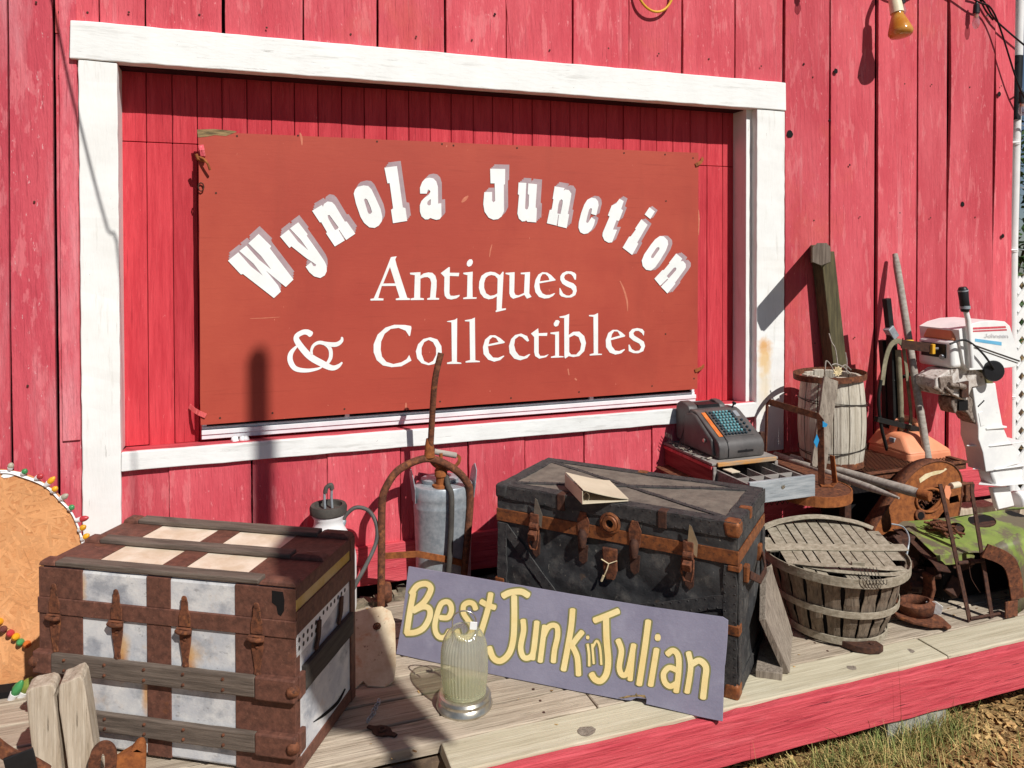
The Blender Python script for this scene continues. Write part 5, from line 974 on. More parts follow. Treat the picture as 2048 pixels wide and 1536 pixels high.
# rusty harness iron
irn = thing('rusty_iron', G(200, 1560), 0, 'rusty curved iron fitting lying in front of the white trunk', 'iron fitting')
pl = wallplane(-1.06)
mb = MB(); mb.bar(catmull([W(186, 1600, -1.04), W(190, 1520, -1.06), W(200, 1497, -1.06), W(214, 1495, -1.06), W(222, 1510, -1.06), W(220, 1545, -1.05), W(214, 1600, -1.03)], 6), .03, .012, up=(0, -1, 0)); mb.build('loop', M['rust'], irn, bevel=.003)
mb = MB(); mb.prism(wallplane(-1.0), [wallplane(-1.0).pix(*p) for p in ((226, 1522), (245, 1510), (262, 1500), (276, 1484), (288, 1484), (292, 1500), (288, 1600), (226, 1600))], -.03, .0); mb.build('cheek_plate', M['rust_orange'], irn, bevel=.008, seg=3)
ir2 = thing('rusty_iron', G(20, 1560), 0, 'rusty bent iron bar with a black strap at the lower left corner', 'iron fitting')
mb = MB(); mb.bar(catmull([W(-60, 1440, -1.1), W(-20, 1480, -1.1), W(20, 1510, -1.1), W(60, 1525, -1.1), W(95, 1545, -1.1)], 6), .03, .02, up=(0, -1, 0)); mb.build('bar', M['rust'], ir2, bevel=.004)
mb = MB(); mb.bar(catmull([W(36, 1506, -1.115), W(44, 1540, -1.115), W(52, 1600, -1.1)], 4), .07, .008, up=(0, -1, 0)); mb.build('strap', M['black'], ir2, bevel=.002)
# rubble in the gap below the wall
mb = MB(); r5 = random.Random(5)
for i in range(150):
    u = r5.uniform(690, 1000) if i < 90 else r5.uniform(1500, 1900)
    c = Vector((W(u, 1190, -.06).x, r5.uniform(-.13, -.02), r5.uniform(-.05, .012))); s_ = r5.uniform(.01, .028)
    mb.hexa([c+Vector((x*s_*r5.uniform(.6, 1.3), y*s_*r5.uniform(.5, 1.2), z*s_*r5.uniform(.4, .8))) for z in (-1, 1) for x, y in ((-1, -1), (1, -1), (1, 1), (-1, 1))])
tag(mb.build('rubble', M['rock'], origin=(0.8, -.07, 0)), 'loose stones and bark filling the gap below the red wall', 'rubble', kind='stuff')

# dry debris on the deck boards
mb = MB(); r5 = random.Random(51)
for i in range(190):
    x = r5.uniform(.2, 3.3); y = r5.choice([r5.uniform(-1.2, -.15), r5.uniform(-.45, -.12)]); c = Vector((x, y, .003)); L_ = r5.uniform(.003, .016); mb.box(c, (L_, L_*r5.uniform(.15, .6), .0012), rot(r5.gauss(0, .2), r5.gauss(0, .2), r5.uniform(0, 6)))
tag(mb.build('deck_litter', M['chipA'], fix=False), 'small dry leaf bits and wood crumbs scattered on the deck boards', 'litter', kind='stuff')
# ------------------------------------------------------------------ iron table and what stands on it
TZ = .45
tb = thing('iron_table', (2.7, -.4, 0), 0, 'rusty iron work table with a round end and a wire mesh shelf', 'table')
fl = PL((0, 0, TZ), (1, 0, 0), (0, 1, 0))
rc = G(1615, 985, TZ); rc = Vector((2.47, -.60, TZ))
out = [(1.96, -.06), (2.86, -.06), (2.86, -.33), (2.74, -.45)]+[(rc.x+.16*math.cos(a), rc.y+.16*math.sin(a)) for a in [math.radians(20-i*15) for i in range(13)]]+[(2.2, -.52), (1.96, -.52)]
mb = MB(); mb.prism(fl, out, -.006, 0); mb.build('tabletop', M['rust'], tb, bevel=.002)
mb = MB(); mb.bar([Vector((rc.x+.162*math.cos(a), rc.y+.162*math.sin(a), TZ-.02)) for a in [math.radians(40-i*14) for i in range(18)]], .006, .045, up=(0, 0, 1)); mb.build('round_rim', M['rust_orange'], tb)
# mesh shelf
mx0, mx1, my0, my1 = 2.88, 3.5, -.52, -.07
def diamond(mb, o, ex, ez, w, h, dx, dz, r=.0016):
    ex = Vector(ex); ez = Vector(ez); nx = int(w/dx); nz_ = int(h/dz)
    for sgn in (1, -1):
        k = -nz_
        while k <= nx+nz_:
            pts = []
            for j in range(nz_+1):
                x = (k+j*.5*sgn*1.0)*dx
                if 0 <= x <= w: pts.append(Vector(o)+ex*x+ez*(j*dz)+Vector((0, 0, .0012*sgn)))
            if len(pts) > 1: mb.tube([pts[0], pts[-1]], r, 4)
            k += 1
mb = MB(); diamond(mb, (mx0, my0, TZ-.004), (1, 0, 0), (0, 1, 0), mx1-mx0, my1-my0, .024, .02); mb.build('mesh_shelf', M['mesh_metal'], tb)
mb = MB()
for a, b_ in (((mx0-.02, my0), (mx1, my0)), ((mx0-.02, my1), (mx1, my1)), ((mx1, my0), (mx1, my1))): mb.bar([Vector((*a, TZ)), Vector((*b_, TZ))], .03, .006, up=(0, 0, 1)); mb.bar([Vector((a[0], a[1], TZ-.018)), Vector((b_[0], b_[1], TZ-.018))], .005, .036, up=(0, 0, 1))
mb.build('angle_frame', M['rust'], tb, bevel=.001)
# hanging mesh skirt
mb = MB(); diamond(mb, (2.32, -.46, .335), (1, -.02, 0), (0, 0, 1), .50, .085, .03, .02, .0022); mb.build('mesh_skirt', M['mesh_metal'], tb)
for x, y in ((2.02, -.46), (2.02, -.1), (2.82, -.42), (3.46, -.1), (3.46, -.48)):
    mb = MB(); mb.bx(x-.02, x+.02, y-.02, y+.02, .001, TZ-.0065); mb.build('leg', M['grey_wood'] if x < 2.1 else M['rust_dark'], tb, bevel=.003)
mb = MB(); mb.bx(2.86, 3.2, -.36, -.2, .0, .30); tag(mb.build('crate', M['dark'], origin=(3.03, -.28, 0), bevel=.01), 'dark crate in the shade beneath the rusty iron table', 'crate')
# cash drawer box
BX0, BX1, BY0, BY1, BZ0, BZ1 = 2.03, 2.385, -.45, -.02, TZ+.001, .560
cb = thing('coin_till', ((BX0+BX1)/2, (BY0+BY1)/2, BZ0), 0, 'old wooden cash drawer case pulled open, showing coin compartments', 'coin till')
mb = MB(); mb.bx(BX0, BX0+.014, BY0, BY1, BZ0, BZ1-.012); mb.bx(BX1-.014, BX1, BY0, BY1, BZ0, BZ1-.012); mb.bx(BX0+.0145, BX1-.0145, BY1-.014, BY1, BZ0, BZ1-.012); mb.build('case', M['red_box'], cb, bevel=.002)
mb = MB(); mb.bx(BX0-.004, BX1+.004, BY0-.004, BY1+.002, BZ1-.0115, BZ1); mb.build('case_top', M['greystone'], cb, bevel=.002)
mb = MB(); mb.bx(BX0+.02, BX1-.012, BY0-.017, BY0-.0045, BZ1-.016, BZ1+.003); mb.build('edge_strip', M['oak'], cb, bevel=.003)
mb = MB(); mb.bx(BX0-.006, BX0-.0005, BY0, BY1, BZ1-.03, BZ1-.016); mb.build('red_moulding', M['siding'], cb, bevel=.001)
for q_ in (BX0, BX1-.016): mb = MB(); mb.bx(q_, q_+.016, BY0-.010, BY0-.0005, BZ0, BZ1-.0165); mb.build('case_stile', M['greystone'], cb, bevel=.001)
DY = -.70; DX0, DX1 = BX0+.018, BX1-.018
mb = MB(); mb.bx(DX0-.012, DX1+.012, DY-.016, DY, BZ0+.0, BZ0+.094); fp_ = mb.build('drawer_front', M['zinc'], cb, bevel=.002)
mb = MB(); mb.lathe([(.009, 0), (.009, .003), (.006, .004), (.005, .002), (0, .002)], 14, ((DX0+DX1)/2, DY-.016, BZ0+.06), R=rot(math.radians(90))); mb.build('keyhole', M['silver'], fp_, smooth=40)
mb = MB(); zt = BZ0+.078
mb.bx(DX0, DX0+.010, DY+.0005, BY0+.3, BZ0+.003, zt); mb.bx(DX1-.010, DX1, DY+.0005, BY0+.3, BZ0+.003, zt); mb.bx(DX0+.0105, DX1-.0105, DY+.0005, BY0+.3, BZ0+.003, BZ0+.010); mb.build('drawer_box', M['greystone'], cb, bevel=.001)
mb = MB()
for i in (1, 2, 3): x = DX0+(DX1-DX0)*i/4; mb.bx(x-.003, x+.003, DY+.001, BY0-.02, BZ0+.0105, zt-.004)
mb.build('dividers', M['greystone'], cb)
mb = MB(); mb.bx(DX0+.011, DX1-.011, DY+.105, DY+.112, BZ0+.0105, zt-.003); mb.build('cross_divider', M['greystone'], cb)
mb = MB(); mb.box((DX0+.05, BY0-.05, BZ0+.082), (.06, .05, .004), R=rot(.1, .1, .3)); mb.build('card_scrap', M['binder'], cb)
# curling paper scraps on the box, left of the register
mb = MB(); r6 = random.Random(6)
for i in range(26):
    c = Vector((r6.uniform(BX0, BX0+.045), r6.uniform(BY0+.02, BY1-.02), BZ1+r6.uniform(.002, .008))); mb.box(c, (r6.uniform(.012, .03), r6.uniform(.008, .016), .0012), R=rot(r6.uniform(-.5, .5), r6.uniform(-.5, .5), r6.uniform(0, 3)))
for i in range(5):
    c = Vector((BX0+.01, BY1-.03-i*.015, BZ1)); mb.bar([c, c+Vector((-.01, .01, .03)), c+Vector((-.02, .0, .055))], .003, .001)
tag(mb.build('paper_litter', M['paper'], origin=(BX0+.03, -.2, BZ1)), 'litter of curled paper flakes on the box beside the grey register', 'paper litter', kind='stuff')
# register
RX0, RX1, RY0, RY1, RZ = 2.085, 2.335, -.425, -.08, BZ1+.003
rg = thing('cash_register', ((RX0+RX1)/2, (RY0+RY1)/2, RZ), 0, 'old grey cash register with teal keys standing on the drawer case', 'cash register')
sidep = PL((0, 0, RZ), (0, 1, 0), (0, 0, 1))   # profile plane (y,z), normal +x
prof = [(RY0, .012), (RY0-.002, .05), (RY0+.008, .075), (RY0+.028, .092), (RY1-.155, .183), (RY1-.13, .190), (RY1-.06, .188), (RY1-.03, .17), (RY1, .1), (RY1, .0), (RY0+.006, .0)]
mb = MB(); mb.prism(sidep, prof, RX0, RX1); mb.build('body', M['register'], rg, bevel=.014, seg=4, smooth=50)
# side hood bulge and rear printer housing
mb = MB(); mb.prism(sidep, [(RY0+.03, .01), (RY0+.05, .085), (RY1-.16, .172), (RY1-.12, .178), (RY1-.07, .165), (RY1-.055, .1), (RY1-.06, .01)], RX0-.012, RX0+.01); mb.build('side_hood', M['register'], rg, bevel=.010, seg=3, smooth=50)
mb = MB(); prof2 = [(RY1-.10, .18), (RY1-.085, .203), (RY1-.05, .215), (RY1-.01, .215), (RY1+.02, .198), (RY1+.028, .16), (RY1+.02, .02), (RY1-.02, .02)]
mb.prism(sidep, prof2, RX0-.004, RX0+.05); mb.prism(sidep, prof2, RX1-.075, RX1-.04); mb.prism(sidep, [(RY1-.012, .210), (RY1+.02, .194), (RY1+.026, .16), (RY1+.018, .1), (RY1-.012, .12)], RX0+.0505, RX1-.0755); mb.build('printer_housing', M['register'], rg, bevel=.008, seg=3, smooth=50)
mb = MB(); mb.bx(RX0+.052, RX1-.077, RY1-.09, RY1-.014, RZ+.188, RZ+.205); mb.build('printer_slot', M['black'], rg)
# sloping keyboard
ka = Vector((0, RY0+.028, RZ+.092)); kb = Vector((0, RY1-.155, RZ+.183)); kd = (kb-ka).normalized(); kn_ = Vector((1, 0, 0)).cross(kd); kp = PL((RX0, ka.y, ka.z), (1, 0, 0), kd); KL = (kb-ka).length
mb = MB(); mb.prism(kp, [(.052, .006), (.222, .006), (.222, KL-.002), (.052, KL-.002)], .001, .003); mb.build('key_plate', M['register'], rg, bevel=.001)
mb = MB(); mb.prism(kp, [(.022, .008), (.044, .008), (.044, KL-.006), (.022, KL-.006)], .0016, .0034); mb.build('label_strip', M['orange_strip'], rg, bevel=.0005)
mb = MB(); mb.bar([kp.at(.049, -.03, .002), kp.at(.049, KL, .002)], .002, .003, up=tuple(kp.n)); mb.bar([Vector((RX0+.049, RY0-.003, RZ+.005)), Vector((RX0+.049, RY0-.004, RZ+.05)), Vector((RX0+.049, RY0+.008, RZ+.078))], .003, .002, up=(0, -1, 0)); mb.build('seam', M['black'], rg)
Rk = Matrix((kp.ex, kp.ez, kp.n)).transposed()
km = MB(); km.lathe([(.0066, 0), (.0068, .006), (.0055, .009), (0, .0085)], 10, (0, 0, 0)); kme = {}
def key(x, z, mt, first={}):
    if mt not in first:
        mb = MB(); mb.v = [kp.at(x, z, .003)+Rk@v for v in km.v]; mb.f = list(km.f); o = mb.build('key', M[mt], rg, smooth=50); first[mt] = (o, kp.at(x, z, 0)); return
    o, p0 = first[mt]; c = o.copy(); COL.objects.link(c); c.parent = rg; c.location = kp.at(x, z, 0)-p0
for r_ in range(9):
    for c_ in range(7):
        key(.066+c_*.0185+(.004 if r_ % 2 else 0), .018+r_*(KL-.034)/8, 'key_dark' if r_ == 0 or c_ == 6 or (c_ == 0) else 'key_teal')
for i in range(4): key(.206, .03+i*.025, 'key_dark')
mb = MB(); mb.prism(kp, [(.195, .135), (.218, .135), (.218, KL-.012), (.195, KL-.012)], .0032, .006); mb.build('function_plate', M['galv'], rg)
mb = MB(); mb.lathe([(.010, 0), (.010, .006), (.007, .009), (0, .009)], 16, (RX0-.012, RY0+.10, RZ+.07), R=rot(0, math.radians(-90))); mb.build('side_knob', M['silver'], rg, smooth=40)
mb = MB(); mb.prism(PL((RX0+.10, RY0-.0025, RZ+.028), (1, 0, 0), (0, 0, 1)), [(0, 0), (.085, 0), (.085, .009), (.05, .009), (.045, .013), (.04, .009), (0, .009)], 0, .001); mb.build('maker_plate', M['black'], rg)
mb = MB(); mb.lathe([(.004, 0), (.004, .02), (.010, .024), (.010, .034), (0, .036)], 10, (RX1-.03, RY1-.13, RZ+.186), R=rot(.3, .3)); mb.build('lever', M['black'], rg, smooth=40)
mb = MB(); mb.tube([(RX1, RY0+.08, RZ+.04), (RX1+.03, RY0+.07, RZ+.045)], .012, 10); mb.build('crank_stub', M['register'], rg, smooth=40)

# wooden keg
kx, ky = W(1690, 900, -.33).x+.0, -.30
kc = Vector((W(1688, 940, -.45).x+.055, -.305, TZ+.001)); KH = W(1690, 752, -.42).z-TZ-.01; KR = .158
keg = thing('keg', kc, 0, 'weathered grey stave keg with a rusty top hoop on the iron table', 'keg')
def kr(z): t = z/KH; return KR*(.86+.16*math.sin(math.pi*(.12+.8*t)))
ns = 13
for i in range(ns):
    r7 = random.Random(i); a0 = 2*math.pi*i/ns+.16; da_ = 2*math.pi/ns; g = r7.uniform(.012, .05)
    mb = MB(); base = 0; nn_ = 14
    for j in range(nn_+1):
        z = KH*j/nn_+ (r7.uniform(-.012, .006) if j == nn_ else 0); R_ = kr(KH*j/nn_); pinch = (.05 if j in (0, nn_) else 0)
        for (aa, rr_) in ((a0+g/2, R_-.018), (a0+g/2, R_), (a0+da_/2, R_+.003), (a0+da_-g/2, R_), (a0+da_-g/2, R_-.018)):
            mb.v.append(kc+Vector((rr_*math.cos(aa), rr_*math.sin(aa), z)))
    for j in range(nn_):
        for q in range(5): r_ = (q+1) % 5; mb.f.append((j*5+q, j*5+r_, j*5+5+r_, j*5+5+q))
    mb.f.append((4, 3, 2, 1, 0)); mb.f.append(tuple(nn_*5+q for q in range(5)))
    mb.build('stave', M['keg'], keg, bevel=.002, seg=1)
def hoop(mt, nm, z, h, t, rad_, sq=(1, 1), tilt=0.0, dx=0, n=40, wob=0.0):
    mb = MB(); r7 = random.Random(int(z*1000)); pts = []
    for i in range(n):
        a = 2*math.pi*i/n; pts.append(kc+Vector((dx+rad_*math.cos(a)*sq[0], rad_*math.sin(a)*sq[1], z+tilt*math.cos(a)+r7.uniform(-wob, wob))))
    mb.bar(pts, t, h, up=(0, 0, 1), closed=True); return mb.build(nm, mt, keg)
hoop(M['rust'], 'top_hoop', KH-.004, .03, .003, kr(KH)+.02, (1.12, 1), .006, -.014)
for z, tl in ((KH*.70, -.012), (KH*.19, .02)):
    mb = MB(); mb.tube([kc+Vector(((kr(z)+.006)*math.cos(a), (kr(z)+.006)*math.sin(a), z+tl*math.cos(a)+.006*math.sin(3*a))) for a in [2*math.pi*i/36 for i in range(36)]], .0022, 6, closed=True); mb.tube([kc+Vector(((kr(z)+.007)*math.cos(a), (kr(z)+.007)*math.sin(a), z+.007+tl*math.cos(a))) for a in [2*math.pi*i/36 for i in range(36)]], .0018, 6, closed=True); mb.build('wire_hoop', M['wire'], keg, smooth=60)
hoop(M['rust'], 'foot_band', .016, .03, .003, kr(0)+.005)
mb = MB(); mb.lathe([(KR*.8, .1), (KR*.8, .102), (0, .102)], 24, kc); mb.build('inside_floor', M['dark'], keg)
# loose stave leaning on the keg
mb = MB(); yy = kc.y-KR-.03
a, b_ = W(1636, 936, yy-.05), W(1661, 758, yy+.03); mb.plank(a, b_, .085, .014, (0, -1, .18), n=16, jit=.0014, seed=44)
mb2 = mb.build('loose_stave', M['grey_wood'], origin=a, bevel=.002); tag(mb2, 'loose grey stave leaning on the front of the keg', 'stave')
# bare twigs with a dry flower
tw = thing('dried_twigs', kc+Vector((0, 0, .2)), 0, 'dry twigs and a pale dead flower sticking out of the keg', 'twigs')
for pts in (((1676, 745), (1674, 720), (1670, 696), (1663, 684), (1658, 667)), ((1692, 745), (1694, 725), (1691, 705)), ((1668, 742), (1660, 728), (1652, 722), (1650, 742)), ((1664, 730), (1672, 728), (1688, 735), (1700, 748)), ((1680, 738), (1690, 730), (1702, 740))):
    mb = MB(); mb.tube(catmull([W(u, v, -.36) for u, v in pts], 4), .0032, 5, scale=None); mb.build('twig', M['handle_wood'], tw, smooth=60)
mb = MB(); fc = W(1674, 742, -.44)
for i in range(9):
    a = i*.698; d = Vector((math.cos(a), -.5, math.sin(a)*.9)); o = len(mb.v); s_ = Vector((-math.sin(a), 0, math.cos(a)))
    mb.v += [fc, fc+d*.016+s_*.010, fc+d*.03+Vector((0, .01, 0)), fc+d*.016-s_*.010]; mb.f.append((o, o+1, o+2, o+3))
mb.build('flower', M['petal'], tw, solid=.001)
# olive timber, shade in its colour: leaning post, arm shaped for its shadow
tm = thing('olive_timber', W(1685, 745, -.10), 0, 'olive timber coloured dark for shade, standing behind the keg and leaning on the wall', 'timber')
mb = MB()
ta, tb_ = Vector((W(1687, 760, -.10).x, -.10, .5)), W(1646, 512, -.075)
d = (tb_-ta).normalized(); mb.sweep([ta, ta.lerp(tb_, .5), tb_+d*.02], [(-.045, -.04), (.045, -.04), (.045, .04), (-.045, .04)], up=(0, -1, 0)); mb.build('post', M['olive_wood'], tm, bevel=.004)
mb = MB(); e0 = W(1637, 508, -.03); e1 = W(1643, 508, -.37); dv = (e1-e0).normalized(); sx = dv.cross(Vector((0, 0, 1))).normalized(); uz = sx.cross(dv)
qq = lambda p, a, b_, c=0: p+sx*a+uz*b_+dv*c
mb.add([qq(e0, -.042, -.05), qq(e0, .042, -.05), qq(e0, .042, .05), qq(e0, -.042, .05), qq(e1, -.042, -.04), qq(e1, 0, -.058), qq(e1, .042, -.04), qq(e1, .042, .035), qq(e1, .02, .056), qq(e1, -.025, .056), qq(e1, -.042, .034)],
       [(3, 2, 1, 0), (4, 5, 6, 7, 8, 9, 10), (0, 1, 6, 5, 4), (1, 2, 7, 6), (2, 3, 10, 9, 8, 7), (3, 0, 4, 10)])
ar_ = mb.build('arm', M['olive_wood'], tm, bevel=.004)
mb = MB(); mb.add([qq(e1, a*.97, b_*.97, .0015) for a, b_ in ((-.042, -.04), (0, -.058), (.042, -.04), (.042, .035), (.02, .056), (-.025, .056), (-.042, .034))], [tuple(range(7))]); mb.build('lit_sawn_end', M['grey_wood'], ar_, solid=.002)  # paler wood puts the sunlit look on the arm's cut end

# bent flat-bar bracket
br = thing('flat_bar_frame', W(1640, 975, -.62), 0, 'rusty flat iron frame with blue paint scraps standing on the table end', 'iron frame')
f0, f1, f2, f3 = W(1531, 905, -.35), W(1534, 804, -.35), W(1641, 834, -.58), W(1643, 972, -.60)
mb = MB(); mb.bar([Vector((f0.x, f0.y, TZ+.001)), f0, f1-Vector((0, 0, .012)), f1+Vector((.012, -.004, 0)), f2-(f2-f1).normalized()*.012, f2-Vector((0, 0, .012)), Vector((f3.x, f3.y, TZ+.002))], .005, .03, up=(.35, .9, 0)); mb.build('frame', M['rust'], br, bevel=.001)
mb = MB(); g3 = Vector((f3.x, f3.y, TZ)); mb.bar([g3+Vector((-.012, -.008, .004)), g3+Vector((.03, -.03, .004)), g3+Vector((.05, -.03, .02)), g3+Vector((.042, -.02, .14))], .006, .03, up=(.6, .8, 0)); mb.build('foot_clip', M['rust_orange'], br, bevel=.001)
y_ = -.612; pl = wallplane(y_)
for lp in ([(1633, 868), (1638, 880), (1633, 896), (1627, 884)], [(1645, 842), (1655, 848), (1652, 854), (1645, 854)]): mb = MB(); mb.pixprism(pl, lp, 0, .002); mb.build('blue_scrap', M['blue'], br)
mb = MB(); mb.bx(W(1516, 900, -.2).x, W(1527, 900, -.2).x, -.22, -.2, TZ+.001, W(1520, 863, -.2).z); tag(mb.build('iron_stub', M['rust_dark'], origin=W(1520, 900, -.2), bevel=.002), 'short rusty flat bar standing upright right of the register', 'iron bar')
# two handles laid across the table
def shaft(name, label, a, b_, r, sc_, extra=None):
    t = thing(name, (Vector(a)+Vector(b_))/2, 0, label, 'tool handle', 'old wooden tool handles')
    a = Vector(a); b_ = Vector(b_); n_ = 14; mb = MB(); mb.tube([a.lerp(b_, i/n_) for i in range(n_+1)], r, 12, scale=[sc_(i/n_) for i in range(n_+1)]); mb.build('shaft', M['handle_wood'], t, smooth=50)
    return t
hA, hB = G(1582, 913, TZ+.02), W(1838, 987, -.79)
h1 = shaft('tool_handle', 'thick silver grey handle with a rusty end lying over the table', hA, hB, .022, lambda k: .62+.5*k if k < .95 else .95)
dd = (hB-hA).normalized(); mb = MB(); mb.tube([hB-dd*.004, hB+dd*.05], .024, 12); mb.build('ferrule', M['rust_orange'], h1, bevel=.003, smooth=40)
mb = MB(); mb.tube([hA.lerp(hB, .38)-dd*.006, hA.lerp(hB, .38)+dd*.006], .0205, 12); mb.build('ring', M['handle_wood'], h1, bevel=.002, smooth=40)
hC, hD = G(1550, 909, TZ+.012), W(1798, 996, -.83)
shaft('tool_handle', 'thin tapering handle lying in front of the thick one', hC, hD, .017, lambda k: 1.0 if k < .8 else max(.25, 1-(k-.8)*3.4))
# ------------------------------------------------------------------ bushel basket
bc = G(1693, 1297); bc = Vector((bc.x+.095, bc.y+.17, 0)); BR0, BR1, BH = .186, .268, .300
bk = thing('bushel_basket', bc, 0, 'grey stave bushel basket with a warped slatted lid', 'basket')
def brad(t): return BR0+(BR1-BR0)*(t**.85)
ns = 22
for i in range(ns):
    r7 = random.Random(100+i); a0 = 2*math.pi*i/ns+.1; da_ = 2*math.pi/ns; mb = MB(); nn_ = 10; sk_ = r7.uniform(-.03, .03)
    for j in range(nn_+1):
        t = j/nn_; z = .022+(BH-.028)*t; R_ = brad(t)-.004+r7.uniform(-.0008, .0008)+.006*math.sin(math.pi*2*t)*r7.uniform(-.6, 1); w = da_*(.93-.22*abs(math.sin(math.pi*2*t))*r7.uniform(.4, 1)) if True else 0
        am = a0+da_/2+sk_*(t-.5)*1.5
        for aa, dr in ((am-w/2, -.004), (am-w/2, 0), (am, .0022), (am+w/2, 0), (am+w/2, -.004)):
            rr_ = R_+dr; mb.v.append(bc+Vector((rr_*math.cos(aa), rr_*math.sin(aa), z)))
    for j in range(nn_):
        for q in range(5): r_ = (q+1) % 5; mb.f.append((j*5+q, j*5+r_, j*5+5+r_, j*5+5+q))
    mb.f.append((4, 3, 2, 1, 0)); mb.f.append(tuple(nn_*5+q for q in range(5)))
    mb.build('stave', M['basket'], bk, bevel=.001, seg=1)
def bhoop(nm, z, rad_, h, t=.004, sag=.004):
    pts = [bc+Vector((rad_*math.cos(a), rad_*math.sin(a), z+sag*math.sin(2*a+1))) for a in [2*math.pi*i/56 for i in range(56)]]
    mb = MB(); mb.bar(pts, t, h, up=(0, 0, 1), closed=True); return mb.build(nm, M['basket_hoop'], bk, bevel=.001, seg=1)
bhoop('hoop', .026, BR0+.010, .030); bhoop('hoop', .148, brad(.47)+.009, .026); bhoop('rim', BH-.014, BR1+.010, .036, .005)
mb = MB(); mb.lathe([(BR0-.006, .02), (BR0-.006, .026), (0, .026)], 30, bc); mb.build('bottom', M['basket'], bk)
mb = MB(); mb.lathe([(BR0-.012, .03), (brad(.5)-.016, .16), (BR1-.018, BH-.03), (BR1-.020, BH-.03), (brad(.5)-.018, .16), (BR0-.014, .03)], 36, bc); mb.f = mb.f[:-2]; mb.build('shade_liner', M['dark'], bk)  # added dark sheet standing in for the shade inside the basket
# lid: disc of thin slats, tilted up at the back, with bowed cleats
lc_ = bc+Vector((-.01, .0, BH+.022)); lt_ = math.radians(7); lex = Vector((.93, -.37, 0)).normalized(); lez = Vector((.37*math.cos(lt_), .93*math.cos(lt_), math.sin(lt_))); lp_ = PL(lc_, lex, lez); LR = .275
x = -LR; r8 = random.Random(8); ns = 0
while x < LR-.01:
    w = r8.uniform(.04, .058); a, b_ = x+r8.uniform(.002, .008), min(x+w, LR-.002); m_ = max(abs(a), abs(b_)); h = math.sqrt(max(.0008, LR*LR-m_*m_))
    if abs(x+w/2) < LR-.02:
        y0 = -h*(1 if r8.random() > .3 else .8); mb = MB()
        mb.prism(lp_, [(a, y0), (b_, y0+r8.uniform(-.01, .01)), (b_+r8.uniform(-.003, .003), h), (a+r8.uniform(-.003, .003), h+r8.uniform(-.006, .006))], r8.uniform(-.001, .001), .003)
        mb.build('lid_slat', M['basket_hoop'], bk, bevel=.0006, seg=1)
    x += w
def cleat(pts, w, th, nm='lid_cleat'):
    mb = MB(); mb.bar(catmull([lp_.at(*p) for p in pts], 5), w, th, up=tuple(lp_.n)); mb.build(nm, M['basket_hoop'], bk, bevel=.001, seg=1)
cleat([(-.245, .14, .006), (-.15, .185, .018), (0, .205, .03), (.15, .19, .018), (.225, .15, .006)], .034, .004)
cleat([(-.285, -.03, .007), (-.14, -.02, .007), (0, -.02, .006), (.15, -.02, .007), (.285, -.02, .010)], .05, .005)
cleat([(-.20, -.14, .006), (-.12, -.185, .022), (0, -.20, .03), (.12, -.195, .016), (.21, -.17, .004)], .03, .003)
cleat([(-.22, -.13, .003), (-.1, -.20, .010), (.02, -.225, .012), (.14, -.22, .006), (.22, -.18, .002)], .022, .003)
cleat([(-.19, .17, .004), (-.06, .225, .006), (.08, .23, .008), (.17, .2, .004)], .02, .003)
mb = MB(); mb.box(lp_.at(.02, -.20, .034), (.05, .012, .022), R=Matrix((lp_.ex, lp_.ez, lp_.n)).transposed()); mb.build('handle_plate', M['basket_hoop'], bk, bevel=.002)
mb = MB(); c = bc+Vector((-.10, -.25, BH+.02))
for i in range(6):
    p = c+Vector((.012*i, -.004*i, 0)); mb.tube(catmull([p+Vector((0, .01, .02)), p+Vector((-.012, -.02, -.005)), p+Vector((.006, -.03, -.03)), p+Vector((.012, -.028, -.012))], 4), .0014, 5)
mb.build('wire_tangle', M['wire'], bk)
mb = MB(); c = bc+Vector((BR1*.96, -.10, BH)); mb.tube(catmull([c+Vector((-.02, -.03, -.02)), c+Vector((.005, -.02, .02)), c+Vector((.03, .0, .06)), c+Vector((.03, .03, .09)), c+Vector((-.01, .05, .1))], 5), .0035, 6); mb.build('wire_handle', M['galv'], bk, smooth=60)

# boards between the trunk and the basket
mb = MB(); a, b_ = G(1580, 1352, .0), G(1586, 1272, .0); c_, d_ = G(1531, 1243, .2), G(1533, 1160, .27)
nrm = (b_-a).cross(c_-a).normalized(); 
if nrm.x < 0: nrm = -nrm
ap = G(1543, 1137, .30); f0 = [a, b_, d_+(ap-d_)*.0, c_]; th = nrm*-.024
pa = [a, b_, ap, d_, c_]
o = len(mb.v); mb.v += pa+[p+th for p in pa]; mb.f += [(0, 1, 2, 3, 4), (9, 8, 7, 6, 5)]+[(i, (i+1) % 5, 5+(i+1) % 5, 5+i) for i in range(5)]
zmin = min(v.z for v in mb.v)
for v in mb.v: v.z -= zmin-.001
tag(mb.build('board_offcut', M['grey_wood'], origin=a, bevel=.002), 'thick grey board offcut leaning against the right end of the black trunk', 'board')
a, b_ = G(1511, 1356), G(1564, 1363); dd = Vector((.66, .75, 0)); w = (b_-a)
mb = MB(); mb.hexa([a, b_, b_+dd*.36, a+dd*.36, a+Vector((0, 0, .028)), b_+Vector((0, 0, .028)), b_+dd*.36+Vector((0, 0, .028)), a+dd*.36+Vector((0, 0, .028))]); tag(mb.build('board_offcut', M['grey_wood'], origin=a+Vector((0, 0, 0)), bevel=.002), 'short grey board lying flat on the deck under the leaning board', 'board')
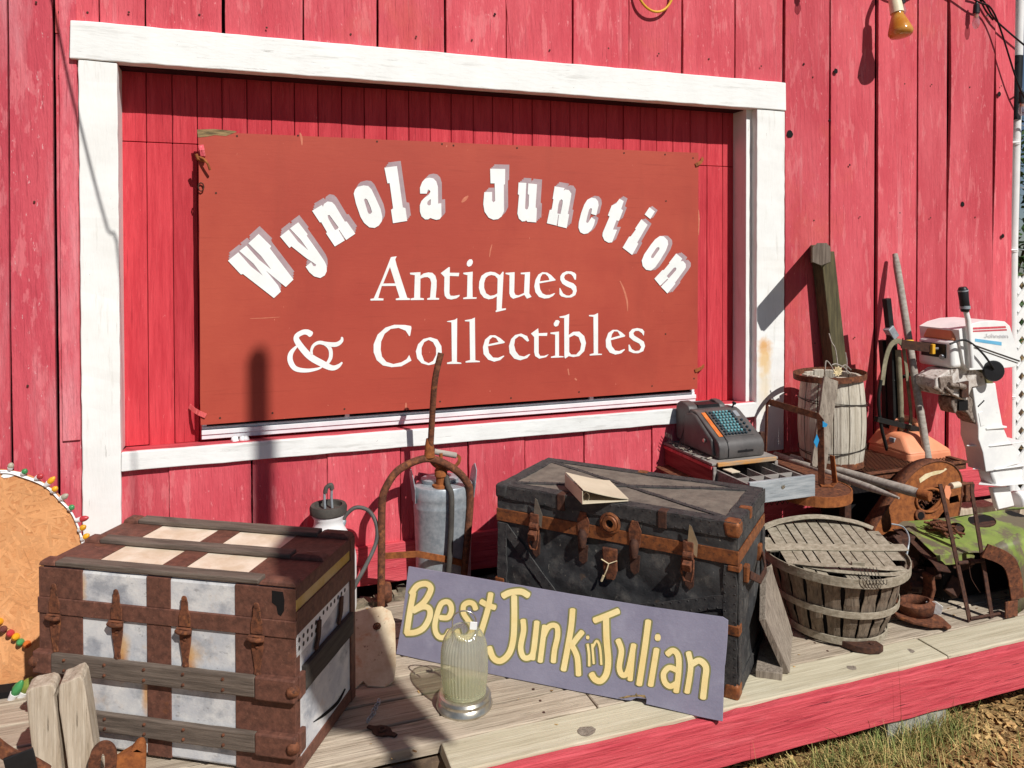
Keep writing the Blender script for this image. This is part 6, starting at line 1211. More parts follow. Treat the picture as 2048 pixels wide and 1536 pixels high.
# rusty irons on the deck
pl = PL(G(1742, 1310), (1, -.1, 0), (.1, 1, 0)); mb = MB(); mb.prism(pl, [(-.09, .10), (-.05, .02), (-.01, -.005), (.03, -.012), (.055, .0), (.055, .035), (.02, .05), (-.03, .07), (-.07, .1)], .006, .030); mb.lathe([(.012, .030), (.010, .034), (.005, .033), (0, .031)], 10, pl.at(.02, .02)); tag(mb.build('iron_shoe', M['rust_dark'], origin=pl.o, bevel=.006, seg=3, smooth=50), 'rusty iron shoe sticking out from under the basket', 'iron shoe')
cr_ = G(1835, 1245); it = thing('iron_collar', cr_, 0, 'rusty cast iron collar ring with a flange, right of the basket', 'iron collar')
mb = MB(); mb.lathe([(.062, .03), (.070, .075), (.052, .083), (.046, .07), (.046, .035)], 28, cr_+Vector((.01, .02, 0)), squash=(1.15, .9)); mb.f = mb.f[:-2]; mb.build('ring', M['rust'], it, solid=.006, smooth=40)
mb = MB(); pl = PL(cr_+Vector((0, 0, .03)), (1, -.2, -.05), (.2, 1, .1)); mb.prism(pl, [(-.10, -.01), (-.06, -.055), (.0, -.085), (.05, -.085), (.06, -.10), (.085, -.09), (.09, -.03), (.07, .05), (-.02, .08), (-.09, .06)], -.006, .006); mb.build('flange', M['rust'], it, bevel=.003)
mb = MB(); mb.prism(PL(cr_+Vector((.075, -.02, .05)), (.5, -.8, 0), (0, 0, 1)), [(-.03, -.02), (.02, -.015), (.028, .02), (0, .035), (-.035, .025)], 0, .003); mb.build('paint_chip', M['white'], it)

# ------------------------------------------------------------------ orange chain guard
gy = -.70; gp = PL((3.1, gy, 0), Vector((1, -.10, 0)), Vector((0, .10, 1)))
gd = thing('chain_guard', G(1790, 1120), 0, 'big rusty orange chain guard casting with a round top', 'chain guard')
GO = [(1746, 1075), (1752, 1050), (1775, 1015), (1800, 978), (1822, 950), (1848, 930), (1878, 922), (1903, 928), (1919, 945), (1924, 968), (1922, 1000), (1916, 1035), (1905, 1065), (1880, 1085), (1850, 1098), (1825, 1110), (1800, 1118), (1772, 1112), (1752, 1098)]
sm = [(p.x, p.y) for p in catmull([(u, v, 0) for u, v in GO], 4, closed=True)]
H1 = [(p.x, p.y) for p in catmull([(u, v, 0) for u, v in ((1836, 1000), (1846, 986), (1862, 976), (1878, 974), (1888, 980), (1876, 1004), (1858, 1020), (1842, 1022))], 3, closed=True)]
H2 = [(1850, 1075), (1872, 1042), (1890, 1020), (1896, 1050), (1888, 1072), (1866, 1084)]
H3 = [(1898, 995), (1916, 990), (1919, 1004), (1900, 1008)]
mb = MB(); mb.pixprism(gp, [sm, H1, H2, H3], -.008, 0); face = mb.build('face', M['rust_orange'], gd, bevel=.003)
pts = [gp.pix(*p) for p in sm]; mb = MB(); n = len(pts); base = 0
for x, z in pts:
    for h in (.004, -.075): mb.v.append(gp.at(x, z, h))
for i in range(n): j = (i+1) % n; mb.f.append((2*i, 2*j, 2*j+1, 2*i+1))
mb.build('side_wall', M['rust'], gd, solid=.006, smooth=50)
mb = MB(); mb.pixprism(gp, [sm], -.082, -.076); mb.build('back_plate', M['rust_dark'], gd)
rim = [gp.at(*gp.pix(1858+(1-.0)*26*math.cos(a)-6*math.sin(a), 1000-22*math.sin(a)-8*math.cos(a)), .004) for a in [2*math.pi*i/24 for i in range(24)]]
mb = MB(); mb.tube(rim, .007, 8, closed=True); mb.build('hub_rim', M['rust_orange'], gd, smooth=60)
mb = MB(); mb.tube([gp.at(*gp.pix(1838, 1030), -.005), gp.at(*gp.pix(1838, 1030), .012)], .028, 16); mb.build('boss', M['rust'], gd, bevel=.004, smooth=40)
mb = MB(); mb.tube([gp.at(*gp.pix(1838, 1030), .0122), gp.at(*gp.pix(1838, 1030), .0135)], .018, 16); mb.build('bore', M['dark'], gd)
mb = MB(); r9 = random.Random(9)
for i in range(60): p = gp.at(*gp.pix(r9.uniform(1842, 1884), r9.uniform(982, 1012)), -.02); mb.tube([p, p+Vector((r9.uniform(-.02, .02), r9.uniform(-.02, .02), r9.uniform(-.02, .02)))], .003, 5)
mb.build('packed_straw', M['rust'], gd)
mb = MB(); mb.pixprism(PL(gp.at(0, 0, .0006), gp.ex, gp.ez), [(1838, 958), (1850, 948), (1870, 942), (1887, 940), (1890, 936), (1894, 938), (1886, 944), (1880, 947), (1862, 952), (1852, 958), (1840, 966)], 0, .001); mb.build('peeled_label', M['petal'], gd)
mb = MB(); mb.tube([gp.at(*gp.pix(1928, 990), -.03), gp.at(*gp.pix(1943, 984), -.03)], .022, 12); mb.box(gp.at(*gp.pix(1936, 985), -.02), (.03, .04, .09)); mb.build('shaft_end', M['rust'], gd, bevel=.004)
mb = MB(); p = gp.at(*gp.pix(1800, 1118), -.04); mb.bx(p.x-.06, p.x+.07, p.y-.02, p.y+.02, .001, p.z+.02); mb.build('foot', M['rust_orange'], gd, bevel=.004)
# ------------------------------------------------------------------ green engine hood and its side panel
hn = thing('green_hood', (3.1, -1.0, 0), 0, 'dented green enamel machine hood with round holes', 'machine hood')
A = G(1802, 1050, .30); hz = PL(G(1930, 1100, .24), Vector((1, .02, .0)), Vector((.1, 1, .15)))
HO = [(1796, 1048), (1806, 1042), (1850, 1040), (1900, 1034), (1960, 1026), (2060, 1012), (2120, 1006), (2120, 1050), (2060, 1072), (2010, 1092), (1960, 1104), (1946, 1104), (1900, 1108), (1872, 1110), (1850, 1090), (1830, 1070), (1812, 1058)]
def ell(cx, cy, rx_, ry_, n=16, t=0): return [(cx+rx_*math.cos(2*math.pi*i/n)-t*math.sin(2*math.pi*i/n), cy+ry_*math.sin(2*math.pi*i/n)) for i in range(n)]
mb = MB(); mb.pixprism(hz, [HO, ell(1914, 1056, 15, 12, t=-4), ell(1964, 1041, 28, 14, t=-6), ell(2036, 1024, 26, 10, t=-6)], -.004, 0); mb.build('top_sheet', M['green'], hn, bevel=.002, smooth=40)
fr_ = [(1872, 1111), (1900, 1109), (1946, 1105), (1950, 1112), (1948, 1124), (1900, 1130), (1886, 1130), (1876, 1122)]
p0 = hz.at(*hz.pix(1900, 1108), 0); fpz = PL(p0-Vector((0, .003, .003)), hz.ex, (0, .10, 1)); mb = MB(); mb.pixprism(fpz, fr_, -.004, 0); mb.build('front_lip', M['green'], hn, bevel=.002)
mb = MB(); rim_ = [hz.at(*hz.pix(u, v), -.02) for u, v in ((1796, 1050), (1812, 1062), (1832, 1076), (1852, 1096), (1876, 1116), (1890, 1134))]; mb.bar(catmull(rim_, 3), .05, .004, up=tuple(hz.n)); mb.build('side_flange', M['rust_dark'], hn)
mb = MB(); mb.pixprism(PL(fpz.o-Vector((0, -.02, 0)), fpz.ex, fpz.ez), [(1905, 1126), (1948, 1120), (1944, 1136), (1925, 1142), (1908, 1136)], -.004, 0); mb.build('hinge_plate', M['rust_dark'], hn)
# added dark box standing in for shade under the hood, plus rusty machinery
mb = MB(); mb.bx(2.86, 3.75, -.95, -.57, .012, .19); mb.build('hood_shade_box', M['dark'], hn, bevel=.01)
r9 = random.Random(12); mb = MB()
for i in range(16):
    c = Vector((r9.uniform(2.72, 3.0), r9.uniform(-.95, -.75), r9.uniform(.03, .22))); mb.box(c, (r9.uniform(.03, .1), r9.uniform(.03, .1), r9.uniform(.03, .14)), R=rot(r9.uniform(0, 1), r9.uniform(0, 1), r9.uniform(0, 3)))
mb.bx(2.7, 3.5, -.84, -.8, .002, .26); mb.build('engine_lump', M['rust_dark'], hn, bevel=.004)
mb = MB(); mb.bar([Vector((2.74, -.98, .16)), Vector((2.75, -.98, .1)), Vector((2.74, -.97, .04))], .05, .02); mb.build('crank_arm', M['rust'], hn, bevel=.005)
fd = thing('green_fender', (3.2, -1.1, 0), 0, 'yellow green sheet metal fender with a rusty edge, at the right end', 'fender')
FY = -1.13
prof_ = [(1968, 1100), (2000, 1112), (2018, 1126), (2026, 1146), (2030, 1166), (2034, 1196), (2030, 1234)]
pts = [W(u, v, FY) for u, v in prof_]; pts[-1].z = .002
ext = (G(2060, 1070, pts[1].z)-G(1996, 1104, pts[1].z))*1.5; ext.z = 0
mb = MB(); n = len(pts)
for p in pts: mb.v += [p, p+ext]
for i in range(n-1): mb.f.append((2*i, 2*i+2, 2*i+3, 2*i+1))
mb.build('shell', M['green'], fd, solid=.004, smooth=30)
mb = MB(); mb.sweep([p+Vector((-.004, -.006, .001)) for p in catmull(pts[:-1], 3)], [(-.03, -.003), (.03, -.003), (.03, .003), (-.03, .003)], up=(.5, .8, 0)); mb.build('edge_band', M['rust'], fd)
mb = MB(); b0_ = W(2022, 1222, FY-.004); mb.bx(b0_.x-.04, b0_.x+.03, FY-.012, FY-.006, .002, .07); mb.build('foot_tab', M['rust'], fd, bevel=.002)
# rusty ladder-like strap frame leaning on the hood
ld = thing('strap_iron_frame', G(1960, 1240), 0, 'narrow rusty strap iron frame with two legs leaning on the green hood', 'iron frame')
la0, la1 = G(1940, 1243, .003), W(1884, 985, -1.03); lb0, lb1 = G(1984, 1236, .003), W(1944, 985, -1.02)
for (p0, p1_, tp_) in ((la0, la1, W(1880, 968, -1.02)), (lb0, lb1, W(1945, 966, -1.01))):
    mb = MB(); mb.bar([p0, p0.lerp(p1_, .5), p1_, tp_], .026, .005, up=(.2, -1, .3)); mb.tube([p0.lerp(p1_, .84), p0.lerp(p1_, .84)+Vector((-.003, -.008, 0))], .006, 8); mb.build('leg', M['rust_dark'], ld, bevel=.001)
def rung(a, b_, r): mb = MB(); mb.tube([a, b_], r, 8); mb.build('rung', M['rust_dark'], ld, smooth=50)
rung(la0.lerp(la1, .45), lb0.lerp(lb1, .45), .008); rung(la0+Vector((0, 0, .012)), lb0+Vector((.05, 0, .012)), .006)
mb = MB(); mb.tube(catmull([W(1893, 976, -1.025), W(1915, 970, -1.02), W(1945, 966, -1.01)], 4), .006, 8); mb.build('top_rod', M['rust'], ld, smooth=50)
mb = MB(); mb.tube([W(1902, 972, -1.025), W(1918, 969, -1.02)], .013, 10); mb.build('yellow_sleeve', M['binder'], ld, smooth=40)
mb = MB(); mb.prism(wallplane(-1.03), [wallplane(-1.03).pix(*p) for p in ((1890, 970), (1898, 972), (1901, 985), (1896, 999), (1890, 994), (1887, 980))], 0, .004); mb.build('orange_tag', M['gas_orange'], ld)
mb = MB(); m0 = la0.lerp(la1, .45).lerp(lb0.lerp(lb1, .45), .45)
for k in range(4): mb.tube([m0+Vector((.006*k, .012*math.cos(w), .012*math.sin(w))) for w in [i*.785 for i in range(8)]], .003, 5, closed=True)
mb.tube(catmull([m0, m0+Vector((.0, -.01, -.06)), m0+Vector((.05, 0, -.12)), m0+Vector((.09, .02, -.15))], 4), .0016, 5); mb.build('wire_wrap', M['rust_dark'], ld)
# bundle of rusty chain hanging over the hood edge
mb = MB(); c0_ = hz.at(*hz.pix(1872, 1064), .008); r9 = random.Random(15)
for i in range(46):
    p = c0_+Vector((r9.uniform(-.045, .035), r9.uniform(-.06, .04), r9.uniform(.004, .04))); d = Vector((r9.uniform(.2, .9), r9.uniform(-1, -.3), r9.uniform(-.5, .2))).normalized(); mb.tube([p, p+d*r9.uniform(.03, .055)], .0052, 6)
tag(mb.build('rusty_chain', M['rust'], origin=c0_, smooth=60), 'bundle of rusty chain links heaped on the green hood', 'chain')
# weathered beam on the deck behind
mb = MB(); a, b_ = G(1912, 1046, .05), G(2016, 1030, .05); mb.plank(Vector((a.x, -.235, .05)), Vector((b_.x+.3, -.24, .05)), .1, .1, (0, -1, 0), n=16, jit=.004, seed=60); tag(mb.build('timber_block', M['pale_wood'], origin=(a.x, -.235, 0), bevel=.006), 'brown weathered timber lying at the foot of the white outboard motor', 'timber')

# ------------------------------------------------------------------ folding cart, pole and flat bar against the wall
ct = thing('folding_cart', (3.36, -.2, TZ), 0, 'black steel folding luggage cart with webbing straps', 'luggage cart')
yc = -.24
def ctube(pts, r, nm, mt, y=yc, sq=False, bev=0):
    mb = MB(); P_ = [W(u, v, y) for u, v in pts]
    if sq: mb.sweep(P_, [(-r, -r), (r, -r), (r, r), (-r, r)], up=(0, -1, 0))
    else: mb.tube(P_, r, 10)
    return mb.build(nm, mt, ct, smooth=40 if not sq else 0, bevel=bev)
ctube([(1773, 597), (1783, 690)], .016, 'upper_bar', M['cast'], sq=True, bev=.002); ctube([(1776, 655), (1788, 675)], .021, 'clamp_sleeve', M['galv'], yc-.004, True, .003)
ctube([(1783, 676), (1790, 930)], .02, 'main_bar', M['cast'], yc+.012, True, .002); ctube([(1765, 680), (1771, 760), (1774, 930)], .016, 'rear_bar', M['cast'], yc+.06, True, .002)
ctube([(1796, 700), (1801, 800), (1803, 860)], .015, 'strap_bar', M['strap'], yc-.02)
ctube([(1752, 838), (1800, 850), (1842, 860)], .014, 'crossbar', M['cast'], yc-.03, True, .002)
ctube([(1786, 762), (1820, 748)], .010, 'link', M['cast'], yc); ctube([(1788, 875), (1788, 925)], .017, 'chrome_leg', M['galv'], yc-.04, True, .002)
mb = MB(); mb.bar(catmull([W(1764, 770, yc-.03), W(1771, 720, yc-.03), W(1782, 690, yc-.035), W(1797, 682, yc-.04), W(1806, 690, yc-.04)], 4), .028, .004, up=(0, -1, 0)); mb.bar(catmull([W(1806, 690, yc-.04), W(1812, 730, yc-.03), W(1817, 780, yc-.02), W(1822, 830, yc-.02), W(1818, 860, yc-.03), W(1806, 882, yc-.04), W(1796, 872, yc-.05)], 4), .02, .004, up=(0, -1, 0)); mb.build('webbing', M['strap'], ct)
mb = MB(); mb.tube(catmull([W(1762, 760, yc-.03), W(1757, 800, yc-.03), W(1762, 850, yc-.03), W(1774, 900, yc-.02)], 4), .009, 8); mb.build('bungee', M['cast'], ct, smooth=50)
# flat iron bar reaching to the outboard
fb_ = thing('flat_iron_bar', W(1840, 693, -.3), 0, 'dark flat iron bar with a yellow end clip, held level by the cart straps', 'iron bar')
mb = MB(); mb.sweep([W(1803, 688, -.30), W(1862, 696, -.36)], [(-.003, -.024), (.003, -.024), (.003, .024), (-.003, .024)], up=(0, 0, 1)); mb.build('bar', M['rust_dark'], fb_, bevel=.001)
mb = MB(); mb.box(W(1865, 698, -.365), (.02, .02, .052)); mb.build('end_clip', M['yellow'], fb_, bevel=.002); mb = MB(); mb.box(W(1818, 684, -.285), (.05, .02, .022)); mb.build('top_clip', M['yellow'], fb_, bevel=.004)
pb_, pt_ = W(1857, 935, -.42), W(1790, 508, -.075); pb_.z = max(pb_.z, TZ-.02)
pole = thing('grey_pole', pb_, 0, 'long grey weathered wooden pole leaning on the red wall', 'pole'); n_ = 16; mb = MB(); mb.tube([pb_.lerp(pt_, i/n_) for i in range(n_+1)], .0195, 12, scale=[1+.0*i if i < n_ else .72 for i in range(n_+1)]); mb.build('shaft', M['handle_wood'], pole, smooth=50)
# orange fuel tank
gx0, gx1 = W(1800, 900, -.36).x, W(1904, 900, -.40).x; gz0 = W(1850, 935, -.40).z-.06; gz1 = W(1850, 866, -.30).z
ft = thing('fuel_tank', ((gx0+gx1)/2, -.25, gz0), 0, 'sun faded orange plastic fuel tank under the grey pole', 'fuel tank')
mb = MB(); mb.hexa([(gx0, -.42, gz0), (gx1, -.42, gz0), (gx1, -.12, gz0), (gx0, -.12, gz0), (gx0+.012, -.41, gz1-.06), (gx1-.012, -.41, gz1-.06), (gx1-.012, -.13, gz1-.06), (gx0+.012, -.13, gz1-.06)]); mb.build('body', M['gas_orange'], ft, bevel=.022, seg=4, smooth=50)
mb = MB(); mb.hexa([(gx0+.004, -.418, gz1-.075), (gx1-.004, -.418, gz1-.075), (gx1-.004, -.12, gz1-.075), (gx0+.004, -.12, gz1-.075), (gx0+.05, -.33, gz1+.005), (gx1-.10, -.33, gz1+.005), (gx1-.10, -.16, gz1+.02), (gx0+.05, -.16, gz1+.02)]); mb.build('shoulder', M['gas_orange'], ft, bevel=.018, seg=4, smooth=50)
mb = MB(); mb.tube(catmull([Vector((gx0+.07, -.24, gz1-.01)), Vector((gx0+.09, -.24, gz1+.055)), Vector((gx0+.14, -.24, gz1+.075)), Vector((gx0+.22, -.24, gz1+.05)), Vector((gx0+.26, -.24, gz1-.02))], 4), .02, 10); mb.build('handle', M['gas_orange'], ft, smooth=50)
mb = MB(); mb.bx(gx0+.02, gx1-.02, -.40, -.14, .001, gz0-.001); tag(mb.build('support_block', M['dark'], origin=((gx0+gx1)/2, -.25, 0), bevel=.004), 'dark block under the orange fuel tank, mostly hidden', 'block')

M['bracket_light'] = mat('chipped_white_bracket', (214, 208, 200), (176, 164, 154), 30, rough=0.55, bump=0.3, bscale=50, layers=[((96, 78, 66), 26, (1, 1, 1), 0.56, 0.62, 0.8), ((60, 46, 40), 60, (1, 1, 1), 0.64, 0.68, 0.8)])
# ------------------------------------------------------------------ outboard motor
OY = -.46
om = thing('outboard_motor', W(2000, 1010, -.35), 0, 'white outboard motor with tiller handle leaning against the red wall', 'outboard motor')
pw = wallplane(OY)
CO = [(1936, 741), (1990, 738), (2030, 734), (2043, 723), (2034, 696), (2020, 652), (2010, 643), (1990, 641), (1960, 643), (1935, 650), (1918, 660), (1921, 690), (1928, 728)]
mb = MB(); mb.pixprism(pw, CO, -.25, 0); mb.build('cowling', M['outboard'], om, bevel=.02, seg=4, smooth=45)
x0 = W(1924, 700, OY).x
mb = MB(); mb.bx(x0-.05, x0+.05, OY+.015, OY+.235, W(1924, 738, OY).z, W(1924, 690, OY).z+.02); mb.build('front_case', M['outboard'], om, bevel=.022, seg=4, smooth=45)
mb = MB(); mb.bx(x0-.055, x0-.0505, OY+.05, OY+.205, W(1924, 722, OY).z+.01, W(1924, 694, OY).z+.01); fpn = mb.build('control_panel', M['black'], om, bevel=.004)
mb = MB(); mb.tube([Vector((x0-.058, OY+.09, W(1924, 700, OY).z)), Vector((x0-.085, OY+.12, W(1924, 702, OY).z))], .007, 8); mb.lathe([(.014, 0), (.012, .01), (0, .012)], 12, (x0-.056, OY+.07, W(1924, 716, OY).z), R=rot(0, math.radians(-90))); mb.build('choke_knob', M['galv'], om, smooth=40)
mb = MB(); mb.hexa([(x0-.035, OY+.02, W(1924, 690, OY).z+.021), (x0+.03, OY+.02, W(1924, 690, OY).z+.021), (x0+.03, OY+.22, W(1924, 690, OY).z+.021), (x0-.035, OY+.22, W(1924, 690, OY).z+.021), (x0-.02, OY+.04, W(1924, 660, OY).z), (x0+.03, OY+.04, W(1924, 660, OY).z), (x0+.03, OY+.2, W(1924, 660, OY).z), (x0-.02, OY+.2, W(1924, 660, OY).z)]); mb.build('front_hood', M['gas_orange'], om, bevel=.012, seg=3, smooth=45)
dp = PL((0, OY-.0006, 0), (1, 0, 0), (0, 0, 1))
for lp, mt in (([(1946, 655), (2011, 652), (2012, 656), (1946, 659)], 'siding'), ([(1946, 661), (2013, 658), (2014, 661), (1946, 664)], 'siding'), ([(1950, 677), (2003, 684), (2003, 691), (1950, 683)], 'blue')):
    mb = MB(); mb.pixprism(dp, lp, 0, .0008); mb.build('stripe', M['siding'] if mt == 'siding' else mat('pale_blue_stripe', (110, 180, 214), (96, 164, 200), 8, rough=.4, bump=0), om)
mb = MB(); mb.tube([W(1948, 690, OY-.002), W(2040, 722, OY-.002)], .003, 6); mb.tube([W(1948, 695, OY-.002), W(2036, 726, OY-.002)], .002, 6); mb.build('cowl_seam', M['rubber'], om)
# faded name on the cowl
nm = MB(); gx_ = 1969; ht_ = 7
LET = {'J': [[(4, 0), (4, 8), (2, 10), (0, 8)]], 'o': [[(3, 4), (0, 5.5), (0, 8.5), (3, 10), (5, 8.5), (5, 5.5), (3, 4)]], 'h': [[(0, 0), (0, 10)], [(0, 6), (2.5, 4), (5, 6), (5, 10)]], 'n': [[(0, 4), (0, 10)], [(0, 6), (2.5, 4), (5, 6), (5, 10)]], 's': [[(5, 4.5), (2, 4), (0, 5.5), (4.5, 8), (4, 9.6), (0, 9.5)]]}
for ch in 'Johnson':
    for st_ in LET[ch]: stroke(nm, dp, [(gx_+a*.95, 667+b_*.82) for a, b_ in st_], 1.5, .0004+gx_*1e-6, n=3, smooth=False)
    gx_ += 6.9
nm.build('faded_name', mat('faded_grey_ink', (196, 196, 200), (210, 206, 204), 60, rough=.5, bump=0), om, fix=False)
# tiller
tA, tB, tC = W(1944, 735, OY-.02), W(1936, 640, OY-.02), W(1930, 616, OY-.02); tD = W(1925, 574, OY-.02)
mb = MB(); mb.tube([tA, tB, tC], .0135, 10); ti = mb.build('tiller', M['outboard'], om, smooth=50)
mb = MB(); mb.tube([tC+Vector((0, 0, -.02)), tC, tC.lerp(tD, .35), tC.lerp(tD, .85), tC.lerp(tD, .92), tD], .023, 14, scale=[.8, 1.05, 1.0, 1.1, .95, .75]); mb.build('grip', M['black'], ti, bevel=.002, smooth=40)
for q0_, q1_, r_ in ((tC+Vector((0, 0, -.004)), tC+Vector((0, 0, .012)), .0255), (tC.lerp(tD, .80), tC.lerp(tD, .86), .0262)): mb = MB(); mb.tube([q0_, q1_], r_, 14); mb.build('grip_ring', M['galv'], ti, smooth=40)
mb = MB(); mb.tube(catmull([W(1900, 688, OY-.03), W(1925, 680, OY-.035), W(1945, 688, OY-.03), W(1968, 710, OY-.03), W(1988, 738, OY-.03)], 5), .0055, 8); mb.build('cable', M['black'], om, smooth=60)
mb = MB(); cpl = W(1987, 742, OY-.02); mb.lathe([(.054, -.008), (.056, 0), (.05, .010), (0, .012)], 24, cpl, R=rot(math.radians(90), 0, math.radians(-25))); mb.build('tilt_dial', M['black'], om, smooth=40)
# swivel bracket and clamp
r9 = random.Random(21)
def chunk(poly, y0, y1, nm_, mt, bev=.006): mb = MB(); mb.prism(wallplane(y0), [wallplane(y0).pix(*p) for p in poly], -(y1-y0), 0); return mb.build(nm_, mt, om, bevel=bev, seg=2, smooth=40)
chunk([(1895, 741), (1925, 735), (1950, 738), (1968, 748), (1972, 770), (1945, 775), (1935, 800), (1925, 800), (1905, 790), (1880, 790), (1871, 775), (1872, 758)], OY+.03, OY+.16, 'swivel_bracket', M['bracket_light'])
chunk([(1935, 735), (1965, 725), (1980, 740), (1988, 768), (1966, 766), (1950, 745)], OY+.04, OY+.2, 'exhaust_housing', mat('olive_grime', (120, 112, 70), (96, 90, 58), 12, rough=.6, bump=.2), .006)
chunk([(1880, 755), (1905, 752), (1908, 785), (1884, 788)], OY+.018, OY+.03, 'clamp_plate', M['bracket'], .002)
chunk([(1922, 765), (1938, 762), (1938, 795), (1924, 796)], OY+.016, OY+.0295, 'pivot_plate', M['rust_dark'], .002)
chunk([(1905, 796), (1940, 792), (1948, 800), (1945, 820), (1950, 838), (1955, 850), (1944, 842), (1935, 826), (1918, 820), (1910, 828), (1904, 812)], OY+.05, OY+.14, 'tilt_bracket', M['bracket'])
for (u0, v0, u1, v1, r) in ((1866, 774, 1884, 784, .010), (1898, 768, 1915, 772, .012), (1915, 770, 1928, 774, .016), (1892, 775, 1905, 790, .008)):
    mb = MB(); mb.tube([W(u0, v0, OY+.008), W(u1, v1, OY+.012)], r, 10); mb.build('clamp_screw', M['bracket'], om, bevel=.002, smooth=40)
mb = MB(); mb.bx(*(lambda a, b_: (a.x, b_.x, OY+.04, OY+.046, b_.z, a.z))(W(1918, 802, OY+.04), W(1936, 820, OY+.04))); mb.build('bracket_recess', M['dark'], om)
# leg, plates, gear case
YL = OY+.04
LEG = [(1946, 776), (1968, 768), (1991, 766), (1996, 800), (2006, 853), (2017, 880), (2034, 900), (2042, 926), (1985, 942), (1972, 944), (1966, 905), (1957, 878), (1957, 855)]
chunk(LEG, YL, YL+.11, 'leg', M['outboard'], .016)
chunk([(1982, 943), (2046, 930), (2050, 968), (1990, 974)], YL+.01, YL+.10, 'gear_housing', M['outboard'], .014)
chunk([(1985, 976), (2020, 974), (2030, 1012), (1997, 1020)], YL+.04, YL+.07, 'skeg', M['outboard'], .006)
for (u0, v0, u1, v1, th) in ((1950, 897, 2046, 884, .006), (1956, 861, 2010, 855, .010), (1962, 944, 2056, 930, .006), (1974, 975, 2056, 966, .006)):
    a, b_ = W(u0, v0, YL), W(u1, v1, YL); mb = MB(); d = (b_-a)
    mb.add([a+Vector((0, .05, 0)), a+d*.3+Vector((0, -.006, 0)), b_+Vector((0, -.012, 0)), b_+Vector((0, .12, 0)), a+d*.3+Vector((0, .11, 0))]+[p+Vector((0, 0, th)) for p in (a+Vector((0, .05, 0)), a+d*.3+Vector((0, -.006, 0)), b_+Vector((0, -.012, 0)), b_+Vector((0, .12, 0)), a+d*.3+Vector((0, .11, 0)))], [(4, 3, 2, 1, 0), (5, 6, 7, 8, 9)]+[(i, (i+1) % 5, 5+(i+1) % 5, 5+i) for i in range(5)]); mb.build('plate', M['outboard'], om, bevel=.002)
mb = MB(); mb.tube([W(2030, 1000, YL+.05), W(2075, 992, YL+.05)], .05, 16, scale=[1, .7]); mb.build('propeller_hub', M['outboard'], om, bevel=.01, smooth=40)
for k in range(5): pass
mb = MB()
for k in range(5): c = W(1957+k*2.6, 812-k*2.6, YL-.001); mb.tube([c, c+Vector((0, -.0016, 0))], .0045, 8)
mb.build('drain_holes', M['dark'], om)
chunk([(1957, 826), (1966, 822), (1970, 850), (1962, 853)], YL-.0025, YL-.0005, 'side_panel', M['outboard'], .001)
# ------------------------------------------------------------------ right edge: downpipe, lattice, shrubs
py_ = .03; pc = [W(2016, 1180, py_), W(2020, 1000, py_), W(2024, 700, py_), W(2027, 480, py_), W(2039, 30, py_), W(2042, -100, py_)]; pxc = pc[2].x
pc = [Vector((pc[0].x, py_, GZ))]+pc[1:]+[Vector((pc[-1].x+.02, py_, 3.6))]
dpp = thing('downpipe', (pxc, py_, GZ), 0, 'white downpipe with a black wrapped length at the right corner of the barn', 'downpipe')
mb = MB(); mb.tube(pc, .025, 16); mb.build('pipe', M['pipe'], dpp, smooth=60)
mb = MB(); mb.tube([W(2031, 240, py_), W(2036, 112, py_)], .029, 16); mb.build('black_wrap', M['black'], dpp, smooth=60)
for u, v in ((2030, 286), (2026, 500), (2022, 792)):
    p = W(u, v, py_); mb = MB(); mb.tube([p+Vector((0, 0, -.012)), p+Vector((0, 0, .012))], .028, 16); mb.tube([p+Vector((-.07, .0, 0)), p+Vector((0, -.026, 0))], .006, 6); mb.build('bracket', M['pipe'], dpp, smooth=40)
lat = thing('lattice_fence', (5.6, .16, GZ), 0, 'white diagonal lattice fence beyond the downpipe', 'fence')
LX0, LX1, LZ0, LZ1 = pxc+.03, 7.4, GZ, W(2040, 556, .16).z
mb = MB(); step = .118
for sg, yy in ((1, .155), (-1, .166)):
    k = -40
    while k < 60:
        p, q = None, None; x = LX0+k*step
        zs = [LZ0, LZ1]; xa, xb = (x, x+(LZ1-LZ0)) if sg > 0 else (x+(LZ1-LZ0), x)
        a = Vector((xa, yy, LZ0)); b_ = Vector((xb, yy, LZ1))
        t0, t1 = 0.0, 1.0; dx = b_.x-a.x
        for lim, up_ in ((LX0, True), (LX1, False)):
            t = (lim-a.x)/dx
            if (dx > 0) == up_: t0 = max(t0, t)
            else: t1 = min(t1, t)
        if t1-t0 > .02: mb.bar([a.lerp(b_, t0), a.lerp(b_, t1)], .010, .040, up=(0, 1, 0)) if False else mb.sweep([a.lerp(b_, t0), a.lerp(b_, t1)], [(-.02, -.005), (.02, -.005), (.02, .005), (-.02, .005)], up=(0, 1, 0))
        k += 1
mb.build('lattice', M['pipe'], lat)
mb = MB(); mb.bx(LX1, LX1+.09, .12, .21, GZ, LZ1+.1); mb.build('post', M['pipe'], lat, bevel=.004)
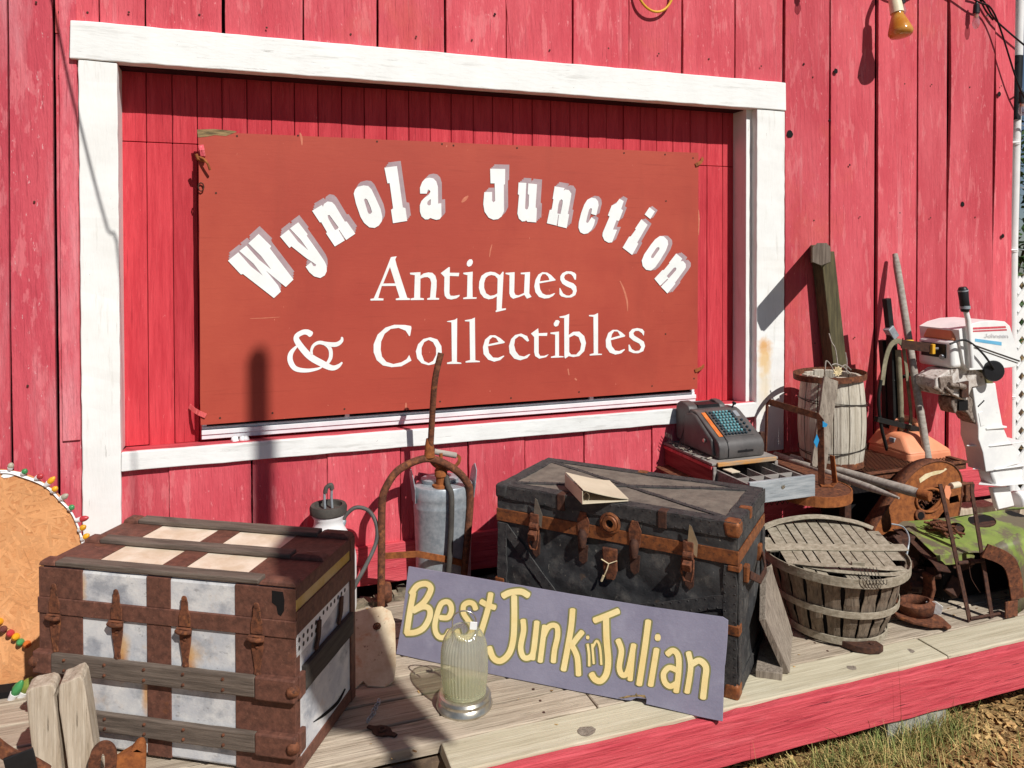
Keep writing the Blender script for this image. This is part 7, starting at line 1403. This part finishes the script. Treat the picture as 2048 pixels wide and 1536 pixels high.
def shrub(name, c, R_, n, label, cat='shrub', trunk_h=.5):
    t = thing(name, (c[0], c[1], GZ), 0, label, cat, 'shrubs beyond the lattice'); r3 = random.Random(int(c[0]*100)); mb = MB(); cl = []
    for i in range(26):
        v = Vector((r3.gauss(0, 1), r3.gauss(0, 1), r3.gauss(0, 1))).normalized()*r3.uniform(.45, 1); cl.append(Vector((c[0]+v.x*R_[0], c[1]+v.y*R_[1], c[2]+v.z*R_[2])))
    for i in range(n):
        k = r3.choice(cl); p = k+Vector((r3.gauss(0, .16), r3.gauss(0, .16), r3.gauss(0, .14))); d = Vector((r3.uniform(-1, 1), r3.uniform(-1, 1), r3.uniform(-.6, .6))).normalized(); s_ = d.cross(Vector((r3.uniform(-1, 1), r3.uniform(-1, 1), 1))).normalized(); L_ = r3.uniform(.04, .08)
        o = len(mb.v); mb.v += [p, p+d*L_*.5+s_*L_*.25, p+d*L_, p+d*L_*.5-s_*L_*.25]; mb.f.append((o, o+1, o+2, o+3))
    mb.build('crown', M['leaf'], t, fix=False)
    mb = MB(); b0 = Vector((c[0], c[1], GZ)); mb.tube(catmull([b0, b0+Vector((.05, .02, trunk_h)), Vector((c[0]-.03, c[1], c[2]))], 5), .05, 8, scale=[1-.05*i for i in range(11)])
    for q in cl[:8]: mb.tube([Vector((c[0]-.01, c[1], c[2]-.3)), q], .012, 5)
    mb.build('trunk', M['bark'], t, smooth=60)
shrub('leafy_shrub', (5.6, 1.3, .9), (.7, .5, 1.0), 2600, 'dark green leafy shrub close behind the white lattice')
shrub('leafy_shrub', (6.9, 1.8, 1.6), (1.0, .7, 1.6), 3200, 'taller green shrub farther right behind the lattice')
shrub('leafy_shrub', (6.3, 3.2, 2.2), (1.4, .8, 2.0), 3200, 'big background shrub standing behind the barn corner')
mb = MB()
for z in (1.55, 1.95, 2.35): mb.tube(catmull([Vector((pxc+.05, .1, z)), Vector((5.4, .25, z-.03)), Vector((7.2, .3, z+.02))], 4), .004, 5)
tag(mb.build('fence_wire', M['galv'], origin=(pxc+.05, .1, 1.5)), 'three thin grey fence wires strung above the white lattice', 'wire')

# ------------------------------------------------------------------ lamps and wires on the upper wall
fl_ = thing('flood_lamp', W(1786, -40, -.05), 0, 'amber flood bulb in a cream socket on the upper right wall', 'lamp')
a, b_ = W(1788, -8, -.16), W(1803, 74, -.20); d = (b_-a).normalized(); x = d.cross(Vector((.3, 1, 0))).normalized(); Rl = Matrix((x, d.cross(x), d)).transposed(); L_ = (b_-a).length
mb = MB(); mb.lathe([(.030, 0), (.031, L_*.02), (.035, L_*.38), (.036, L_*.42), (0, L_*.42)], 20, a, R=Rl); mb.build('socket', M['porcelain'], fl_, smooth=40)
mb = MB(); mb.lathe([(.030, L_*.421), (.031, L_*.47), (.036, L_*.52), (.050, L_*.68), (.062, L_*.84), (.064, L_*.90), (.055, L_*.97), (.03, L_*1.0), (0, L_*1.01)], 28, a, R=Rl); mb.build('bulb', M['amber'], fl_, smooth=50)
mb = MB(); mb.tube(catmull([a+d*.01, a-d*.05, W(1786, -45, -.12), W(1780, -55, -.03)], 4), .014, 8); c = W(1778, -55, -.03); mb.lathe([(.06, 0), (.06, .02), (.03, .03), (0, .03)], 20, c, R=rot(math.radians(90))); mb.build('arm', M['siding'], fl_, smooth=40)
sl_ = thing('string_lights', W(1960, 0, -.05), 0, 'black string light cable with clear bulbs crossing the top right corner', 'string lights')
def sbulb(u, v0, v1, v2, y, du=2):
    t_, m_, b2 = W(u, v0, y), W(u+du*.5, v1, y), W(u+du, v2, y); d = (m_-t_).normalized(); x = d.cross(Vector((0, 1, .1))).normalized(); R = Matrix((x, d.cross(x), d)).transposed(); L1 = (m_-t_).length; L2_ = (b2-m_).length
    mb = MB(); mb.lathe([(.006, -.02), (.010, 0), (.017, .005), (.019, L1), (0, L1)], 14, t_, R=R); s_ = mb.build('bulb_holder', M['black'], sl_, smooth=40)
    mb = MB(); mb.lathe([(.013, .001), (.014, L2_*.2), (.020, L2_*.55), (.020, L2_*.72), (.012, L2_*.94), (0, L2_)], 16, m_, R=R); mb.build('bulb', M['bulb'], s_, smooth=60)
    mb = MB(); mb.lathe([(.011, .0015), (.010, L2_*.28), (0, L2_*.3)], 10, m_, R=R); mb.build('bulb_cap', M['amber'], s_, smooth=40)
sbulb(1953, 8, 27, 58, -.07, -1); sbulb(1803, -12, 7, 32, -.07); sbulb(2042, 183, 206, 232, -.03); sbulb(1617, -48, -30, -6, -.09)
mb = MB()
for pts, y in ((((1580, -60), (1617, -52), (1700, -70), (1803, -16), (1880, -40), (1953, 2), (1990, 30), (2040, 178), (2080, 240)), -.075), (((1940, -10), (1965, 0), (1988, 36), (2015, 62), (2060, 100)), -.05), (((1958, -5), (1972, 22), (1986, 40)), -.04)):
    mb.tube(catmull([W(u, v, y) for u, v in pts], 6), .0055, 6)
mb.tube([W(2040, 178, -.075), W(2042, 184, -.03)], .005, 6); mb.build('cable', M['black'], sl_, smooth=60)
mb = MB(); mb.tube([W(1972, 32, -.03), W(1984, 27, -.05)], .006, 6); mb.build('cable_tie', M['white_plastic'], sl_, smooth=50)
mb = MB(); yc_ = W(1310, -24, -.05); mb.tube([yc_+Vector((.105*math.cos(w), -.005*math.sin(2*w), .118*math.sin(w))) for w in [2*math.pi*i/40 for i in range(40)]], .0065, 8, closed=True); tag(mb.build('yellow_cable', M['yellow'], origin=yc_, smooth=60), 'loop of yellow cable hanging on the upper red wall above the frame', 'cable')
# ------------------------------------------------------------------ ground cover
r4 = random.Random(44); mb = MB()
for i in range(9000):
    x = r4.uniform(.9, 4.6); y = -1.16-abs(r4.gauss(0, .75)); z = GZ+r4.uniform(.001, .016); L_ = r4.uniform(.008, .034); w = L_*r4.uniform(.25, .6); R = rot(r4.gauss(0, .35), r4.gauss(0, .35), r4.uniform(0, 6.3)); c = Vector((x, y, z)); th = r4.uniform(.001, .004)
    mb.box(c, (L_, w, th), R)
tag(mb.build('bark_chips', M['chipA'], fix=False), kind='stuff', label='dry bark chips strewn over the soil in front of the deck', cat='bark chips')
mb = MB()
def blade(mb, p, h, bend, w, az, seg=4):
    d = Vector((math.cos(az), math.sin(az), 0)); s_ = Vector((-d.y, d.x, 0)); o = len(mb.v)
    for i in range(seg+1):
        t = i/seg; c = p+Vector((0, 0, h*(t-.25*bend*t*t)))+d*(h*bend*t*t); ww = w*(1-t)**.7+.0002; mb.v += [c-s_*ww, c+s_*ww]
    for i in range(seg): mb.f.append((o+2*i, o+2*i+1, o+2*i+3, o+2*i+2))
st_ = MB()
for k in range(150):
    u = r4.gauss(1750, 125); v = r4.gauss(1490, 36)
    if v < 1448 or (v < 1470 and u < 1600): continue
    c = G(min(max(u, 1480), 2120), v, GZ); c.y = min(c.y, YE-.05); n = r4.randint(5, 17); dry = r4.random()
    for i in range(n): blade(st_ if r4.random() < .25+.45*dry else mb, c+Vector((r4.gauss(0, .04), r4.gauss(0, .04), 0)), r4.uniform(.02, .10)*(1.7 if r4.random() < .12 else 1), r4.uniform(.1, 1.3), r4.uniform(.0008, .0018), r4.uniform(0, 6.3))
for k in range(320):
    c = Vector((r4.uniform(1.2, 4.4), r4.uniform(-2.6, -1.33), GZ))
    for i in range(r4.randint(2, 7)): blade(st_ if r4.random() < .6 else mb, c+Vector((r4.gauss(0, .02), r4.gauss(0, .02), 0)), r4.uniform(.02, .08), r4.uniform(.1, 1.2), r4.uniform(.0008, .0016), r4.uniform(0, 6.3))
for k in range(34):
    c = G(r4.uniform(1740, 1910), r4.uniform(1448, 1478), GZ); c.y = min(c.y, YE-.04)
    for i in range(r4.randint(8, 18)): blade(st_ if r4.random() < .4 else mb, c+Vector((r4.gauss(0, .03), r4.gauss(0, .02), 0)), r4.uniform(.04, .14), r4.uniform(.1, 1.0), r4.uniform(.0008, .0018), r4.uniform(0, 6.3))
# a few tall stems crossing the red board
for u, v, h, b_ in ((1468, 1540, .18, .1), (1460, 1540, .13, .1), (1752, 1470, .34, .05), (1700, 1470, .24, .5), (1660, 1480, .2, .8), (1900, 1420, .12, .3), (1936, 1405, .1, .2), (1730, 1475, .22, .9)):
    c = G(u, v, GZ); c.y = min(c.y, YE-.06); blade(mb, c, h, b_, .0012, r4.uniform(2, 4), 6)
tag(st_.build('dry_grass', M['straw'], fix=False), kind='stuff', label='straw coloured dry grass scattered through the green tufts', cat='grass')
tag(mb.build('grass', M['grass'], fix=False), kind='stuff', label='dry green grass growing along the foot of the red board', cat='grass')
# ------------------------------------------------------------------ outside the picture: unseen pole with an added board, and a cable, for their shadows
zt_ = W(522, 690, .03).z; tt = 4.0; xw = W(522, 900, 0).x
pp = thing('shadow_pole', (xw+.33*tt, -tt, GZ), 0, 'tall unseen pole with an added board shaped to cast shade on the trunk and deck', 'shadow pole')
px0 = xw+.33*tt; mb = MB(); mb.tube([(px0, -tt, GZ), (px0, -tt, zt_+1.05*tt-.04), (px0, -tt, zt_+1.05*tt-.01), (px0, -tt, zt_+1.05*tt)], .045, 14, scale=[1, 1, .8, .4]); mb.build('pole', M['shadowwood'], pp, smooth=60)
mb = MB(); mb.prism(wallplane(-tt+.047), [(x_+.33*(tt-2.85), z_+1.05*(tt-2.85)) for x_, z_ in [(.76, 2.0), (.68, 2.14), (.67, 2.4), (.74, 2.62), (.86, 2.8), (1.0, 2.93), (1.2, 2.93), (1.23, 2.5), (1.18, 2.0), (1.16, 1.72), (1.0, 1.84)]], -.023, 0); mb.build('board', M['shadowwood'], pp, bevel=.004)  # board outline made up to cast the wide soft shade
mb = MB(); cabs = []
for (u, v, t) in ((70, -160, .35), (105, 0, .6), (130, 130, .8), (160, 260, .95), (190, 380, 1.1), (214, 466, 1.22), (240, 556, 1.35)):
    w = W(u, v, -.03); cabs.append(w+Vector((.33*t, -t, 1.05*t)))
cabs.append(cabs[-1]+Vector((.7, -1.9, .6))); mb.tube(catmull(cabs, 4), .005, 6); tag(mb.build('overhead_cable', M['black'], origin=cabs[0], smooth=60), 'thin black overhead cable running from the barn wall toward the unseen pole', 'cable')
